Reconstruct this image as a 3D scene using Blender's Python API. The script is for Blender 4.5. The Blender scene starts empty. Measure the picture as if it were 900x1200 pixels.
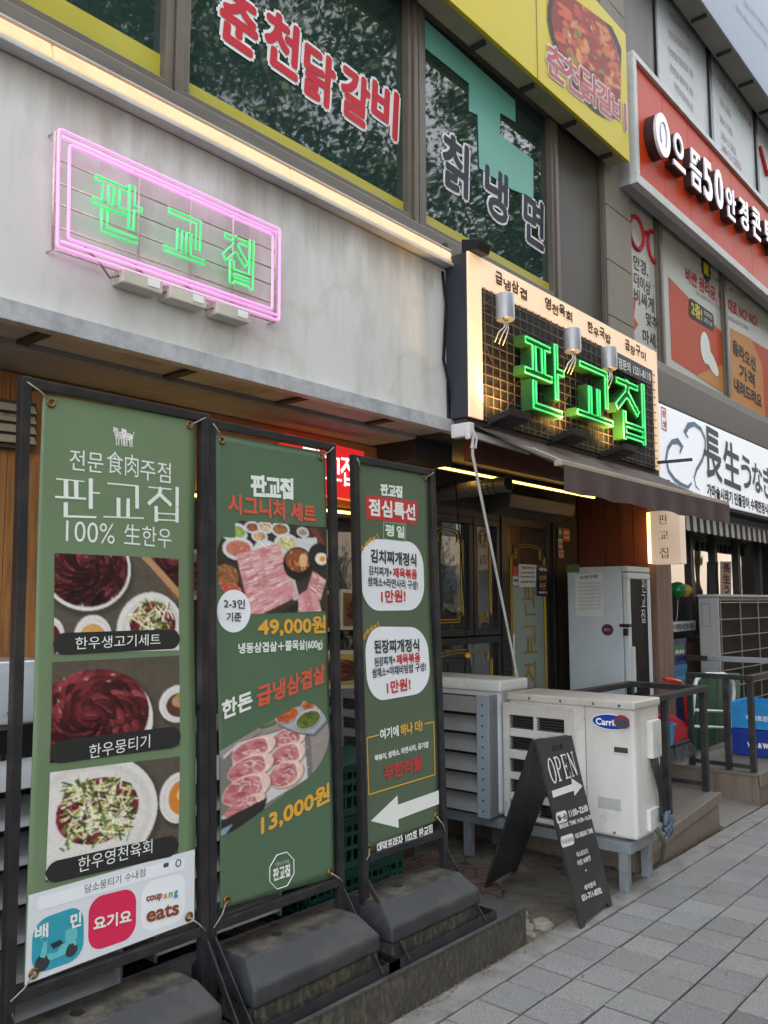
import bpy, bmesh, math, random
import numpy as np
from mathutils import Vector

scn = bpy.context.scene
COL = scn.collection
R = math.radians
random.seed(7)
rng = np.random.default_rng(11)

# ---------------------------------------------------------------- camera, sky, sun, exposure
H = 1.5
F = 1000.0
_X = np.array([859, 104, 1000.0]); _X /= np.linalg.norm(_X)
_Y = np.array([-1177, 106, 1000.0]); _Y -= _X * (_X @ _Y); _Y /= np.linalg.norm(_Y)
_Z = np.cross(_X, _Y)
if _Z[1] > 0: _Z = -_Z
cam_data = bpy.data.cameras.new('camera')
cam = bpy.data.objects.new('camera', cam_data); COL.objects.link(cam)
cam_data.sensor_fit = 'VERTICAL'; cam_data.sensor_height = 36.0
cam_data.lens = 36.0 * F / 1200.0
cam_data.clip_start = 0.05; cam_data.clip_end = 500
from mathutils import Matrix
_r = (_X[0], _Y[0], _Z[0]); _d = (_X[1], _Y[1], _Z[1]); _f = (_X[2], _Y[2], _Z[2])
cam.matrix_world = Matrix(((_r[0], -_d[0], -_f[0], 0), (_r[1], -_d[1], -_f[1], 0), (_r[2], -_d[2], -_f[2], H), (0, 0, 0, 1)))
scn.camera = cam

world = bpy.data.worlds.new('World'); scn.world = world; world.use_nodes = True
nt = world.node_tree
sky = nt.nodes.new('ShaderNodeTexSky'); sky.sky_type = 'NISHITA'; sky.sun_disc = False
SUN_EL, SUN_AZ = R(54), R(62)          # azimuth of the direction to the sun, from +X towards +Y
sky.sun_elevation = SUN_EL; sky.sun_rotation = R(90) - SUN_AZ
sky.air_density = 1.0; sky.dust_density = 3.0; sky.ozone_density = 1.0
hs = nt.nodes.new('ShaderNodeHueSaturation'); hs.inputs['Saturation'].default_value = .20      # thin high cloud
nt.links.new(sky.outputs[0], hs.inputs['Color']); nt.links.new(hs.outputs[0], nt.nodes['Background'].inputs[0])
nt.nodes['Background'].inputs[1].default_value = 0.15
sd = bpy.data.lights.new('sun', 'SUN'); sd.energy = 3.5; sd.angle = R(.6); sd.color = (1.0, .93, .82)
sun = bpy.data.objects.new('sun', sd); COL.objects.link(sun)
_sv = Vector((math.cos(SUN_EL) * math.cos(SUN_AZ), math.cos(SUN_EL) * math.sin(SUN_AZ), math.sin(SUN_EL)))
sun.rotation_euler = _sv.to_track_quat('Z', 'Y').to_euler(); sun.location = (0, -5, 12)
scn.view_settings.view_transform = 'Standard'; scn.view_settings.look = 'None'
EXPO = 2.85
EK = 2 ** (0.95 - EXPO)                  # lamps keep their look when the exposure changes
scn.view_settings.exposure = EXPO; scn.view_settings.gamma = 1.0
scn.view_settings.use_curve_mapping = False

# ---------------------------------------------------------------- photo pixel -> point on a real surface
def ray(px, py):
    c = np.array([px - 450.0, py - 600.0, F]); return np.array([c @ _X, c @ _Y, c @ _Z])
CAM = np.array([0, 0, H])
class Surf:                                # a plane n.p = d; n points to the street side
    def __init__(s, n, d): s.n = np.array(n, float); k = np.linalg.norm(s.n); s.n /= k; s.d = d / k
    def at(s, px, py):
        r = ray(px, py); return CAM + r * ((s.d - s.n @ CAM) / (s.n @ r))
def SY(a, b=0.0): return Surf((0, -1, b), -a)      # Y = a + b z
def SX(c): return Surf((-1, 0, 0), -c)
def SZ(z): return Surf((0, 0, 1), z)
def P(px, py, y): p = SY(y).at(px, py); return p[0], p[2]

# ---------------------------------------------------------------- materials
def s2l(c):
    if isinstance(c, str):
        c = tuple(int(c[i:i + 2], 16) / 255 for i in (0, 2, 4))
    return tuple(v / 12.92 if v <= .04045 else ((v + .055) / 1.055) ** 2.4 for v in c)
MATS = {}
def mat(name, col, rough=.6, metal=0.0, var=.12, scale=6.0, bump=.0, bscale=60.0, stretch=(1, 1, 1), spec=.5, dirt=None, dirt_scale=3.0, dirt_amt=.5, emit=None, estr=0.0, coat=0.0, detail=6.0):
    """procedural material: base colour with noise variation, optional dirt patches, rough variation and bump"""
    m = bpy.data.materials.new(name); m.use_nodes = True; MATS[name] = m
    if spec == .5 and name.endswith('_ink'): spec = .15
    n = m.node_tree.nodes; l = m.node_tree.links; b = n['Principled BSDF']
    if isinstance(col, str): col = s2l(col)
    b.inputs['Roughness'].default_value = rough; b.inputs['Metallic'].default_value = metal
    b.inputs['Specular IOR Level'].default_value = spec
    if coat: b.inputs['Coat Weight'].default_value = coat; b.inputs['Coat Roughness'].default_value = .15
    tc = n.new('ShaderNodeTexCoord'); mp = n.new('ShaderNodeMapping'); mp.inputs['Scale'].default_value = stretch
    l.new(tc.outputs['Object'], mp.inputs[0])
    no = n.new('ShaderNodeTexNoise'); no.inputs['Scale'].default_value = scale; no.inputs['Detail'].default_value = detail; no.inputs['Roughness'].default_value = .62
    l.new(mp.outputs[0], no.inputs['Vector'])
    cr = n.new('ShaderNodeValToRGB')
    lo = [max(0, c * (1 - var)) for c in col]; hi = [min(1, c * (1 + var)) for c in col]
    cr.color_ramp.elements[0].position = .3; cr.color_ramp.elements[1].position = .7
    cr.color_ramp.elements[0].color = (*lo, 1); cr.color_ramp.elements[1].color = (*hi, 1)
    l.new(no.outputs['Fac'], cr.inputs[0]); out = cr.outputs[0]
    if dirt is not None:
        if isinstance(dirt, str): dirt = s2l(dirt)
        n2 = n.new('ShaderNodeTexNoise'); n2.inputs['Scale'].default_value = dirt_scale; n2.inputs['Detail'].default_value = 9; n2.inputs['Roughness'].default_value = .7
        l.new(mp.outputs[0], n2.inputs['Vector'])
        c2 = n.new('ShaderNodeValToRGB'); c2.color_ramp.elements[0].position = .48; c2.color_ramp.elements[1].position = .72
        c2.color_ramp.elements[0].color = (0, 0, 0, 1); c2.color_ramp.elements[1].color = (dirt_amt,) * 3 + (1,)
        l.new(n2.outputs['Fac'], c2.inputs[0])
        mx = n.new('ShaderNodeMix'); mx.data_type = 'RGBA'; mx.inputs[7].default_value = (*dirt, 1)
        l.new(c2.outputs[0], mx.inputs[0]); l.new(out, mx.inputs[6]); out = mx.outputs[2]
    l.new(out, b.inputs['Base Color'])
    mr = n.new('ShaderNodeMapRange'); mr.inputs[3].default_value = max(.02, rough - .1); mr.inputs[4].default_value = min(1, rough + .1)
    l.new(no.outputs['Fac'], mr.inputs[0]); l.new(mr.outputs[0], b.inputs['Roughness'])
    if bump:
        n3 = n.new('ShaderNodeTexNoise'); n3.inputs['Scale'].default_value = bscale; n3.inputs['Detail'].default_value = 5
        l.new(mp.outputs[0], n3.inputs['Vector'])
        bp = n.new('ShaderNodeBump'); bp.inputs['Strength'].default_value = bump; bp.inputs['Distance'].default_value = .01
        l.new(n3.outputs['Fac'], bp.inputs['Height']); l.new(bp.outputs[0], b.inputs['Normal'])
    if emit is not None:
        if isinstance(emit, str): emit = s2l(emit)
        b.inputs['Emission Color'].default_value = (*emit, 1); b.inputs['Emission Strength'].default_value = estr * EK
    return m
def lamp_mat(name, col, strength, ecol=None):
    return mat(name, col, rough=.4, var=.03, emit=ecol or col, estr=strength)
def attr_mat(name, rough=.6, spec=.4, bump=0.0, bscale=80, mult=None):
    """printed or naturally mottled surface: the colour is stored with the mesh"""
    m = bpy.data.materials.new(name); m.use_nodes = True; n = m.node_tree.nodes; l = m.node_tree.links; b = n['Principled BSDF']
    a = n.new('ShaderNodeAttribute'); a.attribute_name = 'tone'
    tc = n.new('ShaderNodeTexCoord'); no = n.new('ShaderNodeTexNoise'); no.inputs['Scale'].default_value = bscale; no.inputs['Detail'].default_value = 6
    l.new(tc.outputs['Object'], no.inputs['Vector'])
    mx = n.new('ShaderNodeMix'); mx.data_type = 'RGBA'; mx.blend_type = 'MULTIPLY'; mx.inputs[0].default_value = mult if mult else .0
    l.new(a.outputs['Color'], mx.inputs[6])
    cr = n.new('ShaderNodeValToRGB'); cr.color_ramp.elements[0].position = .3; cr.color_ramp.elements[1].position = .75
    cr.color_ramp.elements[0].color = (.35, .35, .35, 1); cr.color_ramp.elements[1].color = (1.2, 1.2, 1.2, 1)
    l.new(no.outputs['Fac'], cr.inputs[0]); l.new(cr.outputs[0], mx.inputs[7])
    l.new(mx.outputs[2], b.inputs['Base Color']); b.inputs['Roughness'].default_value = rough; b.inputs['Specular IOR Level'].default_value = spec
    if bump:
        bp = n.new('ShaderNodeBump'); bp.inputs['Strength'].default_value = bump; bp.inputs['Distance'].default_value = .004
        l.new(no.outputs['Fac'], bp.inputs['Height']); l.new(bp.outputs[0], b.inputs['Normal'])
    return m
def glass_mat(name, tint, reflect=.25, rough=.01, dust=0.0):
    m = bpy.data.materials.new(name); m.use_nodes = True; n = m.node_tree.nodes; l = m.node_tree.links
    n.remove(n['Principled BSDF']); o = n['Material Output']
    t = n.new('ShaderNodeBsdfTransparent'); t.inputs[0].default_value = (*s2l(tint), 1)
    g = n.new('ShaderNodeBsdfGlossy'); g.inputs['Roughness'].default_value = rough
    tc = n.new('ShaderNodeTexCoord'); no = n.new('ShaderNodeTexNoise'); no.inputs['Scale'].default_value = 2.2; no.inputs['Detail'].default_value = 2
    l.new(tc.outputs['Object'], no.inputs['Vector'])
    bp = n.new('ShaderNodeBump'); bp.inputs['Strength'].default_value = .03; bp.inputs['Distance'].default_value = .05
    l.new(no.outputs['Fac'], bp.inputs['Height']); l.new(bp.outputs[0], g.inputs['Normal'])
    lw = n.new('ShaderNodeLayerWeight'); lw.inputs['Blend'].default_value = .35
    mr = n.new('ShaderNodeMapRange'); mr.inputs[3].default_value = reflect; mr.inputs[4].default_value = 1.0
    l.new(lw.outputs['Fresnel'], mr.inputs[0])
    df = n.new('ShaderNodeBsdfDiffuse'); df.inputs[0].default_value = (*s2l(tint), 1)
    dm = n.new('ShaderNodeMixShader'); dm.inputs[0].default_value = dust; l.new(t.outputs[0], dm.inputs[1]); l.new(df.outputs[0], dm.inputs[2])
    mx = n.new('ShaderNodeMixShader'); l.new(mr.outputs[0], mx.inputs[0]); l.new(dm.outputs[0], mx.inputs[1]); l.new(g.outputs[0], mx.inputs[2])
    l.new(mx.outputs[0], o.inputs['Surface'])
    return m

# ---------------------------------------------------------------- mesh building
def tag(o, label=None, cat=None, group=None, kind=None):
    if label: o['label'] = label
    if cat: o['category'] = cat
    if group: o['group'] = group
    if kind: o['kind'] = kind
    return o
def thing(name, loc, label, cat, group=None):
    o = bpy.data.objects.new(name, None); COL.objects.link(o); o.location = loc; o.empty_display_size = .1
    return tag(o, label, cat, group)
def root_loc(o):
    while o is not None and o.parent is not None: o = o.parent
    return np.array(o.location) if o is not None else np.zeros(3)
def link(name, me, parent=None):
    o = bpy.data.objects.new(name, me); COL.objects.link(o)
    if parent is not None: o.parent = parent
    return o
class MB:
    def __init__(s): s.v = []; s.f = []
    def add(s, vs, fs):
        k = len(s.v); s.v += [tuple(map(float, q)) for q in vs]; s.f += [tuple(i + k for i in f) for f in fs]; return s
    def box(s, x0, x1, y0, y1, z0, z1):
        return s.hexa([(x0, y0, z0), (x1, y0, z0), (x1, y1, z0), (x0, y1, z0), (x0, y0, z1), (x1, y0, z1), (x1, y1, z1), (x0, y1, z1)])
    def hexa(s, p): return s.add(p, [(0, 3, 2, 1), (4, 5, 6, 7), (0, 1, 5, 4), (1, 2, 6, 5), (2, 3, 7, 6), (3, 0, 4, 7)])
    def slab(s, quad, n, t):                # quad of 4 points thickened by t along -n
        q = [np.array(a, float) for a in quad]; n = np.array(n, float); n /= np.linalg.norm(n)
        return s.hexa([a - n * t for a in q] + q)
    def bar(s, a, b, w, h=None, up=(0, 0, 1)):
        a = np.array(a, float); b = np.array(b, float); h = h or w; d = b - a; d /= np.linalg.norm(d)
        u = np.array(up, float)
        if abs(d @ u) > .98: u = np.array([0, 1.0, 0])
        x = np.cross(d, u); x /= np.linalg.norm(x); u = np.cross(x, d)
        o = [(-1, -1), (1, -1), (1, 1), (-1, 1)]
        return s.hexa([a + x * w / 2 * i + u * h / 2 * j for i, j in o] + [b + x * w / 2 * i + u * h / 2 * j for i, j in o])
    def tube(s, pts, r, n=8, closed=False, cap=True):
        pts = [np.array(p, float) for p in pts]; m = len(pts); rings = []
        rr = r if isinstance(r, (list, tuple)) else [r] * m
        prev = None
        for i in range(m):
            if closed: d = pts[(i + 1) % m] - pts[i - 1]
            else: d = pts[min(i + 1, m - 1)] - pts[max(i - 1, 0)]
            k = np.linalg.norm(d); d = d / k if k > 1e-9 else np.array([0, 0, 1.0])
            u = prev if prev is not None else (np.array([0, 0, 1.0]) if abs(d[2]) < .9 else np.array([0, 1.0, 0]))
            x = np.cross(d, u)
            if np.linalg.norm(x) < 1e-6: x = np.cross(d, np.array([1.0, .3, 0]))
            x /= np.linalg.norm(x); u = np.cross(x, d); prev = u
            sc = 1.0
            if 0 < i < m - 1 or closed:
                a1 = pts[i] - pts[i - 1]; a2 = pts[(i + 1) % m] - pts[i]
                c = (a1 @ a2) / (np.linalg.norm(a1) * np.linalg.norm(a2) + 1e-12); sc = min(1.5, 1 / max(.5, math.sqrt(max(0, (1 + c) / 2))))
            rings.append([pts[i] + rr[i] * (x * math.cos(t) * sc + u * math.sin(t)) for t in [2 * math.pi * k / n for k in range(n)]])
        vs = [q for g in rings for q in g]; fs = []
        for i in range(m if closed else m - 1):
            j = (i + 1) % m
            for k in range(n): fs.append((i * n + k, i * n + (k + 1) % n, j * n + (k + 1) % n, j * n + k))
        if cap and not closed: fs += [tuple(range(n))[::-1], tuple((m - 1) * n + k for k in range(n))]
        return s.add(vs, fs)
    def cyl(s, a, b, r, n=20): return s.tube([a, b], r, n)
    def lathe(s, c, prof, n=24):            # prof of (r, z) around a vertical axis
        vs = []; fs = []
        for r, z in prof: vs += [(c[0] + r * math.cos(2 * math.pi * k / n), c[1] + r * math.sin(2 * math.pi * k / n), c[2] + z) for k in range(n)]
        for i in range(len(prof) - 1):
            for k in range(n): fs.append((i * n + k, i * n + (k + 1) % n, (i + 1) * n + (k + 1) % n, (i + 1) * n + k))
        fs += [tuple(range(n))[::-1], tuple((len(prof) - 1) * n + k for k in range(n))]
        return s.add(vs, fs)
    def poly(s, pts): return s.add(pts, [tuple(range(len(pts)))])
    def prism(s, pts, off):                 # polygon pts swept by vector off
        n = len(pts); pts = [np.array(p, float) for p in pts]; off = np.array(off, float)
        return s.add(pts + [p + off for p in pts], [tuple(range(n))[::-1], tuple(range(n, 2 * n))] + [(i, (i + 1) % n, (i + 1) % n + n, i + n) for i in range(n)])
    def build(s, name, m, parent=None, bevel=0.0, smooth=False, seg=2, angle=30):
        rl = root_loc(parent)
        me = bpy.data.meshes.new(name); me.from_pydata([tuple(np.array(q) - rl) for q in s.v], [], s.f)
        bm = bmesh.new(); bm.from_mesh(me)
        bmesh.ops.recalc_face_normals(bm, faces=bm.faces)
        if bevel:
            es = [e for e in bm.edges if len(e.link_faces) == 2 and e.calc_face_angle(0) > R(angle)]
            bmesh.ops.bevel(bm, geom=es, offset=bevel, segments=seg, affect='EDGES', profile=.6, clamp_overlap=True)
        bm.to_mesh(me); bm.free()
        if smooth:
            for p in me.polygons: p.use_smooth = True
            if smooth != 'all':
                bm = bmesh.new(); bm.from_mesh(me)
                for e in bm.edges:
                    if len(e.link_faces) == 2 and e.calc_face_angle(0) > R(40): e.smooth = False
                bm.to_mesh(me); bm.free()
        me.materials.append(m)
        return link(name, me, parent)
def copy_tree(o, parent=None):
    c = o.copy(); COL.objects.link(c); c.parent = parent
    for ch in list(o.children): copy_tree(ch, c)
    return c
def setmats(o, *ms):
    o.data.materials.clear()
    for m in ms: o.data.materials.append(m)

# ---------------------------------------------------------------- lettering (built-in font, no files)
_TC = {}
def text_mesh(body, off=0.0, spacing=1.0):
    k = (body, off, spacing)
    if k in _TC: return _TC[k]
    c = bpy.data.curves.new('lettering', 'FONT'); c.body = body; c.size = 1; c.offset = off; c.resolution_u = 3; c.space_character = spacing
    o = bpy.data.objects.new('lettering', c); COL.objects.link(o)
    dg = bpy.context.evaluated_depsgraph_get()
    me = bpy.data.meshes.new_from_object(o.evaluated_get(dg))
    v = np.array([q.co[:] for q in me.vertices]); f = [tuple(p.vertices) for p in me.polygons]
    bpy.data.objects.remove(o); bpy.data.curves.remove(c); bpy.data.meshes.remove(me)
    lo = v.min(0); hi = v.max(0); v = v[:, :2] - lo[:2]; wh = (hi - lo)[:2]
    _TC[k] = (v / wh, f, wh); return _TC[k]
def lettering(mb, body, o, u, v, n, off=0.0, fat=0.0, proud=.003, spacing=1.0, shear=0.0, big=False):
    """body fitted to the parallelogram o + a u + b v; fat = extra weight in metres"""
    if any(ord(ch) > 0x2fff for ch in body): off = 0.0
    q, f, wh = text_mesh(body, off, spacing)
    o, u, v, n = (np.array(a, float) for a in (o, u, v, n))
    uh = u / np.linalg.norm(u); vh = v / np.linalg.norm(v)
    if not big: fat = min(fat, .040 * np.linalg.norm(v)); o = o + (uh + vh) * fat; u = u - 2 * fat * uh; v = v - 2 * fat * vh
    offs = [(0, 0)] if not fat else [(0, 0)] + [(fat * math.cos(t), fat * math.sin(t)) for t in np.arange(8) * math.pi / 4]
    for k, (a, b) in enumerate(offs):
        base = o + uh * a + vh * b + n * (proud + k * .00011)
        mb.add([base + u * (p[0] + shear * p[1]) + v * p[1] for p in q], f)
    return mb
def ptext(mb, body, L, Rr, hpx, surf, off=0.0, fat=0.0, proud=.003, spacing=1.0, vertical=True):
    """lettering whose mid-height runs from photo pixel L to Rr on a surface, hpx tall at its middle"""
    a = surf.at(*L); b = surf.at(*Rr); mx, my = (L[0] + Rr[0]) / 2, (L[1] + Rr[1]) / 2
    h = np.linalg.norm(surf.at(mx, my - hpx / 2) - surf.at(mx, my + hpx / 2))
    up = np.array([0, 0, 1.0]) - surf.n * surf.n[2]; up /= np.linalg.norm(up)
    return lettering(mb, body, a - up * h / 2, b - a, up * h, surf.n, off, fat, proud, spacing)
def quad_px(c, surf): return [surf.at(*p) for p in c]      # corners TL TR BR BL
def bil(q, u, v):                                           # u right, v down
    return (q[0] * (1 - u) + q[1] * u) * (1 - v) + (q[3] * (1 - u) + q[2] * u) * v
def rrect(mb, q, r, n=None, proud=.002, seg=6):
    """rounded rectangle inside quad q with corner radius r metres"""
    w = np.linalg.norm(q[1] - q[0]); h = np.linalg.norm(q[3] - q[0]); pts = []
    for cx, cy, a0 in ((w - r, r, -90), (w - r, h - r, 0), (r, h - r, 90), (r, r, 180)):
        for k in range(seg + 1):
            a = R(a0 + 90 * k / seg); pts.append(bil(q, (cx + r * math.cos(a)) / w, (cy + r * math.sin(a)) / h) + n * proud)
    return mb.poly(pts)
def frame_px(mb, q, t, n, proud=.002):
    """outline of quad q, t metres wide"""
    w = np.linalg.norm(q[1] - q[0]); h = np.linalg.norm(q[3] - q[0]); a, b = t / w, t / h
    for (u0, u1, v0, v1, k) in ((0, 1, 0, b, 0), (0, 1, 1 - b, 1, 1), (0, a, b, 1 - b, 2), (1 - a, 1, b, 1 - b, 3)):
        mb.poly([bil(q, u0, v0) + n * proud, bil(q, u1, v0) + n * proud, bil(q, u1, v1) + n * proud, bil(q, u0, v1) + n * proud])
    return mb

# the shop's three syllables as strokes in a unit box (x right, y up): polylines
PAN = [[(.02, .93), (.62, .93)], [(0, .50), (.66, .50)], [(.20, .93), (.20, .50)], [(.46, .93), (.46, .50)], [(.82, 1.0), (.82, .28)], [(.82, .66), (1.0, .66)], [(.2, .36), (.2, .05), (.92, .05)]]
GYO = [[(.10, .93), (.86, .93), (.86, .34)], [(.34, .55), (.34, .07)], [(.60, .55), (.60, .07)], [(0, .07), (1, .07)]]
JIP = [[(.03, .93), (.64, .93)], [(.36, .93), (.30, .74), (.02, .50)], [(.33, .76), (.64, .50)], [(.86, 1.0), (.86, .46)], [(.22, .40), (.22, .0)], [(.86, .40), (.86, .0)], [(.22, .22), (.86, .22)], [(.22, .04), (.86, .04)]]
SHOP = (PAN, GYO, JIP)
def seg_poly(a, b, th, tv):
    """a stroke as a 4-corner polygon; th thickness of horizontals, tv of verticals"""
    a = np.array(a, float); b = np.array(b, float); d = b - a; k = np.linalg.norm(d); d /= k
    t = th * abs(d[0]) + tv * abs(d[1]); nrm = np.array([-d[1], d[0]]); e = d * (th * abs(d[1]) + tv * abs(d[0])) / 2 * .98
    return [a - e - nrm * t / 2, b + e - nrm * t / 2, b + e + nrm * t / 2, a - e + nrm * t / 2]
def glyph_raster(strokes, th, tv, N=96, pad=.12):
    g = (np.arange(N) + .5) / N * (1 + 2 * pad) - pad; xx, yy = np.meshgrid(g, g); m = np.zeros((N, N), bool)
    for st in strokes:
        for a, b in zip(st[:-1], st[1:]):
            q = seg_poly(a, b, th, tv); ins = np.ones((N, N), bool)
            for i in range(4):
                p0, p1 = q[i], q[(i + 1) % 4]; ins &= ((p1[0] - p0[0]) * (yy - p0[1]) - (p1[1] - p0[1]) * (xx - p0[0])) >= 0
            m |= ins
    return m, pad
def rdp(p, eps):
    if len(p) < 3: return p
    a, b = p[0], p[-1]; d = b - a; k = np.linalg.norm(d); w = p - a
    dist = np.abs(d[0] * w[:, 1] - d[1] * w[:, 0]) / k if k > 1e-9 else np.linalg.norm(w, axis=1)
    i = int(dist.argmax())
    if dist[i] <= eps: return np.array([a, b])
    return np.vstack([rdp(p[:i + 1], eps)[:-1], rdp(p[i:], eps)])
def glyph_loops(strokes, th, tv, N=96):
    """outline loops of the union of the strokes, unit-box coordinates"""
    m, pad = glyph_raster(strokes, th, tv, N); M = np.zeros((N + 2, N + 2), bool); M[1:-1, 1:-1] = m; nxt = {}
    for j in range(1, N + 1):
        for i in range(1, N + 1):
            if not M[j, i]: continue
            if not M[j - 1, i]: nxt.setdefault((i, j), []).append((i + 1, j))
            if not M[j, i + 1]: nxt.setdefault((i + 1, j), []).append((i + 1, j + 1))
            if not M[j + 1, i]: nxt.setdefault((i + 1, j + 1), []).append((i, j + 1))
            if not M[j, i - 1]: nxt.setdefault((i, j + 1), []).append((i, j))
    loops = []
    while nxt:
        s0 = next(iter(nxt)); cur = s0; lp = []
        while True:
            lp.append(cur); o = nxt[cur]; q = o.pop()
            if not o: del nxt[cur]
            cur = q
            if cur == s0: break
        lp = np.array(lp, float); k = len(lp) // 2
        lp = np.vstack([rdp(lp[:k + 1], 1.1)[:-1], rdp(np.vstack([lp[k:], lp[:1]]), 1.1)[:-1]])
        if len(lp) > 2: loops.append((lp - 1) / N * (1 + 2 * pad) - pad)
    return loops
def loops_mesh(loops, depth):
    """solid letter from outline loops: vertices (x, y, z) with z from 0 to depth"""
    c = bpy.data.curves.new('letter', 'CURVE'); c.dimensions = '2D'; c.fill_mode = 'BOTH'; c.extrude = depth / 2
    for lp in loops:
        sp = c.splines.new('POLY'); sp.points.add(len(lp) - 1); sp.use_cyclic_u = True
        for p, q in zip(sp.points, lp): p.co = (q[0], q[1], 0, 1)
    o = bpy.data.objects.new('letter', c); COL.objects.link(o)
    dg = bpy.context.evaluated_depsgraph_get(); me = bpy.data.meshes.new_from_object(o.evaluated_get(dg))
    v = np.array([q.co[:] for q in me.vertices]); v[:, 2] += depth / 2; f = [tuple(p.vertices) for p in me.polygons]
    bpy.data.objects.remove(o); bpy.data.curves.remove(c); bpy.data.meshes.remove(me)
    return v, f
def shop_letters(mb, q, gap, th, tv, n, proud=.003, syl=SHOP):
    """three flat syllables side by side inside quad q (TL TR BR BL)"""
    N = len(syl); w = (1 - gap * (N - 1)) / N
    for i, st in enumerate(syl):
        v, f = loops_mesh(glyph_loops(st, th, tv), .0)
        x0 = i * (w + gap); mb.add([bil(q, x0 + w * p[0], 1 - p[1]) + n * proud for p in v], f)
    return mb

# ---------------------------------------------------------------- printed pictures: a small painter, result stored per vertex
class Canvas:
    def __init__(s, W, Hh, bg): 
        s.W, s.H = W, Hh; s.c = np.zeros((Hh, W, 3)); s.c[:] = s2l(bg) if isinstance(bg, str) else bg
        s.a = np.ones((Hh, W), bool); s.yy, s.xx = np.mgrid[0:Hh, 0:W]; s.xx = (s.xx + .5) / W; s.yy = (s.yy + .5) / W   # both in units of the width
        s.asp = Hh / W
    def put(s, m, col, op=1.0):
        col = np.array(s2l(col) if isinstance(col, str) else col); s.c[m] = s.c[m] * (1 - op) + col * op; return s
    def ell(s, cx, cy, rx, ry, col, rot=0.0, op=1.0, clip=None):
        m = s.mell(cx, cy, rx, ry, rot)
        if clip is not None: m &= clip
        return s.put(m, col, op)
    def mell(s, cx, cy, rx, ry, rot=0.0):
        a = R(rot); dx = s.xx - cx; dy = s.yy - cy
        return ((dx * math.cos(a) + dy * math.sin(a)) / rx) ** 2 + ((-dx * math.sin(a) + dy * math.cos(a)) / ry) ** 2 <= 1
    def mpoly(s, pts):
        ins = np.zeros(s.xx.shape, bool); n = len(pts)
        for i in range(n):
            (x0, y0), (x1, y1) = pts[i], pts[(i + 1) % n]
            if y0 == y1: continue
            t = (s.yy - y0) / (y1 - y0); ins ^= ((y0 > s.yy) != (y1 > s.yy)) & (s.xx < x0 + t * (x1 - x0))
        return ins
    def poly(s, pts, col, op=1.0, clip=None):
        m = s.mpoly(pts)
        if clip is not None: m &= clip
        return s.put(m, col, op)
    def mline(s, a, b, w):
        a = np.array(a); b = np.array(b); d = b - a; L = d @ d + 1e-12
        t = np.clip(((s.xx - a[0]) * d[0] + (s.yy - a[1]) * d[1]) / L, 0, 1)
        return (s.xx - a[0] - t * d[0]) ** 2 + (s.yy - a[1] - t * d[1]) ** 2 <= (w / 2) ** 2
    def line(s, a, b, w, col, op=1.0, clip=None):
        m = s.mline(a, b, w)
        if clip is not None: m &= clip
        return s.put(m, col, op)
    def noise(s, amt, cell=6, mask=None):
        g = rng.random((s.H // cell + 2, s.W // cell + 2)); yi = np.arange(s.H) / cell; xi = np.arange(s.W) / cell
        y0 = yi.astype(int); x0 = xi.astype(int); fy = (yi - y0)[:, None]; fx = (xi - x0)[None]
        v = (g[y0][:, x0] * (1 - fx) + g[y0][:, x0 + 1] * fx) * (1 - fy) + (g[y0 + 1][:, x0] * (1 - fx) + g[y0 + 1][:, x0 + 1] * fx) * fy
        k = (1 + amt * (v - .5) * 2)[..., None]
        if mask is None: s.c *= k
        else: s.c[mask] *= k[mask]
        return s
    def plate(s, cx, cy, rx, ry, rim='d8d5cf', inner='c9c5be'):
        for k in range(6): s.ell(cx + .012, cy + .03, rx * (1.10 - .02 * k), ry * (1.10 - .02 * k), '14110e', 0, .10)
        s.ell(cx, cy, rx, ry, rim); b = np.array(s2l(rim))
        for k in range(5): s.ell(cx + .01, cy + .012, rx * (.90 - .03 * k), ry * (.90 - .03 * k), tuple(b * (.80 + .05 * k)), 0, .5)
        s.ell(cx - .02 * rx, cy - .02 * ry, rx * .72, ry * .72, tuple(b * 1.02), 0, .5); return s
    def rosette(s, cx, cy, rx, ry, clip, cols=('3a1115', '4c191d', '5c2326', '6a2c2f', '2c0c10'), rings=6, n0=9):
        """thin slices laid in overlapping rings"""
        s.put(s.mell(cx, cy, rx, ry) & clip, '22090c')
        for q in range(rings, -1, -1):
            f = (q + .35) / (rings + .6); n = max(5, int(n0 * (q + 1) * .8)); o = rng.random()
            for k in range(n):
                t = 2 * math.pi * (k + o) / n + .15 * (rng.random() - .5); x, y = cx + rx * f * math.cos(t), cy + ry * f * math.sin(t); an = math.degrees(math.atan2(ry * math.sin(t), rx * math.cos(t))) + 55 + 25 * (rng.random() - .5)
                L_ = rx / rings * (1.0 + .35 * rng.random()); W_ = L_ * (.46 + .2 * rng.random()); base = np.array(s2l(cols[rng.integers(len(cols))])) * (.75 + .6 * rng.random())
                m = s.mell(x, y, L_, W_, an) & clip; s.put(s.mell(x + .006, y + .014, L_ * 1.04, W_ * 1.05, an) & clip, '140406', .8); s.put(m, tuple(base))
                s.put(s.mell(x - .004, y - W_ * .35, L_ * .75, W_ * .42, an) & m, tuple(base * 1.5 + .008), .7)
                if rng.random() < .5: s.line((x - L_ * .5 * math.cos(R(an)), y - L_ * .5 * math.sin(R(an))), (x + L_ * .5 * math.cos(R(an)), y + L_ * .5 * math.sin(R(an))), .005, 'a87f7c', .45, m)
                if rng.random() < .25: s.ell(x, y - W_ * .3, L_ * .22, W_ * .12, 'cfb8b4', an, .6, m)
        return s
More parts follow.
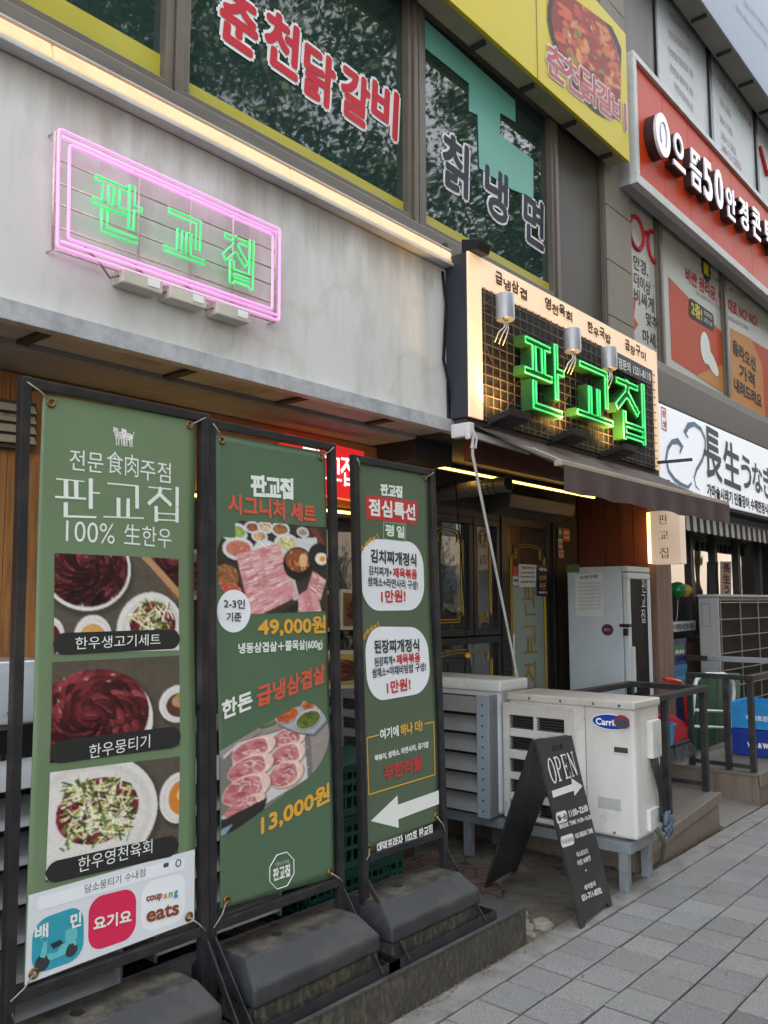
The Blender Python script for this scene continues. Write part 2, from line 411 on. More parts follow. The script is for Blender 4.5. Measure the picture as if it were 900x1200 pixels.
    def soften(s, k=1):
        for _ in range(k):
            p = np.pad(s.c, ((1, 1), (1, 1), (0, 0)), 'edge'); s.c = (p[:-2, 1:-1] + p[2:, 1:-1] + p[1:-1, :-2] + p[1:-1, 2:] + 2 * s.c) / 6
        return s
    def meat(s, mask, dark=('32060c', '4d0d15', '631520', '7d2430', '220407'), n=160, size=.06, gl=True):
        """folded slices of raw beef"""
        ys, xs = np.nonzero(mask)
        for k in range(int(n * 1.9)):
            i = rng.integers(len(xs)); cx, cy = (xs[i] + .5) / s.W, (ys[i] + .5) / s.W; r = size * .72 * (.5 + .9 * rng.random()); a = rng.random() * 180
            s.ell(cx + .1 * r, cy + .28 * r, r * 1.1, r * .5, '150305', a, .75, mask)
            s.ell(cx, cy, r, r * (.28 + .25 * rng.random()), dark[rng.integers(len(dark))], a, .9, mask)
            s.ell(cx - .2 * r, cy - .12 * r, r * .5, r * .14, '8a3a44', a, .45, mask)
            if gl and rng.random() < .55:
                s.line((cx - r * .4 * math.cos(R(a)), cy - r * .4 * math.sin(R(a))), (cx + r * .5 * math.cos(R(a)), cy + r * .5 * math.sin(R(a))), .006, 'b0707a' if rng.random() < .35 else '8c3b46', .7, mask)
        return s
    def strands(s, cx, cy, r, n, cols, w=.008, L=.12, clip=None):
        for k in range(n):
            a = rng.random() * math.pi; x = cx + r * (rng.random() * 2 - 1); y = cy + r * (rng.random() * 2 - 1); l = L * (.4 + .8 * rng.random())
            s.line((x - l / 2 * math.cos(a), y - l / 2 * math.sin(a)), (x + l / 2 * math.cos(a), y + l / 2 * math.sin(a)), w * (.6 + .7 * rng.random()), cols[rng.integers(len(cols))], .95, clip)
        return s
def picture(name, cv, q, n, m, parent, proud=.003, sub=1):
    """the canvas printed on quad q (TL TR BR BL): one face per cell, colour per corner"""
    W, Hh = cv.W, cv.H; rl = root_loc(parent)
    uu = np.linspace(0, 1, W + 1)[None, :, None]; vv = np.linspace(0, 1, Hh + 1)[:, None, None]
    Q = [np.array(p) for p in q]
    pts = (Q[0] * (1 - uu) + Q[1] * uu) * (1 - vv) + (Q[3] * (1 - uu) + Q[2] * uu) * vv + n * proud - rl
    idx = np.arange((W + 1) * (Hh + 1)).reshape(Hh + 1, W + 1)
    fc = np.stack([idx[:-1, :-1], idx[1:, :-1], idx[1:, 1:], idx[:-1, 1:]], -1)[cv.a]
    used = np.unique(fc); remap = np.zeros(idx.size, int); remap[used] = np.arange(len(used))
    pad = np.pad(cv.c, ((0, 1), (0, 1), (0, 0)), 'edge'); pad2 = np.pad(cv.c, ((1, 0), (1, 0), (0, 0)), 'edge')
    pc = ((pad + pad2) / 2).reshape(-1, 3)
    me = bpy.data.meshes.new(name); me.from_pydata(pts.reshape(-1, 3)[used].tolist(), [], remap[fc].tolist())
    at = me.color_attributes.new('tone', 'FLOAT_COLOR', 'POINT')
    at.data.foreach_set('color', np.concatenate([np.clip(pc[used], 0, 1), np.ones((len(used), 1))], 1).astype(np.float32).ravel())
    me.materials.append(m)
    return link(name, me, parent)

# ================================================================ MATERIALS
PRINT = attr_mat('print_ink', rough=.55, spec=.3)
GLOSS_PRINT = attr_mat('gloss_print', rough=.5, spec=.15)
PAVER = attr_mat('paver_stone', rough=.85, bump=.6, bscale=170, mult=.62)
concrete = mat('concrete', '7d7c79', .9, var=.22, scale=9, bump=.35, bscale=70, dirt='5c574c', dirt_scale=4, dirt_amt=.6)
joint = mat('paver_joint', '33322f', .95, var=.3, scale=30, bump=.4)
asphalt = mat('asphalt', (.05, .05, .052), .9, var=.25, scale=60, bump=.5, bscale=150)
dirty = mat('cracked_concrete', '625d54', .95, var=.3, scale=7, bump=.8, bscale=40, dirt='37312a', dirt_scale=5, dirt_amt=.85)
granite = mat('granite', '8f887c', .8, var=.12, scale=140, bump=.12, bscale=200, dirt='6d675c', dirt_scale=1.5, dirt_amt=.35, detail=3)
granite_d = mat('granite_dark', '918f8c', .8, var=.2, scale=120, bump=.15, bscale=200, dirt='3a3632', dirt_scale=2, dirt_amt=.6, detail=3)
bronze = mat('bronze_frame', '6a6257', .45, metal=.3, var=.1, scale=4, dirt='4a4339', dirt_amt=.4)
brown_panel = mat('brown_panel', '4e463e', .5, metal=.2, var=.12, scale=2, stretch=(6, 1, .4), dirt='2f2a26', dirt_amt=.4)
charcoal = mat('charcoal_frame', '211f1e', .4, var=.15, scale=8)
dark_wall = mat('dark_wall', '373432', .7, var=.2, scale=5, bump=.1)
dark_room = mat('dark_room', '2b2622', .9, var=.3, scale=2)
black_steel = mat('black_steel', '26272a', .42, metal=.2, var=.2, scale=12, dirt='5a5046', dirt_scale=8, dirt_amt=.35)
rail_steel = mat('rail_steel', '2d2c2c', .5, metal=.2, var=.2, scale=12, dirt='5d5a56', dirt_scale=6, dirt_amt=.4)
def wood_mat(name, c1, c2, scale=3.0, vertical=True, rough=.6, plank=.0):
    m = mat(name, c1, rough, var=.0, bump=.15, bscale=30, stretch=(14, 14, .8) if vertical else (.8, 14, 14), dirt=c2, dirt_scale=scale, dirt_amt=.95)
    n = m.node_tree.nodes
    return m
wood_lt = wood_mat('light_wood', 'b27c48', '6b4324', 2.6)
wood_h = wood_mat('wood_header', 'a87445', '6b4526', 2.2, vertical=False)
wood_red = wood_mat('red_brown_wood', '64331f', '311810', 1.4)
wood_col = wood_mat('weathered_wood', '7a6252', '4e392c', 1.4)
wood_deck = wood_mat('deck_boards', '776b5f', '564c43', 1.6)
deck_top = mat('deck_top', '6c675f', .85, var=.2, scale=6, bump=.3, bscale=50, dirt='45403a', dirt_amt=.6)
white_metal = mat('white_metal', 'c9cac8', .5, var=.05, scale=3, dirt='8f8c84', dirt_scale=4, dirt_amt=.45)
fascia_m = mat('fascia_sheet', 'd7d8d4', .5, var=.05, scale=1.2, dirt='94918c', dirt_scale=1.0, dirt_amt=.6, stretch=(1.6, 1, .5))
def drip_stains(m, z0, z1, col, amt=.7, sx=9.0):
    """dirt washed down from an edge at height z1 (object space), fading out at z0"""
    n = m.node_tree.nodes; l = m.node_tree.links; p = n['Principled BSDF']; src = p.inputs['Base Color'].links[0].from_socket
    tc = n.new('ShaderNodeTexCoord'); sp = n.new('ShaderNodeSeparateXYZ'); l.new(tc.outputs['Object'], sp.inputs[0])
    mr = n.new('ShaderNodeMapRange'); mr.inputs[1].default_value = z0; mr.inputs[2].default_value = z1; l.new(sp.outputs['Z'], mr.inputs[0])
    mp = n.new('ShaderNodeMapping'); mp.inputs['Scale'].default_value = (sx, 1, .35); l.new(tc.outputs['Object'], mp.inputs[0])
    no = n.new('ShaderNodeTexNoise'); no.inputs['Scale'].default_value = 1.6; no.inputs['Detail'].default_value = 8; no.inputs['Roughness'].default_value = .65; l.new(mp.outputs[0], no.inputs['Vector'])
    pw = n.new('ShaderNodeMath'); pw.operation = 'POWER'; pw.inputs[1].default_value = 1.6; l.new(mr.outputs[0], pw.inputs[0])
    ad = n.new('ShaderNodeMath'); ad.operation = 'MULTIPLY_ADD'; ad.inputs[1].default_value = .55; l.new(pw.outputs[0], ad.inputs[0]); l.new(no.outputs['Fac'], ad.inputs[2])
    th = n.new('ShaderNodeMapRange'); th.inputs[1].default_value = .60; th.inputs[2].default_value = .98; th.inputs[4].default_value = amt; l.new(ad.outputs[0], th.inputs[0])
    mx = n.new('ShaderNodeMix'); mx.data_type = 'RGBA'; mx.inputs[7].default_value = (*s2l(col), 1); l.new(th.outputs[0], mx.inputs[0]); l.new(src, mx.inputs[6]); l.new(mx.outputs[2], p.inputs['Base Color'])
drip_stains(fascia_m, .60, .95, '7a6a5a', .55, 5.0)
def tide_marks(m, col, sc=.9, amt=.4):
    n = m.node_tree.nodes; l = m.node_tree.links; p = n['Principled BSDF']; src = p.inputs['Base Color'].links[0].from_socket
    tc = n.new('ShaderNodeTexCoord'); no = n.new('ShaderNodeTexNoise'); no.inputs['Scale'].default_value = sc; no.inputs['Detail'].default_value = 7; no.inputs['Roughness'].default_value = .55; l.new(tc.outputs['Object'], no.inputs['Vector'])
    sb = n.new('ShaderNodeMath'); sb.operation = 'SUBTRACT'; sb.inputs[1].default_value = .56; l.new(no.outputs['Fac'], sb.inputs[0]); ab = n.new('ShaderNodeMath'); ab.operation = 'ABSOLUTE'; l.new(sb.outputs[0], ab.inputs[0])
    mr = n.new('ShaderNodeMapRange'); mr.inputs[1].default_value = .022; mr.inputs[2].default_value = 0; mr.inputs[4].default_value = amt; l.new(ab.outputs[0], mr.inputs[0])
    mx = n.new('ShaderNodeMix'); mx.data_type = 'RGBA'; mx.inputs[7].default_value = (*s2l(col), 1); l.new(mr.outputs[0], mx.inputs[0]); l.new(src, mx.inputs[6]); l.new(mx.outputs[2], p.inputs['Base Color'])
tide_marks(fascia_m, '8c7358', .9, .14)
tide_marks(concrete, '4a463e', 2.2, .3)
galv = mat('galvanised_trim', 'b9bdc0', .42, metal=.12, var=.18, scale=18, dirt='7b8086', dirt_scale=7, dirt_amt=.5)
soffit_m = mat('soffit_sheet', 'b4b0aa', .6, var=.1, scale=2, dirt='544b42', dirt_scale=3, dirt_amt=.7)
glass_up = glass_mat('tinted_glass', '4b6a64', .045, .022, .30)
glass_dn = glass_mat('shop_glass', '8f958f', .13, .012, .14)
glass_clear = glass_mat('right_glass', 'aab4b2', .50, .012, .05)
yellow_film = mat('yellow_film', 'b3aa3a', .35, var=.06, scale=3)
white_ink = mat('white_ink', 'eceeea', .6, var=.03)
red_ink = mat('red_ink', 'c93340', .55, var=.05)
black_ink = mat('black_ink', '1c1c1e', .6, var=.1)
grey_ink = mat('grey_ink', '6b6b6b', .6, var=.1)
gold_ink = mat('gold_ink', 'a98a35', .45, metal=.3, var=.1)
leaf_m = mat('leaf', (.062, .105, .028), .55, var=.5, scale=1.2)
bark = mat('bark', '6d6459', .9, var=.3, scale=6, bump=.6, bscale=20)

# ================================================================ GROUND
st = lambda o: tag(o, kind='structure')
mb = MB(); mb.poly([(-300, -300, -.15), (300, -300, -.15), (300, 300, -.15), (-300, 300, -.15)])
st(mb.build('ground', asphalt))
mb = MB(); mb.box(-20, 60, -1.9, -1.75, -.2, -.002); st(mb.build('road_kerb', granite))
mb = MB(); mb.box(-20, 60, -1.75, 2.075, -.12, -.012); st(mb.build('sidewalk_bed', joint))

def paver_wear(m):
    n = m.node_tree.nodes; l = m.node_tree.links; p = n['Principled BSDF']; src = p.inputs['Base Color'].links[0].from_socket
    tc = n.new('ShaderNodeTexCoord')
    def layer(src, tex, out, lo, hi, col, amt):
        mr = n.new('ShaderNodeMapRange'); mr.inputs[1].default_value = lo; mr.inputs[2].default_value = hi; mr.inputs[4].default_value = amt; l.new(tex.outputs[out], mr.inputs[0])
        mx = n.new('ShaderNodeMix'); mx.data_type = 'RGBA'; mx.inputs[7].default_value = (*s2l(col), 1); l.new(mr.outputs[0], mx.inputs[0]); l.new(src, mx.inputs[6]); return mx.outputs[2]
    no = n.new('ShaderNodeTexNoise'); no.inputs['Scale'].default_value = 1.4; no.inputs['Detail'].default_value = 8; no.inputs['Roughness'].default_value = .7; l.new(tc.outputs['Object'], no.inputs['Vector'])
    src = layer(src, no, 'Fac', .52, .78, '56534e', .6)
    n2 = n.new('ShaderNodeTexNoise'); n2.inputs['Scale'].default_value = 420; n2.inputs['Detail'].default_value = 2; l.new(tc.outputs['Object'], n2.inputs['Vector'])
    src = layer(src, n2, 'Fac', .55, .68, '3d3d3f', .55); src = layer(src, n2, 'Fac', .44, .34, 'c4c4c2', .5)
    vo = n.new('ShaderNodeTexVoronoi'); vo.inputs['Scale'].default_value = 2.3; l.new(tc.outputs['Object'], vo.inputs['Vector'])
    src = layer(src, vo, 'Distance', .045, .03, '2c2b2a', .75)
    l.new(src, p.inputs['Base Color'])
paver_wear(PAVER)
def pavers():
    vs, fs, cs = [], [], []
    base = s2l('838383')
    w = .195
    for r in range(19):
        y1 = 1.955 - r * w; y0 = y1 - w
        x = -1.6 + rng.random() * .2
        off = .1 if r % 2 else 0
        x += off
        while x < 17:
            L = .2
            if x > 9 and y1 < -.5: break
            g = .0030 + .0022 * rng.random(); ch = .0045; z = .004 * (rng.random() - .5); k = len(vs)
            tz = (rng.random(4) - .5) * .0035
            a, b, c, d = x + g, x + L - g, y0 + g, y1 - g
            vs += [(a, c, -.03), (b, c, -.03), (b, d, -.03), (a, d, -.03), (a, c, z + tz[0] - ch), (b, c, z + tz[1] - ch), (b, d, z + tz[2] - ch), (a, d, z + tz[3] - ch),
                   (a + ch, c + ch, z + tz[0]), (b - ch, c + ch, z + tz[1]), (b - ch, d - ch, z + tz[2]), (a + ch, d - ch, z + tz[3])]
            fs += [(k + i, k + (i + 1) % 4, k + 4 + (i + 1) % 4, k + 4 + i) for i in range(4)] + [(k + 4 + i, k + 4 + (i + 1) % 4, k + 8 + (i + 1) % 4, k + 8 + i) for i in range(4)] + [(k + 8, k + 9, k + 10, k + 11)]
            t = .84 + .33 * rng.random()
            q = rng.random()
            if q < .03: t *= .62
            elif q < .12: t *= 1.17
            tint = np.array([1, 1, 1.0]) + (rng.random(3) - .5) * .05 + np.array([.02, .005, -.02]) * (rng.random() - .3) * 2
            cs += [tuple(np.array(base) * t * tint)] * 12
            x += L
    me = bpy.data.meshes.new('sidewalk'); me.from_pydata(vs, [], fs)
    at = me.color_attributes.new('tone', 'FLOAT_COLOR', 'POINT'); at.data.foreach_set('color', np.array([(*c, 1) for c in cs], np.float32).ravel())
    me.materials.append(PAVER); st(link('sidewalk', me))
pavers()
mb = MB()
x = -2.0
while x < 20:
    L = .9 + .1 * random.random(); mb.box(x + .002, x + L - .002, 1.957, 2.075, -.05, .001 + .003 * random.random()); x += L
st(mb.build('pavement_border', concrete, bevel=.004))

def rough_sheet(name, x0, x1, y0, y1, z, amp, nx, ny, m, seed):
    g = np.random.default_rng(seed); vs = []; fs = []
    for j in range(ny + 1):
        for i in range(nx + 1):
            e = 0 if i in (0, nx) or j in (0, ny) else 1
            vs.append((x0 + (x1 - x0) * i / nx, y0 + (y1 - y0) * j / ny, z + amp * (g.random() - .5) * e))
    for j in range(ny):
        for i in range(nx): k = j * (nx + 1) + i; fs.append((k, k + 1, k + nx + 2, k + nx + 1))
    b = MB(); b.add(vs, fs); return b.build(name, m, smooth='all')
def cracks(m, sc=1.6, w=.012):
    n = m.node_tree.nodes; l = m.node_tree.links; p = n['Principled BSDF']; src = p.inputs['Base Color'].links[0].from_socket
    tc = n.new('ShaderNodeTexCoord'); no = n.new('ShaderNodeTexNoise'); no.inputs['Scale'].default_value = 5; no.inputs['Detail'].default_value = 6
    l.new(tc.outputs['Object'], no.inputs['Vector']); ad = n.new('ShaderNodeMixRGB'); ad.blend_type = 'ADD'; ad.inputs[0].default_value = .22
    l.new(tc.outputs['Object'], ad.inputs[1]); l.new(no.outputs['Color'], ad.inputs[2])
    vo = n.new('ShaderNodeTexVoronoi'); vo.feature = 'DISTANCE_TO_EDGE'; vo.inputs['Scale'].default_value = sc; l.new(ad.outputs[0], vo.inputs['Vector'])
    mr = n.new('ShaderNodeMapRange'); mr.inputs[1].default_value = 0; mr.inputs[2].default_value = w; mr.inputs[3].default_value = 1; mr.inputs[4].default_value = 0; l.new(vo.outputs['Distance'], mr.inputs[0])
    mx = n.new('ShaderNodeMix'); mx.data_type = 'RGBA'; mx.inputs[7].default_value = (.02, .018, .015, 1); l.new(mr.outputs[0], mx.inputs[0]); l.new(src, mx.inputs[6]); l.new(mx.outputs[2], p.inputs['Base Color'])
cracks(dirty, 2.4, .02)
st(rough_sheet('patio_ground', -2, 4.9, 2.075, 3.7, -.002, .012, 150, 40, dirty, 3))
# broken slabs where the concrete has heaved, by the end of the step
mb = MB(); g = random.Random(5)
for k in range(46):
    cx, cy = 3.44 + g.random() * .26, 2.1 + g.random() * .5; r = .012 + .055 * g.random() ** 2; n = g.randint(5, 7); a0 = g.random() * 6
    pts = [(cx + r * (.6 + .5 * g.random()) * math.cos(a0 + 6.283 * i / n), cy + r * (.6 + .5 * g.random()) * math.sin(a0 + 6.283 * i / n), -.01) for i in range(n)]
    mb.prism(pts, (.004 * (g.random() - .5), 0, .015 + .025 * g.random()))
tag(mb.build('rubble', mat('rubble_stone', '8a857a', .95, var=.25, scale=14, bump=.5), bevel=.004), kind='stuff')
# a small drift of dry leaves and litter under the outdoor units
mb = MB()
for k in range(260):
    cx, cy = 3.9 + g.random() * .95, 2.12 + g.random() * .75; r = .006 + .014 * g.random(); a = g.random() * 6.28; z = .008 + .008 * g.random()
    if (cx < 4.3 and cy < 2.5): continue
    mb.poly([(cx + r * math.cos(a + t) * s, cy + r * math.sin(a + t) * s * .6, z + .006 * g.random()) for t, s in ((0, 1.3), (1.4, .7), (3.14, 1.2), (4.6, .7))])
for k in range(900):
    cx = -.5 + 5.2 * g.random(); cy = 2.072 - .045 * g.random() ** 2; r = .002 + .007 * g.random() ** 2; a = g.random() * 6.28
    mb.poly([(cx + r * math.cos(a + t) * s, cy + r * math.sin(a + t) * s * .7, .006 + .005 * g.random()) for t, s in ((0, 1.3), (1.4, .7), (3.14, 1.2), (4.6, .7))])
for k in range(70):
    cx = 1 + 7 * g.random(); cy = 2.0 - 2.2 * g.random(); r = .003 + .011 * g.random() ** 2; a = g.random() * 6.28
    mb.poly([(cx + r * math.cos(a + t) * s, cy + r * math.sin(a + t) * s * .6, .0055 + .004 * g.random()) for t, s in ((0, 1.3), (1.4, .7), (3.14, 1.2), (4.6, .7))])
tag(mb.build('leaf_litter', mat('dry_leaf', '6a5334', .8, var=.5, scale=30)), kind='stuff')
# round patch of red irregular paving
def brickpatch():
    cx, cy, r = 3.35, 3.1, .78; m = mat('red_paving', '5a453d', .85, var=.2, scale=20, bump=.3)
    n = m.node_tree.nodes; l = m.node_tree.links; b = n['Principled BSDF']
    tc = n.new('ShaderNodeTexCoord'); vo = n.new('ShaderNodeTexVoronoi'); vo.feature = 'DISTANCE_TO_EDGE'; vo.inputs['Scale'].default_value = 9
    l.new(tc.outputs['Object'], vo.inputs['Vector']); cr = n.new('ShaderNodeValToRGB'); cr.color_ramp.elements[0].position = .02; cr.color_ramp.elements[1].position = .06
    cr.color_ramp.elements[0].color = (*s2l('2e2824'), 1); cr.color_ramp.elements[1].color = (*s2l('5e4a43'), 1)
    l.new(vo.outputs['Distance'], cr.inputs[0]); l.new(cr.outputs[0], b.inputs['Base Color'])
    k = MB(); k.prism([(cx + r * math.cos(t), cy + r * math.sin(t), 0) for t in np.linspace(0, 2 * math.pi, 49)[:-1]], (0, 0, .014))
    st(k.build('brick_paving', m))
brickpatch()

# the raised step the banner stands sit on: rough sides, steel tread plate on top
def tread_mat():
    m = mat('tread_plate', '5b5c5c', .5, metal=.6, var=.25, scale=9, dirt='3a3835', dirt_scale=5, dirt_amt=.6)
    n = m.node_tree.nodes; l = m.node_tree.links; b = n['Principled BSDF']
    tc = n.new('ShaderNodeTexCoord'); hs = []
    for ang, off in ((45, 0), (-45, .5)):
        mp = n.new('ShaderNodeMapping'); mp.inputs['Rotation'].default_value = (0, 0, R(ang)); mp.inputs['Scale'].default_value = (28, 60, 1); mp.inputs['Location'].default_value = (off, off, 0)
        l.new(tc.outputs['Object'], mp.inputs[0]); vo = n.new('ShaderNodeTexVoronoi'); vo.inputs['Scale'].default_value = 1; vo.inputs['Randomness'].default_value = 0; vo.voronoi_dimensions = '2D'
        l.new(mp.outputs[0], vo.inputs['Vector']); mr = n.new('ShaderNodeMapRange'); mr.inputs[1].default_value = .42; mr.inputs[2].default_value = .2; l.new(vo.outputs['Distance'], mr.inputs[0]); hs.append(mr.outputs[0])
    ad = n.new('ShaderNodeMath'); ad.operation = 'MAXIMUM'; l.new(hs[0], ad.inputs[0]); l.new(hs[1], ad.inputs[1])
    bp = n.new('ShaderNodeBump'); bp.inputs['Strength'].default_value = .9; bp.inputs['Distance'].default_value = .004; l.new(ad.outputs[0], bp.inputs['Height']); l.new(bp.outputs[0], b.inputs['Normal'])
    return m
step = thing('entrance_step', (1.5, 2.4, 0), 'long low step with steel tread plate top and stained dark sides under the banner stands', 'step')
stain = mat('stained_side', '3c3a35', .9, var=.4, scale=60, bump=.7, bscale=110, stretch=(1, 1, .45), dirt='757053', dirt_scale=45, dirt_amt=.6)
mb = MB(); mb.box(-2, 3.4, 2.082, 2.8, -.05, .148); mb.build('riser', stain, step)
mb = MB(); mb.box(-2.002, 3.404, 2.078, 2.802, .149, .158); mb.build('tread', tread_mat(), step, bevel=.003)

# decks by the two entrances and the ramp between
mb = MB(); mb.hexa([(4.66, 2.12, -.05), (5.93, 2.12, -.05), (5.93, 3.6, -.05), (4.66, 3.6, -.05), (4.66, 2.12, .10), (5.93, 2.12, .205), (5.93, 3.6, .205), (4.66, 3.6, .10)])
dk = thing('wooden_deck', (5.3, 2.8, 0), 'low brown timber-clad platform at the entrance behind the outdoor units', 'deck')
mb.build('skirting', wood_deck, dk)
mb = MB(); mb.hexa([(4.655, 2.112, .10), (5.935, 2.112, .205), (5.935, 3.59, .205), (4.655, 3.59, .10), (4.655, 2.112, .118), (5.935, 2.112, .223), (5.935, 3.59, .223), (4.655, 3.59, .118)]); mb.build('deck_floor', deck_top, dk)
mb = MB(); mb.hexa([(4.65, 2.104, .06), (5.94, 2.104, .165), (5.94, 2.119, .165), (4.65, 2.119, .06), (4.65, 2.104, .124), (5.94, 2.104, .229), (5.94, 2.119, .229), (4.65, 2.119, .124)]); mb.build('edge_board', wood_deck, dk, bevel=.003)
mb = MB(); mb.hexa([(5.945, 2.09, -.06), (6.695, 2.09, -.06), (6.695, 3.5, -.06), (5.945, 3.5, -.06), (5.945, 2.09, .004), (6.695, 2.09, .004), (6.695, 3.5, .16), (5.945, 3.5, .16)])
st(mb.build('ramp', mat('ramp_boards', '77736c', .85, var=.15, scale=4, stretch=(14, .6, 1), bump=.3)))
dk = thing('wooden_deck', (9, 2.8, 0), 'timber-clad platform carrying the plastic crates and folded hand cart', 'deck')
mb = MB(); mb.box(6.70, 14, 2.10, 3.6, -.05, .205); mb.build('skirting', wood_deck, dk)
mb = MB(); mb.box(6.695, 14, 2.092, 3.6, .207, .23); mb.build('deck_floor', deck_top, dk, bevel=.003)
mb = MB(); mb.box(6.688, 14, 2.076, 2.09, .14, .236); mb.build('edge_board', wood_deck, dk, bevel=.003)

# ================================================================ THE BUILDING
B = thing('commercial_building', (0, 3.05, 0), 'multi-storey commercial building with dark bronze windows and granite pillar behind all the shop signs', 'building')
YU = 3.05
def frame_rect(mb, x0, x1, z0, z1, y, t=.05, d=.08):
    mb.box(x0, x1, y, y + d, z0, z0 + t); mb.box(x0, x1, y, y + d, z1 - t, z1)
    mb.box(x0, x0 + t, y + .001, y + d - .001, z0 + t, z1 - t); mb.box(x1 - t, x1, y + .001, y + d - .001, z0 + t, z1 - t)
    return mb
def window(x0, x1, z0, z1, y, fm, gm, t=.05, d=.09, inset=.05, name='window'):
    w = frame_rect(MB(), x0, x1, z0, z1, y, t, d).build(name, fm, B, bevel=.004)
    MB().box(x0 + t - .005, x1 - t + .005, y + inset, y + inset + .006, z0 + t - .005, z1 - t + .005).build('pane', gm, w)
    return w
# second floor, left
wA = window(-1.6, 2.125, 3.76, 5.25, YU, bronze, glass_up, .045)
wB = window(2.17, 3.845, 3.76, 5.25, YU, bronze, glass_up, .04)
wC = window(3.935, 5.585, 3.76, 5.25, YU, bronze, glass_up, .04)
for a_, c_, y_ in ((2.127, 2.168, -.01), (3.847, 3.885, -.012), (3.895, 3.933, -.012), (3.8855, 3.8945, .01)): MB().box(a_, c_, YU + y_, YU + .1, 3.62, 5.25).build('mullion', bronze, B, bevel=.003)
MB().box(5.587, 5.63, YU - .01, YU + .1, 3.62, 5.25).build('mullion', bronze, B, bevel=.004)
MB().box(5.63, 6.40, YU + .03, YU + .08, 3.45, 8.5).build('panel', brown_panel, B)
MB().box(6.40, 6.43, YU - .005, YU + .1, 3.45, 8.5).build('mullion', bronze, B, bevel=.004)
MB().box(-1.6, 6.43, YU - .03, YU + .1, 3.3, 3.752).build('sill', mat('sill_metal', '6d675f', .5, metal=.2, var=.1, scale=2, stretch=(.4, 1, 3), dirt='4c463f', dirt_amt=.5), B, bevel=.006)
MB().box(-1.6, 5.62, YU + .005, YU + .3, 5.26, 8.5).build('wall', granite, B)
for w, x0, x1 in ((wA, -1.55, 2.08), (wB, 2.212, 3.803), (wC, 3.977, 5.543)):
    MB().box(x0, x1, YU + .044, YU + .049, 3.802, 3.94 if w is wA else 3.885).build('film', yellow_film, w)
# big lettering stuck to the second-floor glass
S = SY(YU + .05)
def window_text(w, chars, white_f, ink, ink_f, hh, ww, off=.02):
    a = MB(); b = MB()
    for ch, (px, py) in chars:
        c = S.at(px, py)
        for m, ft, pr in ((a, white_f, .004), (b, ink_f, .008)):
            lettering(m, ch, c - np.array([ww / 2, 0, hh / 2]), (ww, 0, -.01), (.02, 0, hh), S.n, off, ft, pr, big=True)
    a.build('letter_outline', white_ink, w); b.build('lettering', ink, w)
window_text(wB, [('춘', (278, 22)), ('천', (328, 50)), ('닭', (372, 88)), ('갈', (414, 112)), ('비', (449, 126))], .030, red_ink, .012, .29, .22)
window_text(wC, [('칡', (532, 192)), ('냉', (580, 226)), ('면', (624, 258))], .030, mat('navy_ink', '3a3846', .55), .012, .36, .27)
# jagged turquoise film seen in the last window
tq = mat('turquoise_film', '6fb5a5', .5, var=.06, scale=2)
pts = [(497, 22), (604, 118), (604, 143), (586, 132), (586, 158), (625, 187), (625, 232), (600, 222), (562, 197), (560, 135), (550, 130), (550, 98), (497, 55)]
MB().prism([SY(YU + .042).at(*p) for p in pts], (0, .004, 0)).build('film', tq, wC)
# granite pillar with open joints
mb = MB(); z = 2.9
while z < 8.6:
    mb.box(6.432, 6.90, YU - .02, YU + .25, z + .004, z + .476); z += .48
mb.build('pillar', granite, B, bevel=.003)
MB().box(6.44, 6.89, YU + .0, YU + .2, 2.9, 8.5).build('wall', dark_wall, B)
# second floor, right: three windows covered with posters
film_white = mat('white_film', 'b9b7ad', .45, var=.04, scale=3, spec=.4)
def poster_window(x0, x1, z0, z1):
    w = frame_rect(MB(), x0, x1, z0, z1, YU, .035, .09).build('window', bronze, B, bevel=.004)
    MB().box(x0 + .03, x1 - .03, YU + .03, YU + .036, z0 + .03, z1 - .03).build('film', film_white, w)
    return w
wD = poster_window(6.905, 7.545, 3.66, 5.3); wE = poster_window(7.60, 9.30, 3.66, 5.3); wF = poster_window(9.36, 11.2, 3.66, 5.3); wG = poster_window(11.25, 13, 3.66, 5.3)
for a_, c_ in ((7.548, 7.597), (9.303, 9.357)): MB().box(a_, c_, YU - .02, YU + .1, 3.66, 5.3).build('mullion', bronze, B, bevel=.004)
MB().box(6.905, 13, YU - .06, YU + .1, 3.56, 3.655).build('sill', mat('pale_ledge', '8e877d', .6, var=.1), B, bevel=.006)
MB().box(6.905, 13, YU - .10, YU + .1, 3.2, 3.555).build('panel', mat('brown_ledge', '62574d', .5, metal=.2, var=.1, scale=2), B, bevel=.006)
MB().box(6.96, 13, YU + .02, YU + .25, 5.31, 5.7).build('wall', dark_wall, B)
Sp = SY(YU + .03)
black_soft = mat('soft_black_ink', '3c3a38', .6); orange_ink = mat('orange_ink', 'c4512f', .55, var=.06); tan_ink = mat('tan_ink', 'c98a4a', .55, var=.05); crimson = mat('crimson_ink', 'b52a36', .55); yel_ink = mat('yellow_ink', 'd3c433', .5)
b = MB()
for t, L, Rr, h in (('안경,', (742, 306), (759, 317), 17), ('더이상', (743, 326), (762, 339), 16), ('비싸게', (743, 345), (766, 359), 17), ('맞추지', (757, 373), (776, 383), 15), ('마세요', (753, 393), (776, 404), 16)):
    ptext(b, t, L, (Rr[0], Rr[1]), h, Sp, .0, .001)
b.build('lettering', black_soft, wD)
b = MB()
for cx, cy, rr in ((745, 273, 13), (766, 290, 12.5)):
    c = Sp.at(cx, cy); k = .15
    b.tube([c + np.array([k * math.cos(t), 0, k * 1.0 * math.sin(t)]) for t in np.linspace(0, 2 * math.pi, 25)[:-1]], .022, 6, True)
b.tube([Sp.at(752, 273), Sp.at(756, 272), Sp.at(759, 279)], .02, 6); b.build('spectacles_drawing', crimson, wD)
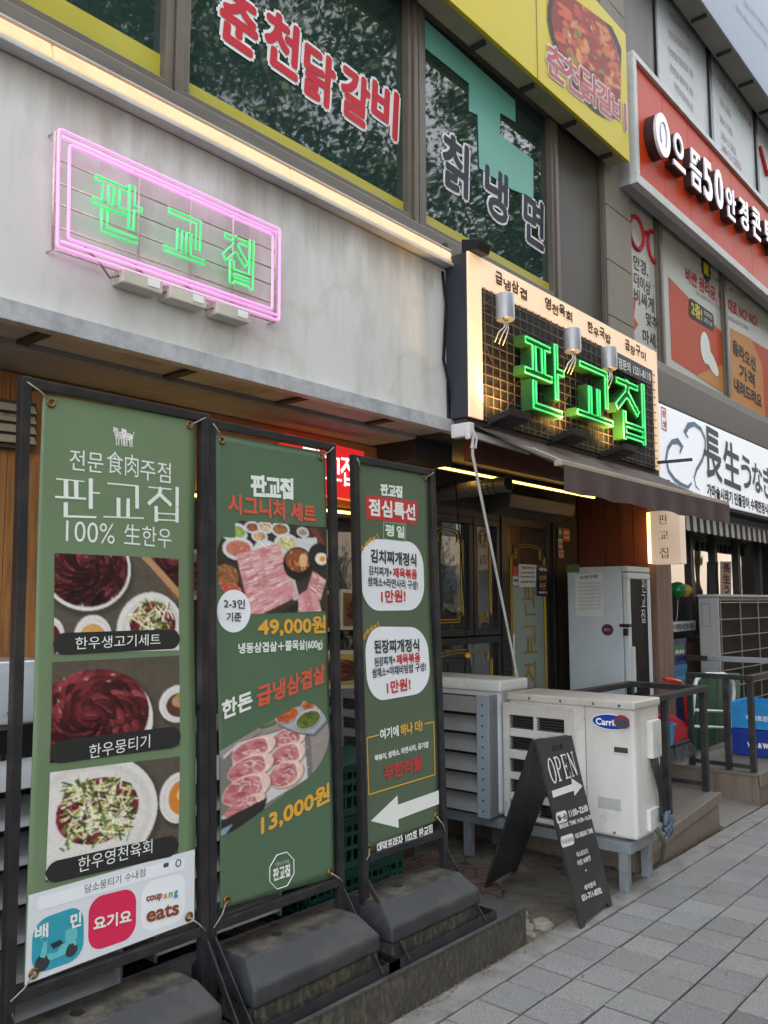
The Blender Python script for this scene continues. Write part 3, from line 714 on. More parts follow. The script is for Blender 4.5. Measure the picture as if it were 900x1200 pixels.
MB().poly([Sp.at(*p) + Sp.n * .001 for p in ((765, 255), (776, 262), (776, 300), (770, 296), (771, 276))]).poly([Sp.at(*p) + Sp.n * .001 for p in ((739, 345), (745, 352), (743, 372), (748, 380), (741, 392))]).build('colour_patch', orange_ink, wD)
MB().poly([Sp.at(*p) + Sp.n * .002 for p in ((783, 324), (848, 392), (852, 463), (787, 421))]).build('colour_patch', orange_ink, wE)
MB().poly([Sp.at(*p) + Sp.n * .003 for p in ((852, 425), (852, 463), (815, 440))]).build('colour_patch', tan_ink, wE)
MB().poly([Sp.at(*p) + Sp.n * .002 for p in ((855, 384), (880, 397), (893, 428), (897, 500), (857, 470))]).build('colour_patch', tan_ink, wF)
MB().poly([Sp.at(*p) + Sp.n * .001 for p in ((880, 398), (925, 425), (925, 520), (890, 490))]).build('colour_patch', orange_ink, wF)
b = MB(); ptext(b, '비싼 권리금, 임', (803, 321), (847, 352), 17, Sp, .02, .012); b.build('lettering', crimson, wE)
b = MB(); ptext(b, '대료 NO! NO!', (853, 357), (887, 377), 15, Sp, .02, .012); b.build('lettering', crimson, wF)
b = MB(); ptext(b, '오픈 비용을 전액지원 해드립니다', (815, 342), (847, 364), 5, Sp); ptext(b, '안경매니저', (833, 324), (848, 334), 6, Sp); b.build('lettering', grey_ink, wE)
b = MB(); ptext(b, '2층 안경원', (853, 337), (873, 350), 6, Sp); ptext(b, '보증금 월세 안경원', (853, 372), (876, 385), 5, Sp); b.build('lettering', grey_ink, wF)
c = Sp.at(827, 315); mb = MB(); mb.poly([c + Sp.n * .002 + np.array([(.13 if i % 2 else .16) * math.cos(i * math.pi / 12), 0, (.13 if i % 2 else .16) * math.sin(i * math.pi / 12)]) for i in range(24)]); mb.build('badge', black_soft, wE)
c = c + Sp.n * .004; MB().poly([c + np.array(q) for q in ((-.07, 0, -.07), (.07, 0, -.07), (.07, 0, .07), (-.07, 0, .07))]).build('badge_centre', yel_ink, wE)
rrect(MB(), quad_px([(807, 348), (836, 369), (836, 389), (807, 371)], Sp), .06, Sp.n, .005).build('speech_bubble', black_soft, wE)
b = MB(); ptext(b, '2층!', (809, 360), (822, 369), 17, Sp, .02, .01, .008); b.build('lettering', yel_ink, wE)
b = MB(); ptext(b, '안경원은', (824, 366), (834, 373), 5, Sp, 0, 0, .008); ptext(b, '2층으로', (824, 374), (834, 381), 5, Sp, 0, 0, .008); b.build('lettering', white_ink, wE)
b = MB(); ptext(b, '올라오신', (858, 405), (885, 428), 17, Sp, .02, .012, .005); ptext(b, '가격', (866, 434), (884, 447), 17, Sp, .02, .014, .005); ptext(b, '내려드려요', (860, 450), (892, 471), 16, Sp, .02, .008, .005); b.build('lettering', black_soft, wF)
b = MB()   # plain abstract drawing on the orange poster
c = Sp.at(826, 408); b.poly([c + Sp.n * .006 + np.array([.14 * math.cos(t), 0, .17 * math.sin(t)]) for t in np.linspace(0, 6.283, 25)[:-1]])
c = Sp.at(833, 424); b.poly([c + Sp.n * .0065 + np.array([.2 * math.cos(t), 0, .10 * math.sin(t) - .08 * math.cos(t)]) for t in np.linspace(0, 6.283, 25)[:-1]]); b.build('drawing', white_ink, wE)
# third floor, right
MB().box(6.96, 7.66, YU + .02, YU + .07, 5.7, 8.6).build('panel', brown_panel, B)
S3 = SY(YU + .03)
paper_w = mat('white_panel', 'bfc2c4', .5, var=.04, scale=2)
xs3 = [7.68, 9.2, 10.82, 12.4, 14.0]
w3 = []
for a, c in zip(xs3[:-1], xs3[1:]):
    w = frame_rect(MB(), a, c, 5.7, 8.6, YU, .04, .09).build('window', charcoal, B, bevel=.004)
    MB().box(a + .035, c - .035, YU + .03, YU + .036, 5.735, 8.57).build('film', paper_w, w); w3.append(w)
b = MB(); pink_soft = mat('faded_red_ink', '9a7d80', .6)
for L, Rr in (((783, 15), (808, 42)), ((783, 38), (808, 62)), ((783, 58), (812, 88)), ((785, 78), (812, 110)), ((790, 100), (812, 128))): ptext(b, '한방진료 통증치료 상담', L, Rr, 9, S3)
b.build('lettering', pink_soft, w3[0])
b = MB()
for L, Rr in (((840, 88), (880, 146)), ((843, 118), (856, 134)), ((843, 138), (858, 156)), ((845, 158), (862, 178)), ((845, 172), (868, 196))): ptext(b, '교통사고 입원실', L, Rr, 9, S3)
b.build('lettering', pink_soft, w3[1])
MB().tube([S3.at(889, 172), S3.at(897, 205), S3.at(905, 200), S3.at(915, 230)], .035, 6).build('drawing', crimson, w3[2])

# ---- ground floor, left: timber wall, header, glazed front
YL = 3.25
MB().box(-2, 1.70, YL + .02, YL + .1, 0, 2.40).build('wall', dark_wall, B)
mb = MB(); x = -2.0
while x < 1.69: mb.box(x + .0015, min(x + .085, 1.70), YL + .002 * random.random(), YL + .018, 0, 2.40); x += .0865
mb.build('cladding', wood_lt, B, bevel=.002)
MB().box(1.702, 4.08, YL - .004, YL + .1, 2.02, 2.40).build('header', wood_h, B)
wl = None
for a, c in ((1.72, 2.50), (2.50, 3.28), (3.28, 4.06)):
    w = window(a, c, .32, 2.01, YL, charcoal, glass_dn, .045, .08, .04, 'shop_window')
    MB().box(a + .045, c - .045, YL + .048, YL + .052, .36, .95).build('film', mat('aqua_film', '9fc0b8', .6, var=.06, scale=3), w)
MB().box(1.70, 4.08, YL, YL + .1, 0, .318).build('wall', dark_wall, B)
MB().box(-2, 3.73, 2.93, YL + .1, 2.405, 2.6).build('lintel', granite_d, B, bevel=.03)
MB().box(-2, 3.73, 2.705, 2.925, 2.43, 2.47).build('soffit', soffit_m, B)
mb = MB()
for k in range(9): mb.box(-1.7 + k * .62, -1.66 + k * .62, 2.72, 2.92, 2.415, 2.429)
mb.build('soffit_bracket', dark_wall, B)
MB().box(3.735, 4.08, 2.95, 3.3, 2.3, 2.62).build('block', mat('dark_timber', '2d2522', .7, var=.2, stretch=(6, 1, 1)), B)
# ---- entrance recess
YE = 3.6
MB().box(4.08, 6.85, YE, YE + .1, 2.18, 2.6).box(4.08, 4.70, YE, YE + .1, 0, 2.18).box(6.47, 6.85, YE, YE + .1, 0, 2.18).build('wall', dark_wall, B)
MB().box(4.06, 4.12, YL + .1, YE, 0, 2.42).build('wall', dark_wall, B)
MB().box(3.74, 6.9, 2.76, YE + .1, 2.43, 2.5).build('ceiling', mat('dark_ceiling', '3a3431', .7, var=.15), B)
MB().box(3.92, 6.9, 2.70, 2.755, 2.29, 2.46).build('beam', wood_red, B, bevel=.004)
mb = MB()
for k in range(5): mb.box(6.86, 6.88, 2.96 + k * .128, 2.96 + k * .128 + .122, .1, 2.42)
mb.build('wall_boards', wood_red, B, bevel=.003)
mb = MB()
for k in range(3): mb.box(6.885 + k * .107, 6.885 + k * .107 + .103, 2.90, 3.4, .1, 2.42)
mb.build('column', wood_col, B, bevel=.004)
def ornament(mb, x0, x1, z0, z1, y, r=.006, n=.05):
    for d in (0, .02):
        a, b_, c, e = x0 + d, x1 - d, z0 + d, z1 - d
        pts = [(a, y, c + n), (a + n, y, c + n * .9), (a + n, y, c), (b_ - n, y, c), (b_ - n, y, c + n * .9), (b_, y, c + n), (b_, y, e - n), (b_ - n, y, e - n * .9), (b_ - n, y, e)]
        m_ = (a + b_) / 2; w = (b_ - a) / 2 - n
        pts += [(m_ + w * math.cos(t), y, e + .03 * math.sin(t)) for t in np.linspace(0.2, math.pi - .2, 9)]
        pts += [(a + n, y, e), (a + n, y, e - n * .9), (a, y, e - n)]
        mb.tube(pts, r * .7, 5, True)
    return mb
mbf = (('shop_window', 4.70, 5.23, 1.25, 2.12), ('shop_window', 5.24, 5.60, 1.25, 2.12), ('shop_window', 4.70, 5.60, .3, 1.24))
for nm, a, c, z0, z1 in mbf:
    w = window(a, c, z0, z1, YE, charcoal, glass_dn, .05, .08, .04, nm)
    ornament(MB(), a + .08, c - .08, z0 + .1, z1 - .12, YE + .036).build('gilt_line', gold_ink, w)
MB().box(4.70, 5.62, YE, YE + .09, .1, .298).box(4.7, 5.62, YE, YE + .09, 2.122, 2.18).build('frame_panel', charcoal, B)
for a_, c_ in ((5.605, 5.66), (6.415, 6.465)): MB().box(a_, c_, YE - .01, YE + .09, .12, 2.18).build('door_jamb', charcoal, B, bevel=.003)
door = frame_rect(MB(), 5.665, 6.41, .16, 2.17, YE + .01, .07, .05).build('door', charcoal, B, bevel=.004)
MB().box(5.73, 6.345, YE + .03, YE + .038, .225, 2.105).build('pane', glass_dn, door)
MB().box(5.80, 6.28, YE + .024, YE + .0285, .23, 1.72).build('film', mat('frosted_film', '8d9a92', .6, var=.08, scale=4), door)
ornament(MB(), 5.77, 6.305, .28, 1.93, YE + .018, .007, .07).build('gilt_line', gold_ink, door)
MB().cyl((5.70, YE - .045, .95), (5.70, YE - .045, 1.25), .012).cyl((5.70, YE - .045, .98), (5.70, YE + .02, .98), .008, 10).cyl((5.70, YE - .045, 1.22), (5.70, YE + .02, 1.22), .008, 10).build('handle', mat('steel', 'b5b7b8', .3, metal=.9), door, smooth=True)
b = MB()
Sd = SY(YE + .022)
for st_, (px, py), (wd, ht) in ((PAN, (620, 702), (.20, .27)), (GYO, (621, 749), (.20, .24)), (JIP, (622, 796), (.20, .27))):
    c = Sd.at(px, py); shop_letters(b, [c + np.array(o) for o in ((-wd / 2, 0, ht / 2), (wd / 2, 0, ht / 2), (wd / 2, 0, -ht / 2), (-wd / 2, 0, -ht / 2))], 0, .06, .11, Sd.n, .004, (st_,))
b.build('lettering', gold_ink, door)
# ---- ground floor, right: eel restaurant front
YR = 3.4
mx_ = [7.215] + [SY(YR).at(p, 690)[0] for p in (784, 813, 841, 868, 893, 916)]
for a, c_ in zip(mx_[:-1], mx_[1:]): window(a + .004, c_ - .004, 1.08, 2.42, YR, charcoal, glass_clear, .04, .08, .04, 'shop_window')
MB().box(7.2, 13, YR + .01, YR + .1, .2, 1.075).build('wall', wood_col, B)
MB().box(7.2, 13, YR, YR + .1, 2.425, 3.2).build('wall', dark_wall, B)
# rooms seen through the glass
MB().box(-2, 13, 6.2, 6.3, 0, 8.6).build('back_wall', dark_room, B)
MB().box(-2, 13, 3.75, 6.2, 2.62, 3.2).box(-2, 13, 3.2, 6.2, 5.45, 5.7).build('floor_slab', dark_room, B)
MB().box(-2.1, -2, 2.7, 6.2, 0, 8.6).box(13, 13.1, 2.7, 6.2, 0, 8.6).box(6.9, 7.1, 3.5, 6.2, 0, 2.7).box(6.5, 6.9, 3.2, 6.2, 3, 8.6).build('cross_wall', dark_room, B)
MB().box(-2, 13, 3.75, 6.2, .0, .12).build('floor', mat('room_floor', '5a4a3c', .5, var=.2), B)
MB().box(-2, 13, 3.1, 6.3, 8.6, 8.8).build('roof', granite_d, B)
# rest of the building beyond what stands here
MB().box(13.1, 60, 2.9, 14, 0, 19).build('wall', granite, B)
MB().box(-14, 13.1, 3.12, 14, 8.81, 19).build('upper_wall', granite, B)
MB().box(-14, -2.1, 2.9, 14, 0, 8.8).build('side_wall', granite, B)

# ================================================================ SIGNS ON THE FACADE
# grey sheet-metal fascia with its trim
YF = 2.70
fb = thing('fascia_board', (1.2, YF, 2.4), 'wide pale grey sheet-metal fascia carrying the pink and green neon sign', 'fascia')
zt = P(262, 152, YF)[1]
MB().box(-2, 3.715, YF, YF + .22, 2.48, 3.328).build('panel', fascia_m, fb, bevel=.004)
MB().box(-2, 3.755, YF - .03, YF + .006, 2.41, 2.48).box(-2, 3.755, YF + .008, YF + .03, 2.413, 2.43).build('trim', galv, fb, bevel=.003)
ls = thing('light_strip', (1.2, 2.7, 3.4), 'long warm white light strip running along the top of the grey fascia', 'light strip')
warm = mat('warm_diffuser', 'd9b98e', .4, var=.04, scale=5, emit=(1.0, .62, .30), estr=.24, dirt='b0905c', dirt_scale=6, dirt_amt=.5)
mb = MB(); x = -2.0
while x < 3.70:
    e = min(x + 1.12, 3.70); mb.hexa([(x + .003, 2.655, 3.358), (e - .003, 2.655, 3.358), (e - .003, 2.80, 3.358), (x + .003, 2.80, 3.358), (x + .003, 2.668, 3.418), (e - .003, 2.668, 3.418), (e - .003, 2.80, 3.418), (x + .003, 2.80, 3.418)]); x = e
mb.build('diffuser', warm, ls, bevel=.006)
MB().box(-2, 3.71, 2.645, 2.81, 3.332, 3.350).box(-2, 3.71, 2.672, 3.015, 3.43, 3.438).build('housing', white_metal, ls, bevel=.003)
MB().box(3.7205, 3.74, 2.72, 3.0, 2.45, 3.5).build('end_plate', dark_wall, fb)

# neon sign
SN = SY(YF - .07)
ns = thing('neon_sign', (1.7, YF - .05, 2.7), 'pink framed neon sign with three green neon syllables on grey fascia', 'neon sign')
pink = lamp_mat('pink_neon', (.85, .42, .75), .50, (1.0, .24, .70))
green_thin = lamp_mat('green_neon_thin', (.15, .6, .28), .38, (.03, .9, .17))
tube_off = mat('steel_rod', 'cdbfb9', .5, metal=.5, var=.2, scale=20, dirt='6b4a3a', dirt_amt=.5)
q = quad_px([(69, 151), (328, 269), (327, 376), (67, 289)], SN)
def inset(q, m):
    w = np.linalg.norm(q[1] - q[0]); h = np.linalg.norm(q[3] - q[0]); a, b = m / w, m / h
    return [bil(q, a, b), bil(q, 1 - a, b), bil(q, 1 - a, 1 - b), bil(q, a, 1 - b)]
def rtube(mb, q, r, c=.02):
    pts = []
    for i in range(4):
        p, a, b = q[i], q[i - 1], q[(i + 1) % 4]
        da = (a - p) / np.linalg.norm(a - p); db = (b - p) / np.linalg.norm(b - p); pts += [p + da * c, p + (da + db) * c * .3, p + db * c]
    return mb.tube(pts, r, 8, True)
for m_ in (.0, .040): rtube(MB(), inset(q, m_), .0055, .010).build('pink_tube', pink, ns, smooth='all')
for v0, v1 in ((.055, .055), (.945, .945)): MB().tube([bil(q, .012, v0), bil(q, .988, v1)], .0055, 8).build('pink_tube', pink, ns, smooth='all')
mb = MB(); qs = [p + np.array([0, .03, 0]) for p in q]
for v in (.0, .22, .42, .6, .8, 1.0): mb.tube([bil(qs, 0, v), bil(qs, 1, v)], .0042, 6)
for u in (0, .33, .56, .77, 1): mb.tube([bil(qs, u, 0), bil(qs, u, 1)], .0055, 6)
for u in (0, .33, .56, .77, 1):
    for v in (0, 1): mb.tube([bil(qs, u, v), bil(qs, u, v) + np.array([0, .04, 0])], .004, 6)
mb.build('support_grid', tube_off, ns, smooth='all')
for st_, (cx, cy), (wpx, hpx) in ((PAN, (138, 246), (50, 68)), (GYO, (217, 277), (42, 57)), (JIP, (282, 306), (35, 57))):
    c = SN.at(cx, cy); w = (SN.at(cx + wpx / 2, cy + wpx / 4) - SN.at(cx - wpx / 2, cy - wpx / 4))[0]; h = hpx * (SN.at(cx, cy) - SN.at(cx, cy + 1))[2] * .93
    mb = MB()
    for lp in glyph_loops(st_, .10, .13):
        mb.tube([c + np.array([(p[0] - .5) * w, .0, (p[1] - .5) * h]) for p in lp], .0042, 6, True)
    mb.build('green_tube', green_thin, ns, smooth='all')
box_m = mat('transformer_case', 'cfc9bc', .5, var=.05, scale=6, dirt='8d8273', dirt_amt=.5)
mb = MB()
for px, py in ((158, 333), (211, 351), (264, 369)):
    c = SY(YF - .02).at(px, py)
    o = MB().box(c[0] - .085, c[0] + .085, YF - .075, YF - .002, c[2] - .028, c[2] + .028).build('transformer', box_m, ns, bevel=.006)
    MB().box(c[0] + .02, c[0] + .07, YF - .0775, YF - .0755, c[2] - .012, c[2] + .016).build('rating_plate', white_ink, o)
    mb.tube([c + np.array([-.085, -.03, 0]), c + np.array([-.12, -.03, -.02]), c + np.array([-.16, -.02, .03]), c + np.array([-.2, .01, .08])], .004, 6)
mb.build('cable', mat('cable_sheath', '7d7268', .6), ns, smooth='all')

# projecting lightbox with big green letters
LB = thing('signboard', (4.9, 2.55, 2.45), 'lit cream-framed signboard with black grid and three big green neon letters', 'signboard')
SL = SY(2.55)
zb, zt = 2.478, 3.392; x0, x1 = 3.685, 6.19
cream = mat('cream_panel', 'f0d9bd', .45, var=.03, emit=(1.0, .60, .32), estr=.22)
MB().box(x0, x1, 2.56, 2.75, zb, zt).build('case', mat('dark_case', '30323a', .5, metal=.3, var=.1), LB, bevel=.004)
fr = MB(); t1, tl, tr = .165, .125, .07
fr.box(x0, x1, 2.545, 2.558, zt - t1, zt).box(x0, x0 + tl, 2.545, 2.558, zb, zt - t1 - .001).box(x1 - tr, x1, 2.545, 2.558, zb, zt - t1 - .001).build('border', cream, LB, bevel=.002)
gx0, gx1, gz0, gz1 = x0 + tl, x1 - tr, zb, zt - t1
MB().box(gx0, gx1, 2.5585, 2.561, gz0, gz1).build('backing', mat('black_backing', '1b1917', .55, var=.2), LB)
mb = MB()
k = 0
x = gx0 + .02
while x < gx1: mb.box(x, x + .006, 2.540, 2.545, gz0, gz1); x += .074
z = gz0 + .02
while z < gz1: mb.box(gx0, gx1, 2.5345, 2.5395, z, z + .006); z += .058
for _ in range(34):
    a = np.array([gx0 + .05 + rng.random() * (gx1 - gx0 - .1), 2.548, gz0 + rng.random() * (gz1 - gz0)]); b_ = a + np.array([(rng.random() - .5) * .3, 0, (rng.random() - .5) * .3]); b_[0] = np.clip(b_[0], gx0, gx1); b_[2] = np.clip(b_[2], gz0, gz1); mb.bar(a, b_, .005)
mb.build('wire_grid', mat('grid_wire', '6a6258', .35, metal=.5, var=.2), LB)
side_g = mat('green_enamel', '2a5a2c', .35, var=.15, scale=4)
face_g = mat('green_face', '0f3a1c', .4, var=.1)
green_neon = lamp_mat('green_neon', (.12, .6, .25), .46, (.02, .95, .18))
for st_, qd in ((PAN, [(615, 391), (657, 411), (657, 492), (617, 474)]), (GYO, [(676, 420), (714, 436), (714, 502), (677, 486)]), (JIP, [(722, 441), (757, 455), (757, 522), (723, 506)])):
    S2 = SY(2.47); q = [S2.at(*p) for p in qd]
    w = (q[1][0] - q[0][0]); h = (q[0][2] - q[3][2] + q[1][2] - q[2][2]) / 2; ox = (q[0][0] + q[3][0]) / 2; oz = (q[3][2] + q[2][2]) / 2
    lps = glyph_loops(st_, .125, .13)
    v, f = loops_mesh(lps, .066)
    sx = lambda a: ox + a * w
    sz = lambda b_: oz + b_ * h
    L_ = MB().add([(sx(p[0]), 2.535 - p[2], sz(p[1])) for p in v], f).build('letter', side_g, LB)
    mb = MB()
    for lp in glyph_loops(st_, .075, .08): mb.tube([(sx(p[0]), 2.463, sz(p[1])) for p in lp], .0048, 6, True)
    mb.build('neon_tube', green_neon, L_, smooth='all')
can_m = mat('lamp_can', '9da2a8', .4, metal=.3, var=.06)
for px, py in ((592, 361), (671, 400), (714, 421)):
    c = SY(2.47).at(px, py)
    o = MB().lathe((c[0], 2.47, c[2]), [(.047, -.07), (.052, -.065), (.052, .07), (.047, .078), (0.001, .079)], 24).build('transformer_can', can_m, LB, smooth=True)
    mb = MB()
    for a in (-.02, 0, .02): mb.tube([(c[0] + a, 2.47, c[2] - .07), (c[0] + a - .02, 2.45, c[2] - .12), (c[0] + a * 2 - .045, 2.46, c[2] - .16), (c[0] + a * 2 - .04, 2.49, c[2] - .21)], .0035, 5)
    mb.build('lead', white_metal, o, smooth='all')
fl_m = mat('floodlight_case', '1d1e20', .45, metal=.3)
lampf = lamp_mat('floodlight_lens', (1.0, .75, .35), 2.0, (1, .55, .16))
for px, py in ((600, 488), (672, 510), (730, 527)):
    c = SY(2.38).at(px, py)
    o = MB().hexa([(c[0] - .10, 2.33, c[2] - .015), (c[0] + .10, 2.33, c[2] - .015), (c[0] + .10, 2.47, c[2] - .05), (c[0] - .10, 2.47, c[2] - .05), (c[0] - .10, 2.32, c[2] + .022), (c[0] + .10, 2.32, c[2] + .022), (c[0] + .10, 2.47, c[2] - .012), (c[0] - .10, 2.47, c[2] - .012)]).box(c[0] - .012, c[0] + .012, 2.47, 2.56, c[2] - .04, c[2] - .02).build('floodlight', fl_m, LB, bevel=.004)
    MB().hexa([(c[0] - .08, 2.36, c[2] + .0125), (c[0] + .08, 2.36, c[2] + .0125), (c[0] + .08, 2.46, c[2] - .0095), (c[0] - .08, 2.46, c[2] - .0095), (c[0] - .08, 2.36, c[2] + .0165), (c[0] + .08, 2.36, c[2] + .0165), (c[0] + .08, 2.46, c[2] - .0055), (c[0] - .08, 2.46, c[2] - .0055)]).build('lens', lampf, o)
for px, py in ((600, 488), (672, 510), (730, 527)):
    c = SY(2.42).at(px, py); l_ = bpy.data.lights.new('floodlight_bulb', 'SPOT'); l_.energy = 14 * EK; l_.color = (1, .55, .18); l_.spot_size = R(130); l_.spot_blend = .8; l_.shadow_soft_size = .04
    lo = bpy.data.objects.new('floodlight_bulb', l_); COL.objects.link(lo); lo.location = (c[0], 2.42, c[2] + .03); lo.rotation_euler = Vector((0, -.42, -1)).to_track_quat('Z', 'Y').to_euler(); lo.parent = LB; lo.location = lo.location - LB.location
MB().bar((6.12, 2.54, 2.53), (6.18, 2.30, 2.535), .03, .02).build('bracket', fl_m, LB)
b = MB(); SB = SY(2.545)
for t, L, Rr in (('급냉삼겹', (580, 325), (618, 345)), ('영천육회', (638, 355), (671, 371)), ('한우국밥', (688, 383), (716, 397)), ('곱창구이', (732, 404), (757, 417))):
    for i, ch in enumerate(t):
        u = (i + .0) / 4; u2 = (i + .9) / 4; a = (L[0] + (Rr[0] - L[0]) * u, L[1] + (Rr[1] - L[1]) * u + (2 if i % 2 else -1)); c = (L[0] + (Rr[0] - L[0]) * u2, L[1] + (Rr[1] - L[1]) * u2 + (2 if i % 2 else -1))
        ptext(b, ch, a, c, 15 - (i % 2) * 2 - (L[0] - 580) / 60, SB, .02, .003)
b.build('lettering', mat('brush_ink', '33261c', .6), LB)
q = quad_px([(722, 412), (764, 434), (764, 452), (722, 432)], SY(2.51))
MB().slab(q, (0, -1, 0), .01).build('phone_plate', mat('phone_plate', '3b3c3f', .5), LB)
b = MB(); ptext(b, '점문의 1551-8110', (724, 425), (762, 442), 12, SY(2.51), .02, .002, .004); b.build('phone_lettering', white_ink, LB)
MB().hexa([(3.70, 2.50, zt + .004), (3.82, 2.50, zt + .004), (3.82, 2.60, zt + .004), (3.70, 2.60, zt + .004), (3.70, 2.48, zt + .05), (3.82, 2.48, zt + .05), (3.82, 2.60, zt + .085), (3.70, 2.60, zt + .085)]).build('floodlight', fl_m, LB, bevel=.004)
mb = MB(); g = random.Random(8)
for k in range(5):
    x = 3.64 + .012 * k; mb.tube([(x, 2.69, 3.30), (x + .01, 2.675, 3.1 + .05 * g.random()), (x - .01, 2.68, 2.8), (x + .02, 2.675, 2.60 + .1 * g.random()), (x + .05, 2.68, 2.47)], .005, 6) if k < 2 else None
mb.build('cable', black_ink, LB, smooth='all')
# dark timber post between fascia and signboard
mb = MB().box(3.775, 3.90, 2.752, 2.90, 2.42, 3.36).box(3.76, 3.80, 2.72, 2.75, 2.42, 3.38); mb.build('post', mat('weathered_post', '3d332c', .75, var=.3, stretch=(10, 10, .8), bump=.3), B, bevel=.003)

# yellow sign box on the second-floor canopy
YS = 2.86
ys = thing('signboard', (4.5, YS, 4.85), 'bright yellow boxed sign with a food photo above the dark windows', 'signboard')
yx1 = P(738, 190, YS)[0]; yz0 = P(738, 190, YS)[1]; yz1 = yz0 + 1.15
yel = mat('yellow_face', 'd9c52c', .5, spec=.25, var=.04, scale=2)
MB().box(1.0, yx1, YS, YS + .03, yz0, yz1).build('face', yel, ys, bevel=.003)
MB().box(1.0, yx1 - .005, YS + .032, YU - .02, yz0 + .008, yz1 - .01).build('case', mat('sign_underside', 'a39a80', .6, var=.1, dirt='6d6450', dirt_amt=.5), ys, bevel=.004)
mb = MB()
for k in range(8): x = yx1 - .25 - k * .62; mb.box(x, x + .03, YS + .05, YU - .03, yz0 - .02, yz0 + .006)
mb.build('bracket', dark_wall, ys)
SYs = SY(YS)
def stew():
    c = Canvas(110, 150, 'd2b92c'); A = c.asp; cx, cy = .56, .56; bowl = c.mell(cx, cy, .54, .74, -14); c.a = bowl.copy()
    c.ell(cx, cy, .54, .74, '1a1513', -14); inner = c.mell(cx - .02, cy - .02, .47, .66, -14); c.put(inner, '8f2a12')
    for k in range(150):
        a = rng.random() * 6.28; r = math.sqrt(rng.random()); x = cx + .44 * r * math.cos(a); y = cy + .62 * r * math.sin(a)
        c.ell(x, y, .04 + .06 * rng.random(), .025 + .03 * rng.random(), ('a8331a', 'c2492a', '7a1f10', 'd9653c', '933019')[rng.integers(5)], rng.random() * 180, .9, inner)
        if k % 5 == 0: c.ell(x, y, .10, .035, ('e0a060', 'd98a4e', 'c97048')[k % 3], rng.random() * 180, .85, inner)
        if k % 11 == 0: c.ell(x, y, .06, .028, ('5f7a2c', '86963a')[k % 2], rng.random() * 180, .9, inner)
    for k in range(40): a = rng.random() * 6.28; c.line((cx + .3 * math.cos(a), cy + .4 * math.sin(a)), (cx + .3 * math.cos(a) + .03, cy + .4 * math.sin(a) + .01), .008, 'f0d0b0', .8, inner)
    return c
picture('food_photo', stew(), quad_px([(640, -25), (728, 40), (726, 160), (640, 95)], SYs), SYs.n, GLOSS_PRINT, ys, .004)
a = MB(); b = MB()
for ch, L, Rr, h in (('춘', (640, 66), (662, 84), 46), ('천', (661, 82), (682, 100), 46), ('닭', (680, 94), (700, 111), 48), ('갈', (699, 110), (717, 125), 46), ('비', (717, 124), (733, 138), 44)):
    
    q_ = [SYs.at(*L), SYs.at(*Rr)]; hh_ = h * .0052; lettering(a, ch, q_[0] - [0, 0, hh_ / 2], q_[1] - q_[0], (0, 0, hh_), SYs.n, 0, .020, .004, big=True); lettering(b, ch, q_[0] - [0, 0, hh_ / 2], q_[1] - q_[0], (0, 0, hh_), SYs.n, 0, .007, .006, big=True)
a.build('letter_outline', white_ink, ys); b.build('lettering', mat('sign_red', 'b3232e', .5), ys)
MB().box(P(629, 40, YS)[0] - .004, P(629, 40, YS)[0] + .004, YS - .003, YS - .001, yz0, yz1).build('joint', mat('joint_shade', '8d7c22', .6), ys)

# red sign box with raised white letters
rs_y = 2.86
rs = thing('signboard', (7.5, rs_y, 4.7), 'red corrugated signboard with raised white letters in a white frame', 'signboard')
rx0, rz0 = P(747, 213, rs_y); rz1 = P(741, 57, rs_y)[1]
red_m = mat('red_sheet', 'd03f14', .5, spec=.2, var=.06, scale=2)
mb = MB(); x = rx0 + .06
while x < 13: mb.box(x + .003, min(x + .62, 13) - .003, rs_y + .03, rs_y + .05, rz0 + .08, rz1 - .05); x += .62
mb.build('face', red_m, rs, bevel=.002)
MB().box(rx0, 13, rs_y, rs_y + .07, rz1 - .055, rz1).box(rx0, 13, rs_y, rs_y + .07, rz0, rz0 + .085).box(rx0, rx0 + .065, rs_y + .001, rs_y + .07, rz0 + .086, rz1 - .056).build('frame', white_metal, rs, bevel=.004)
MB().box(rx0 + .004, 13, rs_y + .072, YU - .02, rz0 + .004, rz1 - .004).build('case', mat('sign_case', '9fa3a3', .5, metal=.2, var=.08), rs, bevel=.004)
letter_w = mat('letter_face', 'd8d8de', .25, var=.03, coat=.4); letter_s = mat('letter_side', '2b1613', .5)
SR = SY(rs_y - .05)
def raised(ch, c, w, h, fat, parent, dep=.10):
    vs, fs = [], []
    for nm, m_, y0, y1 in (('letter', letter_s, rs_y + .028, rs_y - .045), ('letter_face', letter_w, rs_y - .0455, rs_y - .06)):
        q_, f, wh = text_mesh(ch, .022)
        k = MB(); n = len(q_)
        from collections import Counter
        cnt = Counter()
        for fc in f:
            for i in range(len(fc)): cnt[tuple(sorted((fc[i], fc[(i + 1) % len(fc)])))] += 1
        pf = [(c[0] + (p[0] - .5) * w, y1, c[1] + (p[1] - .5) * h) for p in q_]; pb = [(p[0], y0, p[2]) for p in pf]
        sf = [(a_, b_, b_ + n, a_ + n) for (a_, b_), q1 in cnt.items() if q1 == 1]
        k.add(pf + pb, list(f) + sf); o = k.build(nm, m_, parent)
        if nm == 'letter': parent = o
c = SR.at(773, 160); n_ = 28
for nm, m_, rr, y0, y1 in (('emblem', letter_s, .20, rs_y + .028, rs_y - .06), ('emblem_face', letter_w, .20, rs_y - .0605, rs_y - .085)):
    o = MB().prism([(c[0] + rr * .8 * math.cos(t), y1, c[2] + rr * math.sin(t)) for t in np.linspace(0, 2 * math.pi, n_ + 1)[:-1]], (0, y0 - y1, 0)).build(nm, m_, rs, smooth=True)
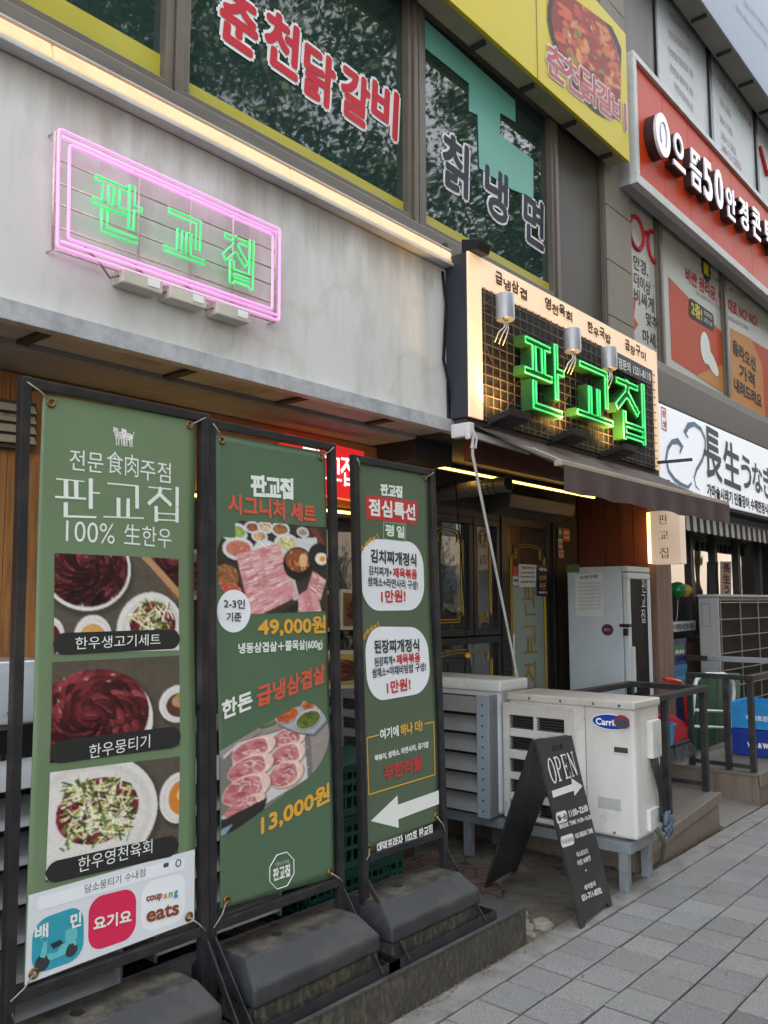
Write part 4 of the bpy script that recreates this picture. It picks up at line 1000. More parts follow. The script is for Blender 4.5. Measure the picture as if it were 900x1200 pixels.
MB().tube([(c[0] + .07 * math.cos(t), rs_y - .086, c[2] + .12 * math.sin(t)) for t in np.linspace(-.9, 4.0, 14)], .006, 6).build('emblem_line', mat('emblem_shade', 'a4a4b2', .4), o)
for ch, (px, py), w, h in (('으', (795, 178), .27, .33), ('뜸', (815, 200), .27, .36), ('5', (829, 212), .22, .40), ('0', (842, 222), .22, .40), ('안', (856, 239), .28, .33), ('경', (871, 251), .28, .33), ('콘', (886, 263), .28, .33), ('택', (901, 277), .28, .33), ('트', (916, 290), .28, .33)):
    c = SR.at(px, py); raised(ch, (c[0], c[2]), w * 1.02, h * 1.06, .02, rs)

# white billboard at the top right
bz = P(880, 84, 2.8)[1]
bb = thing('billboard', (9, 2.8, bz), 'large white sign box high at the upper right with faint writing', 'billboard')
MB().box(7.0, 16, 2.8, 2.82, bz, bz + 2).build('face', mat('billboard_face', 'a3acbb', .6, var=.06, spec=.15), bb, bevel=.004)
MB().box(7.0, 16, 2.823, YU - .02, bz + .01, bz + 2).build('case', mat('billboard_case', '8e8a84', .5, var=.1, dirt='5f5b55', dirt_amt=.5), bb, bevel=.004)
mb = MB()
for k in range(9): mb.box(7 + k * .75, 7.03 + k * .75, 2.84, 3.0, bz - .02, bz + .008)
mb.build('bracket', dark_wall, bb)
b = MB()
for L, Rr in (((862, 8), (905, 62)), ((872, 3), (905, 43))): ptext(b, '통증 교통사고 비급여 상담 진료', L, Rr, 7, SY(2.8))
b.build('lettering', mat('pale_blue_ink', '7c86a6', .5), bb)

# eel restaurant sign
ey = 2.8
es = thing('signboard', (8, ey, 2.42), 'white lit signboard with two blue eels and black brush writing', 'signboard')
ex0 = 6.80; ez0 = 2.41; ez1 = 3.15
MB().box(ex0, 13, ey, ey + .15, ez0, ez1).build('case', mat('lit_white_face', 'dfe1e8', .35, var=.02, emit=(.93, .95, 1.0), estr=.22), es, bevel=.006)
MB().box(ex0 - .01, 13, ey + .02, ey + .2, ez1 + .002, ez1 + .03).box(ex0 - .01, 13, ey + .02, ey + .2, ez0 - .035, ez0 - .002).build('trim', dark_wall, es)
SE = SY(ey); b = MB()
ptext(b, '長', (824, 527), (845, 538), 60, SE, .0, .012, .004); ptext(b, '生', (847, 540), (867, 550), 52, SE, .0, .012, .004)
ptext(b, 'う', (868, 551), (880, 557), 38, SE, .01, .010, .004); ptext(b, 'な', (881, 558), (893, 563), 34, SE, .01, .010, .004); ptext(b, 'ぎ', (894, 563), (906, 569), 38, SE, .01, .010, .004)
b.build('lettering', mat('ink_wash', '4a4c52', .6, var=.2, scale=10), es)
b = MB(); ptext(b, '가마솥시래기 민물장어 수제한정식, 한방장어 백숙', (828, 574), (925, 606), 15, SE, .02, .006, .004); b.build('lettering', black_ink, es)
eel = mat('eel_blue', '5f7f9c', .5, var=.25, scale=14)
def eel_pts(pp): return [SE.at(*p) + SE.n * .004 for p in pp]
for pp in ([(806, 513), (802, 507), (806, 499), (813, 497), (821, 503), (826, 515), (826, 528), (822, 540), (816, 550), (813, 560), (815, 570), (820, 575)], [(796, 531), (799, 524), (794, 517), (787, 518), (782, 526), (780, 538), (783, 552), (790, 562), (798, 568), (806, 571), (810, 566)]):
    pts = eel_pts(pp); n_ = len(pts); e = MB(); wd = [.014, .036, .030, .022, .022, .022, .022, .021, .019, .016, .012, .004][:n_]; L_, R_ = [], []
    for i in range(n_):
        d = pts[min(i + 1, n_ - 1)] - pts[max(i - 1, 0)]; nr = np.array([-d[2], 0, d[0]]); nr /= np.linalg.norm(nr); L_.append(pts[i] + nr * wd[i]); R_.append(pts[i] - nr * wd[i])
    for i in range(n_ - 1): e.poly([L_[i], L_[i + 1], R_[i + 1], R_[i]])
    e.build('eel_drawing', eel, es)
frame_px(MB(), quad_px([(774, 476), (780, 479), (781, 506), (775, 503)], SE), .012, SE.n, .003).build('seal', crimson, es)
b = MB(); ptext(b, '장', (775.5, 484), (779.5, 486), 8, SE, 0, .003); ptext(b, '생', (776, 496), (780, 498), 8, SE, 0, .003); b.build('seal_lettering', crimson, es)

# brown awning under the lit signboard
aw_m = mat('awning_cloth', '4d3d3b', .85, var=.08, scale=3, bump=.1, bscale=200, dirt='6a5a57', dirt_scale=2, dirt_amt=.4)
aw = thing('awning', (5, 2.6, 2.4), 'dark brown cloth retractable awning below the green lettered signboard', 'awning')
def sheet(pa, pb, nx, ny, sag, t=.004):
    """cloth between edge pa (2 points) and edge pb (2 points)"""
    b_ = MB(); g = []
    for j in range(ny + 1):
        for i in range(nx + 1):
            p = bil([np.array(pa[0]), np.array(pa[1]), np.array(pb[1]), np.array(pb[0])], i / nx, j / ny); p = p - np.array([0, 0, sag * math.sin(math.pi * j / ny) * (1 + .3 * math.sin(i * 1.7))]); g.append(p)
    for j in range(ny):
        for i in range(nx): k = j * (nx + 1) + i; b_.add([g[k], g[k + 1], g[k + nx + 2], g[k + nx + 1]], [(0, 1, 2, 3)])
    return b_
def merge(o):
    bm = bmesh.new(); bm.from_mesh(o.data); bmesh.ops.remove_doubles(bm, verts=bm.verts, dist=1e-5); bmesh.ops.recalc_face_normals(bm, faces=bm.faces); bm.to_mesh(o.data); bm.free()
    return o
ax0, ax1, afy, afz = 3.76, 6.16, 2.07, 2.19
merge(sheet([(ax0, 2.62, 2.475), (ax1, 2.62, 2.475)], [(ax0, afy, afz), (ax1, afy, afz)], 24, 8, .012).build('canopy', aw_m, aw, smooth='all'))
MB().box(ax0 - .01, ax1 + .01, afy - .025, afy + .02, afz - .02, afz + .012).build('front_bar', mat('awning_bar', 'a59a88', .5, metal=.2), aw, bevel=.006)
v_ = []
mb = MB(); n = 60; g = []
for j in range(4):
    for i in range(n + 1):
        x = ax0 + (ax1 - ax0) * i / n; g.append((x, afy - .03 - .008 * math.sin(i * .8) * j / 3, afz - .015 - .045 * j - .004 * (math.sin(i * .55)) * (j == 3)))
mb.v = g; mb.f = [(j * (n + 1) + i, j * (n + 1) + i + 1, (j + 1) * (n + 1) + i + 1, (j + 1) * (n + 1) + i) for j in range(3) for i in range(n)]
mb.build('valance', aw_m, aw, smooth='all')
arm_m = mat('arm_grey', '8d8b86', .5, metal=.3, var=.1, dirt='55524c', dirt_amt=.5)
for xa, xe in ((3.80, 4.02), (6.08, 5.86)):
    MB().bar((xa, 2.60, 2.40), ((xa + xe) / 2 + .05, 2.34, 2.30), .035, .04).bar(((xa + xe) / 2 + .05, 2.34, 2.31), (xe, afy + .02, afz - .01), .03, .035).build('folding_arm', arm_m, aw, bevel=.006)
MB().box(3.70, 6.25, 2.58, 2.66, 2.44, 2.50).build('roller', dark_wall, aw, bevel=.01)
gx, gz = P(549, 505, 2.5)
MB().box(gx - .018, gx + .028, 2.48, 2.60, gz - .03, gz + .045).box(gx - .035, gx - .018, 2.47, 2.50, gz - .05, gz + .01).build('gear_box', white_metal, aw, bevel=.01)
cr = thing('crank_rod', (4.1, 2.55, 1.2), 'thin white crank rod hanging from the awning gear down to the outdoor unit', 'rod')
pe = SY(2.86).at(606, 792)
MB().tube([(gx + .01, 2.48, gz - .03), (gx + .02, 2.49, gz - .12), tuple(pe)], .008, 10).build('rod', white_metal, cr, smooth=True)
MB().tube([(gx + .01, 2.475, gz + .0), (gx + .03, 2.47, gz - .04), (gx + .03, 2.48, gz - .09), (gx + .005, 2.485, gz - .09), (gx + .01, 2.475, gz - .03)], .006, 8).build('hook', white_metal, cr, smooth=True)

# led strip under the soffit, front left strip
ledm = lamp_mat('led_glow', (1, .85, .45), 5.0, (1.0, .58, .10))
la = SY(3.3).at(503, 545); lz = la[2]
def led(pts, label):
    t = thing('led_strip', tuple(np.array(pts[0])), label, 'light strip')
    mb = MB()
    for a, b_ in zip(pts[:-1], pts[1:]): mb.bar(a, b_, .012, .012)
    mb.build('diffuser', ledm, t)
    mb = MB()
    for a, b_ in zip(pts[:-1], pts[1:]): mb.bar(np.array(a) + [0, .014, .003], np.array(b_) + [0, .014, .003], .012, .03)
    mb.build('channel', dark_wall, t)
led([(4.14, 3.3, lz), (6.6, 3.3, lz)], 'thin yellow glowing light strip above the restaurant entrance')
led([(1.72, 3.235, 1.993), (4.05, 3.235, 1.993)], 'thin yellow glowing light strip above the glazed front behind the banners')
# red lit sign behind the banners
rl = thing('lightbox_sign', (3, 3.1, 2.1), 'small red lit sign half hidden behind the second and third banners', 'lit sign')
SRd = SY(3.1); q = quad_px([(336, 508), (427, 529), (427, 588), (336, 572)], SRd)
MB().slab(q, (0, -1, 0), .06).build('case', mat('red_lit_face', 'd42222', .4, var=.03, emit=(1, .03, .03), estr=.30), rl, bevel=.004)
wl_ = lamp_mat('white_lit_letter', (1, .95, .95), .7); b = MB()
for st_, (cx, cy), (w, h) in ((PAN, (366, 540), (.13, .14)), (GYO, (389, 549), (.13, .13)), (JIP, (409, 553), (.12, .15))):
    c = SRd.at(cx, cy); shop_letters(b, [c + np.array(o) for o in ((-w / 2, 0, h / 2), (w / 2, 0, h / 2), (w / 2, 0, -h / 2), (-w / 2, 0, -h / 2))], 0, .09, .12, SRd.n, .003, (st_,))
b.build('lettering', wl_, rl)
# projecting sign on the timber column
px_x = 6.735; SPx = SX(px_x)
pr = thing('projecting_sign', (px_x, 2.75, 1.8), 'small cream projecting lightbox sign fixed to the timber column', 'lit sign')
yA = SPx.at(762, 630)[1]; yB = SPx.at(797, 630)[1]; zA = SPx.at(780, 661)[2]; zB = SPx.at(780, 598)[2]
MB().box(px_x, px_x + .12, yB, yA, zA, zB).build('case', mat('cream_lightbox', 'd9c8b8', .5, var=.03, emit=(1, .72, .5), estr=.16), pr, bevel=.005)
MB().box(px_x - .006, px_x + .09, yA + .001, yA + .022, zA + .01, zB - .01).build('glow_edge', lamp_mat('edge_glow', (1, .75, .35), 3.0, (1, .58, .16)), pr)
MB().box(px_x + .121, 6.93, 2.85, 2.899, zA + .1, zA + .13).box(px_x + .121, 6.93, 2.85, 2.899, zB - .13, zB - .1).build('bracket', dark_wall, pr)
b = MB()
for st_, (cx, cy), h in ((PAN, (777, 609), 13), (GYO, (778, 627), 11), (JIP, (779, 648), 14)):
    c = SPx.at(cx, cy); w = .075; hh = h * .0058
    shop_letters(b, [c + np.array(o) for o in ((0, w / 2, hh / 2), (0, -w / 2, hh / 2), (0, -w / 2, -hh / 2), (0, w / 2, -hh / 2))], 0, .05, .09, SPx.n, .003, (st_,))
b.build('lettering', black_ink, pr)
# striped awning of the restaurant on the right
sa = thing('awning', (8.5, 2.9, 2.2), 'black and white striped scalloped awning under the eel signboard', 'awning')
for k, (nm, m_) in enumerate((('white_stripe', mat('white_cloth', 'b8b4a8', .85, var=.06)), ('black_stripe', mat('black_cloth', '24221f', .85, var=.1)))):
    mb = MB(); i = k
    while 7.40 + .085 * (i + 1) < 12.6:
        a = 7.40 + .085 * i; c = a + .085
        mb.add([(a, 3.3, 2.40), (c, 3.3, 2.40), (c, 2.9, 2.275), (a, 2.9, 2.275)], [(0, 1, 2, 3)])
        mb.add([(a, 2.899, 2.275), (c, 2.899, 2.275), (c, 2.893, 2.14 - .0 * k), ((a + c) / 2, 2.893, 2.128), (a, 2.893, 2.14)], [(0, 1, 2, 3, 4)]); i += 2
    mb.build(nm, m_, sa)
MB().box(7.40, 12.6, 2.905, 2.925, 2.25, 2.27).build('front_bar', white_metal, sa)
# glowing lamp added behind the upper-left window to stand for a reflection
cl = thing('reflection_lamp', (1.75, 4.2, 4.2), 'round warm glow added behind the dark upper left window in place of a reflection', 'lamp')
c = SY(4.2).at(127, 15)
MB().lathe((c[0], 4.2, c[2] - .03), [(.001, 0), (.05, .008), (.085, .03), (.09, .05), (.08, .06)], 24).build('shade', lamp_mat('lamp_glow', (1, .9, .6), 14, (1, .78, .42)), cl, smooth=True)
MB().cyl((c[0], 4.2, c[2] + .032), (c[0], 4.2, 5.44), .008).build('stem', charcoal, cl)

# ================================================================ BANNER STANDS
SBN = SY(2.29, .034)
NB = SBN.n
def yb(z): return 2.29 + .034 * z
vinyl1 = mat('green_vinyl_light', '6a8060', .42, var=.07, scale=1.6, bump=.12, bscale=5, spec=.4)
vinyl2 = mat('green_vinyl', '516a51', .42, var=.05, scale=1.6, bump=.12, bscale=5, spec=.4)
vinyl3 = mat('olive_vinyl', '54644f', .42, var=.05, scale=1.6, bump=.12, bscale=5, spec=.4)
rubber = mat('black_plastic_base', '2a2c2f', .58, var=.2, scale=26, bump=.35, bscale=160, dirt='57534a', dirt_scale=3.5, dirt_amt=.5)
def dust_on_top(m, col, amt=.8, lo=.80):
    n = m.node_tree.nodes; l = m.node_tree.links; p = n['Principled BSDF']; src = p.inputs['Base Color'].links[0].from_socket
    ge = n.new('ShaderNodeNewGeometry'); sp = n.new('ShaderNodeSeparateXYZ'); l.new(ge.outputs['True Normal'], sp.inputs[0])
    mr = n.new('ShaderNodeMapRange'); mr.inputs[1].default_value = lo; mr.inputs[2].default_value = 1.0; l.new(sp.outputs['Z'], mr.inputs[0])
    tc = n.new('ShaderNodeTexCoord'); no = n.new('ShaderNodeTexNoise'); no.inputs['Scale'].default_value = 14; no.inputs['Detail'].default_value = 9; no.inputs['Roughness'].default_value = .75; l.new(tc.outputs['Object'], no.inputs['Vector'])
    m2 = n.new('ShaderNodeMapRange'); m2.inputs[1].default_value = .42; m2.inputs[2].default_value = .68; m2.inputs[4].default_value = amt; l.new(no.outputs['Fac'], m2.inputs[0])
    mu = n.new('ShaderNodeMath'); mu.operation = 'MULTIPLY'; l.new(mr.outputs[0], mu.inputs[0]); l.new(m2.outputs[0], mu.inputs[1])
    mx = n.new('ShaderNodeMix'); mx.data_type = 'RGBA'; mx.inputs[7].default_value = (*s2l(col), 1); l.new(mu.outputs[0], mx.inputs[0]); l.new(src, mx.inputs[6]); l.new(mx.outputs[2], p.inputs['Base Color'])
dust_on_top(rubber, '6f6957', .75, .86)
tide_marks(rubber, '4d4b46', 5.0, .25)
skirt_m = mat('muddy_base_side', '2f2e2b', .8, var=.35, scale=50, bump=.3, bscale=90, stretch=(1, 1, .4), dirt='7d7656', dirt_scale=38, dirt_amt=.65)
coral = mat('coral_ink', 'cc5b48', .55, var=.03); amber = mat('amber_ink', 'd9a441', .55, var=.03); pale = mat('pale_ink', 'dfe3dd', .55, var=.02); dgrey = mat('dark_grey_ink', '45494a', .6)
redp = mat('price_red_ink', 'bb4140', .55, var=.03)
brass = mat('brass_eyelet', '8a6a3a', .35, metal=.9, var=.2); tie_m = mat('tie', '8f8a7c', .6)
def stand(label, x0, x1, ztop, zbar, bx0, bx1, quad, vin, midbar=1.15):
    t = thing('banner_stand', ((x0 + x1) / 2, 2.30, .158), label, 'banner stand', None)
    f = MB(); w = .030
    for x in (x0, x1): f.bar((x, yb(.16), .16), (x, yb(ztop), ztop), w, w, (0, 1, 0))
    f.bar((x0 + .016, yb(ztop) , ztop - .016), (x1 - .016, yb(ztop), ztop - .016), w, w); f.bar((x0 + .016, yb(zbar), zbar), (x1 - .016, yb(zbar), zbar), w, w)
    f.bar((x0 + .016, yb(midbar) + .030, midbar), (x1 - .016, yb(midbar) + .030, midbar), .02, .02)
    f.build('frame', black_steel, t, bevel=.003)
    for x, s in ((x0, 1), (x1, -1)):
        MB().bar((x + .001, yb(.42) - .016, .42), (x + .008 * s, 2.088, .175), .022, .006, (1, 0, 0)).build('brace', black_steel, t, bevel=.002)
    tr = MB()
    tr.box(bx0 - .06, bx1 + .07, 2.093, 2.099, .159, .197).box(bx0 - .06, bx1 + .07, 2.1, 2.13, .159, .165).box(bx0 - .06, bx1 + .07, 2.475, 2.481, .159, .197).box(bx0 - .06, bx0 - .054, 2.1, 2.475, .160, .196).box(bx1 + .064, bx1 + .07, 2.1, 2.475, .160, .196)
    tr.build('tray', black_steel, t, bevel=.0015)
    def lay(z, ix, iy): return [(bx0 + ix, 2.125 + iy, z), (bx1 - ix, 2.125 + iy, z), (bx1 - ix, 2.455 - iy, z), (bx0 + ix, 2.455 - iy, z)]
    s = MB(); s.v = lay(.166, .006, .006) + lay(.232, .008, .008); s.f = [(3, 2, 1, 0), (4, 5, 6, 7)] + [(i, (i + 1) % 4, (i + 1) % 4 + 4, i + 4) for i in range(4)]
    bk = s.build('base_skirt', skirt_m, t, bevel=.006)
    s = MB(); s.v = lay(.233, 0, 0) + lay(.292, .002, .002) + lay(.356, .035, .085); s.f = [(3, 2, 1, 0), (8, 9, 10, 11)] + [(i + k, (i + 1) % 4 + k, (i + 1) % 4 + 4 + k, i + 4 + k) for i in range(4) for k in (0, 4)]
    bb_ = s.build('base_block', rubber, t, bevel=.014, smooth=True, seg=3)
    cx = (bx0 + bx1) / 2 - .06
    MB().lathe((cx, 2.29, .352), [(.02, 0), (.02, .006), (.013, .0065), (.012, .0050), (.001, .005)], 20).build('filler_cap', mat('hole_black', '101010', .6), bb_)
    q = quad_px(quad, SBN); b = MB()
    bn = MB().slab(q, NB, .003).build('banner', vin, t)
    g = MB(); k = MB()
    fc = [(x0, ztop - .016), (x1, ztop - .016), (x1, zbar), (x0, zbar)]
    for (u, v), (fx, fz) in zip(((.045, .014), (.955, .014), (.955, .986), (.045, .986)), fc):
        p = bil(q, u, v)
        for i in range(1): g.tube([p + NB * .003 + np.array([.011 * math.cos(a), 0, .011 * math.sin(a)]) for a in np.linspace(0, 6.283, 15)[:-1]], .0045, 6, True)
        k.tube([p + NB * .004, (p + np.array([fx, yb(fz), fz])) / 2 + NB * .02, np.array([fx, yb(fz) - .016, fz])], .0022, 6)
    g.build('eyelet', brass, bn, smooth='all'); k.build('tie', tie_m, t, smooth='all')
    return t, bn
b1, n1 = stand('leftmost banner stand, tall green banner with three raw beef photos and app icons', 1.163, 1.800, 2.147, .452, 1.09, 1.745, [(50, 462), (228, 492), (228, 1080), (28, 1155)], vinyl1)
b2, n2 = stand('middle banner stand, green banner with pork belly set and frozen pork prices', 1.832, 2.438, 2.132, .452, 1.865, 2.47, [(252, 508), (380, 530), (391, 1028), (258, 1065)], vinyl2)
b3, n3 = stand('third banner stand, dark green banner with white lunch menu panels and white arrow', 2.574, 3.096, 2.104, .498, 2.535, 3.115, [(415, 543), (500, 555), (514, 960), (427, 1003)], vinyl3)
def Q(*c): return quad_px(c, SBN)
PK = .38                                   # printed layers lie within a millimetre of the vinyl
_ptext, _rrect, _picture, _shop = ptext, rrect, picture, shop_letters
def ptext(mb, body, L, Rr, hpx, surf, off=0.0, fat=0.0, proud=.003, *k): return _ptext(mb, body, L, Rr, hpx, surf, off, fat, .0006 + proud * PK, *k)
def rrect(mb, q, r, n=None, proud=.002, seg=6): return _rrect(mb, q, r, n, .0006 + proud * PK, seg)
def picture(name, cv, q, n, m, parent, proud=.003, sub=1): return _picture(name, cv, q, n, m, parent, .0006 + proud * PK)
def shop_letters(mb, q, gap, th, tv, n, proud=.003, syl=SHOP): return _shop(mb, q, gap, th, tv, n, .0006 + proud * PK, syl)
NP = NB * PK                               # step between printed layers
N0 = NB * .0006
def cz(a, b_): return np.array([a, .034 * b_, b_])

# ---- printing on the first banner
def cows():
    c = Canvas(60, 66, 'e6e6e0'); c.a[:] = False
    def cow(ox, col, fl):
        m = c.mell(ox, .50, .20, .16) | c.mell(ox + .16 * fl, .32, .10, .12) | c.mell(ox + .21 * fl, .20, .05, .045) | c.mell(ox + .1 * fl, .22, .05, .03, 30)
        for dx in (-.15, -.06, .06, .14): m |= c.mline((ox + dx, .55), (ox + dx + .02, .95), .045)
        m |= c.mline((ox - .19 * fl, .42), (ox - .24 * fl, .25), .025)
        c.a |= m; c.put(m, col); c.ell(ox, .44, .10, .05, 'b4b4ae', 0, .8, m); c.ell(ox - .05, .58, .08, .03, '8f9088', 0, .7, m); c.ell(ox + .16 * fl, .36, .03, .06, '9a9a92', 0, .7, m)
    cow(.34, 'cfcfc9', -1); cow(.66, 'e2e2dc', -1); return c
picture('cow_drawing', cows(), Q((129, 496), (159, 501), (159, 528), (129, 525)), NB, PRINT, n1, .002)
b = MB()
ptext(b, '전문', (81, 538), (120, 543), 24, SBN, -.006); ptext(b, '食肉', (124, 541), (161, 547), 26, SBN, .01); ptext(b, '주점', (163, 550), (199, 555), 24, SBN, -.006)
shop_letters(b, Q((67, 558), (212, 572), (212, 612), (67, 607)), .06, .045, .105, NB)
ptext(b, '100%', (77, 622), (133, 626), 24, SBN, -.004); ptext(b, '生한우', (144, 626), (200, 631), 24, SBN, -.002)
b.build('lettering', pale, n1)
WOOD = '564f44'
def table(W=150, Hh=104):
    c = Canvas(W, Hh, WOOD); c.noise(.10, 5); 
    for k in range(40): y = rng.random(); c.line((0, y), (1, y + .01), .004, '4a4338', .4)
    return c
def salad(c, cx, cy, r, clip=None, n=60):
    m = c.mell(cx, cy, r, r * .86)
    if clip is not None: m &= clip
    c.put(m, '5a1722'); c.meat(m, ('7c1e2e', '93283a', '651626', 'a23c4a', '4a101a'), int(n * 2.2), .035, True)
    c.strands(cx, cy, r * .75, int(n * .9), ('e9e6cf', 'd8dca0', 'f0ecd8', 'bdc56a'), .010, .16)
    c.strands(cx, cy, r * .85, int(n * .4), ('3f5a22', '557a2e', '2e4519'), .016, .08)
def p1():
    c = table(190, 132); c.plate(.24, .10, .335, .30); m = c.mell(.24, .10, .315, .275); c.rosette(.22, .04, .34, .30, m, rings=7, n0=7)
    c.poly([(.66, 0), (1, .30), (1, .23), (.74, 0)], 'b48a62'); c.poly([(.66, 0), (1, .33), (1, .30), (.655, .005)], '7d5837'); m = c.mpoly([(.75, 0), (1, .225), (1, 0)]); c.rosette(.95, .02, .3, .25, m, rings=5, n0=6)
    c.plate(.755, .545, .29, .285); salad(c, .77, .50, .20)
    c.plate(.285, .575, .14, .145); c.ell(.285, .585, .095, .09, 'b9853f'); c.ell(.285, .585, .085, .08, 'cf9c52'); c.ell(.285, .60, .06, .05, 'dcbf92')
    for k in range(9): c.ell(.26 + .06 * rng.random(), .57 + .05 * rng.random(), .014, .010, 'f0dfb8')
    c.plate(-.01, .60, .09, .15); c.ell(-.01, .60, .06, .10, '5a1a1c'); return c.noise(.10, 2).soften()
def p2():
    c = table(190, 142); c.noise(.08, 20); c.plate(.30, .50, .47, .42); m = c.mell(.28, .46, .46, .385, -10); c.rosette(.27, .44, .48, .40, m, ('4a1518', '5c1d21', '6b272b', '7a3438', '340e12'), rings=7, n0=7)
    c.plate(1.0, .40, .18, .155); c.ell(1.0, .41, .12, .10, '5d3327'); c.ell(1.0, .38, .07, .05, 'b58a6c'); c.ell(1.02, .33, .05, .03, '7a9a3a')
    return c.noise(.10, 2).soften()
def p3():
    c = table(190, 160); c.plate(.29, .40, .53, .50); salad(c, .36, .36, .31, None, 190)
    c.plate(1.0, .36, .165, .22); c.ell(1.02, .36, .11, .15, 'c77e34'); c.ell(1.03, .34, .05, .06, 'e0c088'); c.ell(.84, .80, .14, .1, '24211d'); return c.noise(.10, 2).soften()
for fn, qd in ((p1, ((64, 648), (209, 655), (209, 762), (62, 766))), (p2, ((60, 776), (209, 768), (209, 874), (57, 894))), (p3, ((57, 905), (209, 886), (208, 1000), (53, 1034)))):
    picture('food_photo', fn(), Q(*qd), NB, PRINT, n1, .002)
pill = mat('black_caption', '232423', .5, var=.05)
for qd, t, L, Rr, h in ((((61, 742), (210, 737), (210, 760), (61, 768)), '한우생고기세트', (87, 754), (186, 749), 14), (((57, 869), (210, 850), (210, 875), (56, 896)), '한우뭉티기', (103, 881), (174, 868), 16), (((53, 1011), (209, 977), (208, 1002), (52, 1037)), '한우영천육회', (91, 1014), (178, 991), 17)):
    q = Q(*qd); o = rrect(MB(), q, .035, NB, .004).build('caption', pill, n1)
    ptext(b := MB(), t, L, Rr, h, SBN, -.006, 0, .007); b.build('lettering', pale, n1)
wh = mat('white_vinyl', 'd3d8dc', .45, var=.03, scale=2, bump=.1, bscale=5)
MB().poly([p + N0 + NP * .002 for p in Q((33, 1049), (227, 995), (227, 1079), (28.5, 1154))]).build('white_strip', wh, n1)
soft_w = mat('app_white', 'e1e5e8', .45, var=.02)
rrect(MB(), Q((43, 1052), (216, 1004), (216, 1018), (43, 1068)), .012, NB, .004).build('search_bar', soft_w, n1)
b = MB(); ptext(b, '담소뭉티기 수내점', (99, 1042), (170, 1022), 10, SBN, 0, 0, .006); b.build('lettering', dgrey, n1)
rrect(MB(), Q((191, 1012), (197, 1010), (197, 1015), (191, 1017)), .003, NB, .006).build('icon', dgrey, n1)
c = SBN.at(208, 1011); MB().tube([c + N0 + NP * .006 + cz(.009 * math.cos(t), .011 * math.sin(t)) for t in np.linspace(0, 6.283, 13)[:-1]], .0016, 5, True).build('icon', dgrey, n1)
teal = mat('teal_icon', '2f98ab', .45, var=.12, scale=3); pinki = mat('crimson_icon', 'cf2650', .45, var=.03)
rrect(MB(), Q((38, 1080), (98, 1059), (98, 1122), (36, 1144)), .045, NB, .004).build('app_icon', teal, n1)
rrect(MB(), Q((104, 1053), (160, 1039), (159, 1098), (103, 1117)), .045, NB, .004).build('app_icon', pinki, n1)
rrect(MB(), Q((166, 1035), (217, 1021), (216, 1078), (165, 1095)), .045, NB, .004).build('app_icon', soft_w, n1)
b = MB(); ptext(b, '배', (40, 1094), (56, 1089), 17, SBN, .02, .003, .007); ptext(b, '민', (82, 1080), (95, 1076), 17, SBN, .02, .003, .007); ptext(b, '요기요', (109, 1083), (154, 1073), 16, SBN, .02, .004, .007); b.build('lettering', pale, n1)
# a plain delivery scooter on the teal icon
b = MB()
def pp(px, py, pr=.007): return SBN.at(px, py) + N0 + NP * pr
for (cx, cy, rr) in ((49, 1128, 6.5), (83, 1112, 6)):
    c = pp(cx, cy); k = rr * .0033; b.poly([c + cz(k * math.cos(t), k * 1.05 * math.sin(t)) for t in np.linspace(0, 6.283, 20)[:-1]])
b.build('wheel_drawing', mat('tyre_print', '33363a', .5), n1)
b = MB(); b.poly([pp(*p) for p in ((46, 1122), (50, 1104), (55, 1102), (54, 1118), (66, 1116), (72, 1106), (88, 1100), (90, 1108), (76, 1118), (60, 1125), (52, 1126))]); b.poly([pp(*p, .0075) for p in ((76, 1090), (90, 1085), (90, 1099), (76, 1104))]); b.tube([pp(50, 1104), pp(47, 1099), pp(53, 1096)], .002, 5)
b.build('scooter_drawing', mat('mint_print', '63b9bf', .5), n1)
b = MB(); b.poly([pp(*p, .008) for p in ((58, 1106), (70, 1101), (74, 1105), (62, 1112))]); b.build('saddle_drawing', mat('tyre_print_dark', '26303a', .5), n1)
for ch, L, Rr, cc in (('coup', (171, 1055), (189.5, 1050.5), '8a4a3c'), ('a', (191, 1050.5), (195.5, 1049), 'cf9a3a'), ('n', (197, 1049), (201.5, 1047.5), '6e9a4a'), ('g', (203, 1048.5), (207.5, 1047), '3f8cb5')):
    b = MB(); ptext(b, ch, L, Rr, 9 if ch in ('g',) else (9 if ch == 'coup' else 6), SBN, .01, .001, .007); b.build('lettering', mat('logo_ink', cc, .5), n1)
b = MB(); ptext(b, 'eats', (171, 1074), (209, 1064), 15, SBN, .01, .0035, .007); b.build('lettering', mat('logo_brown', '84432f', .5), n1)

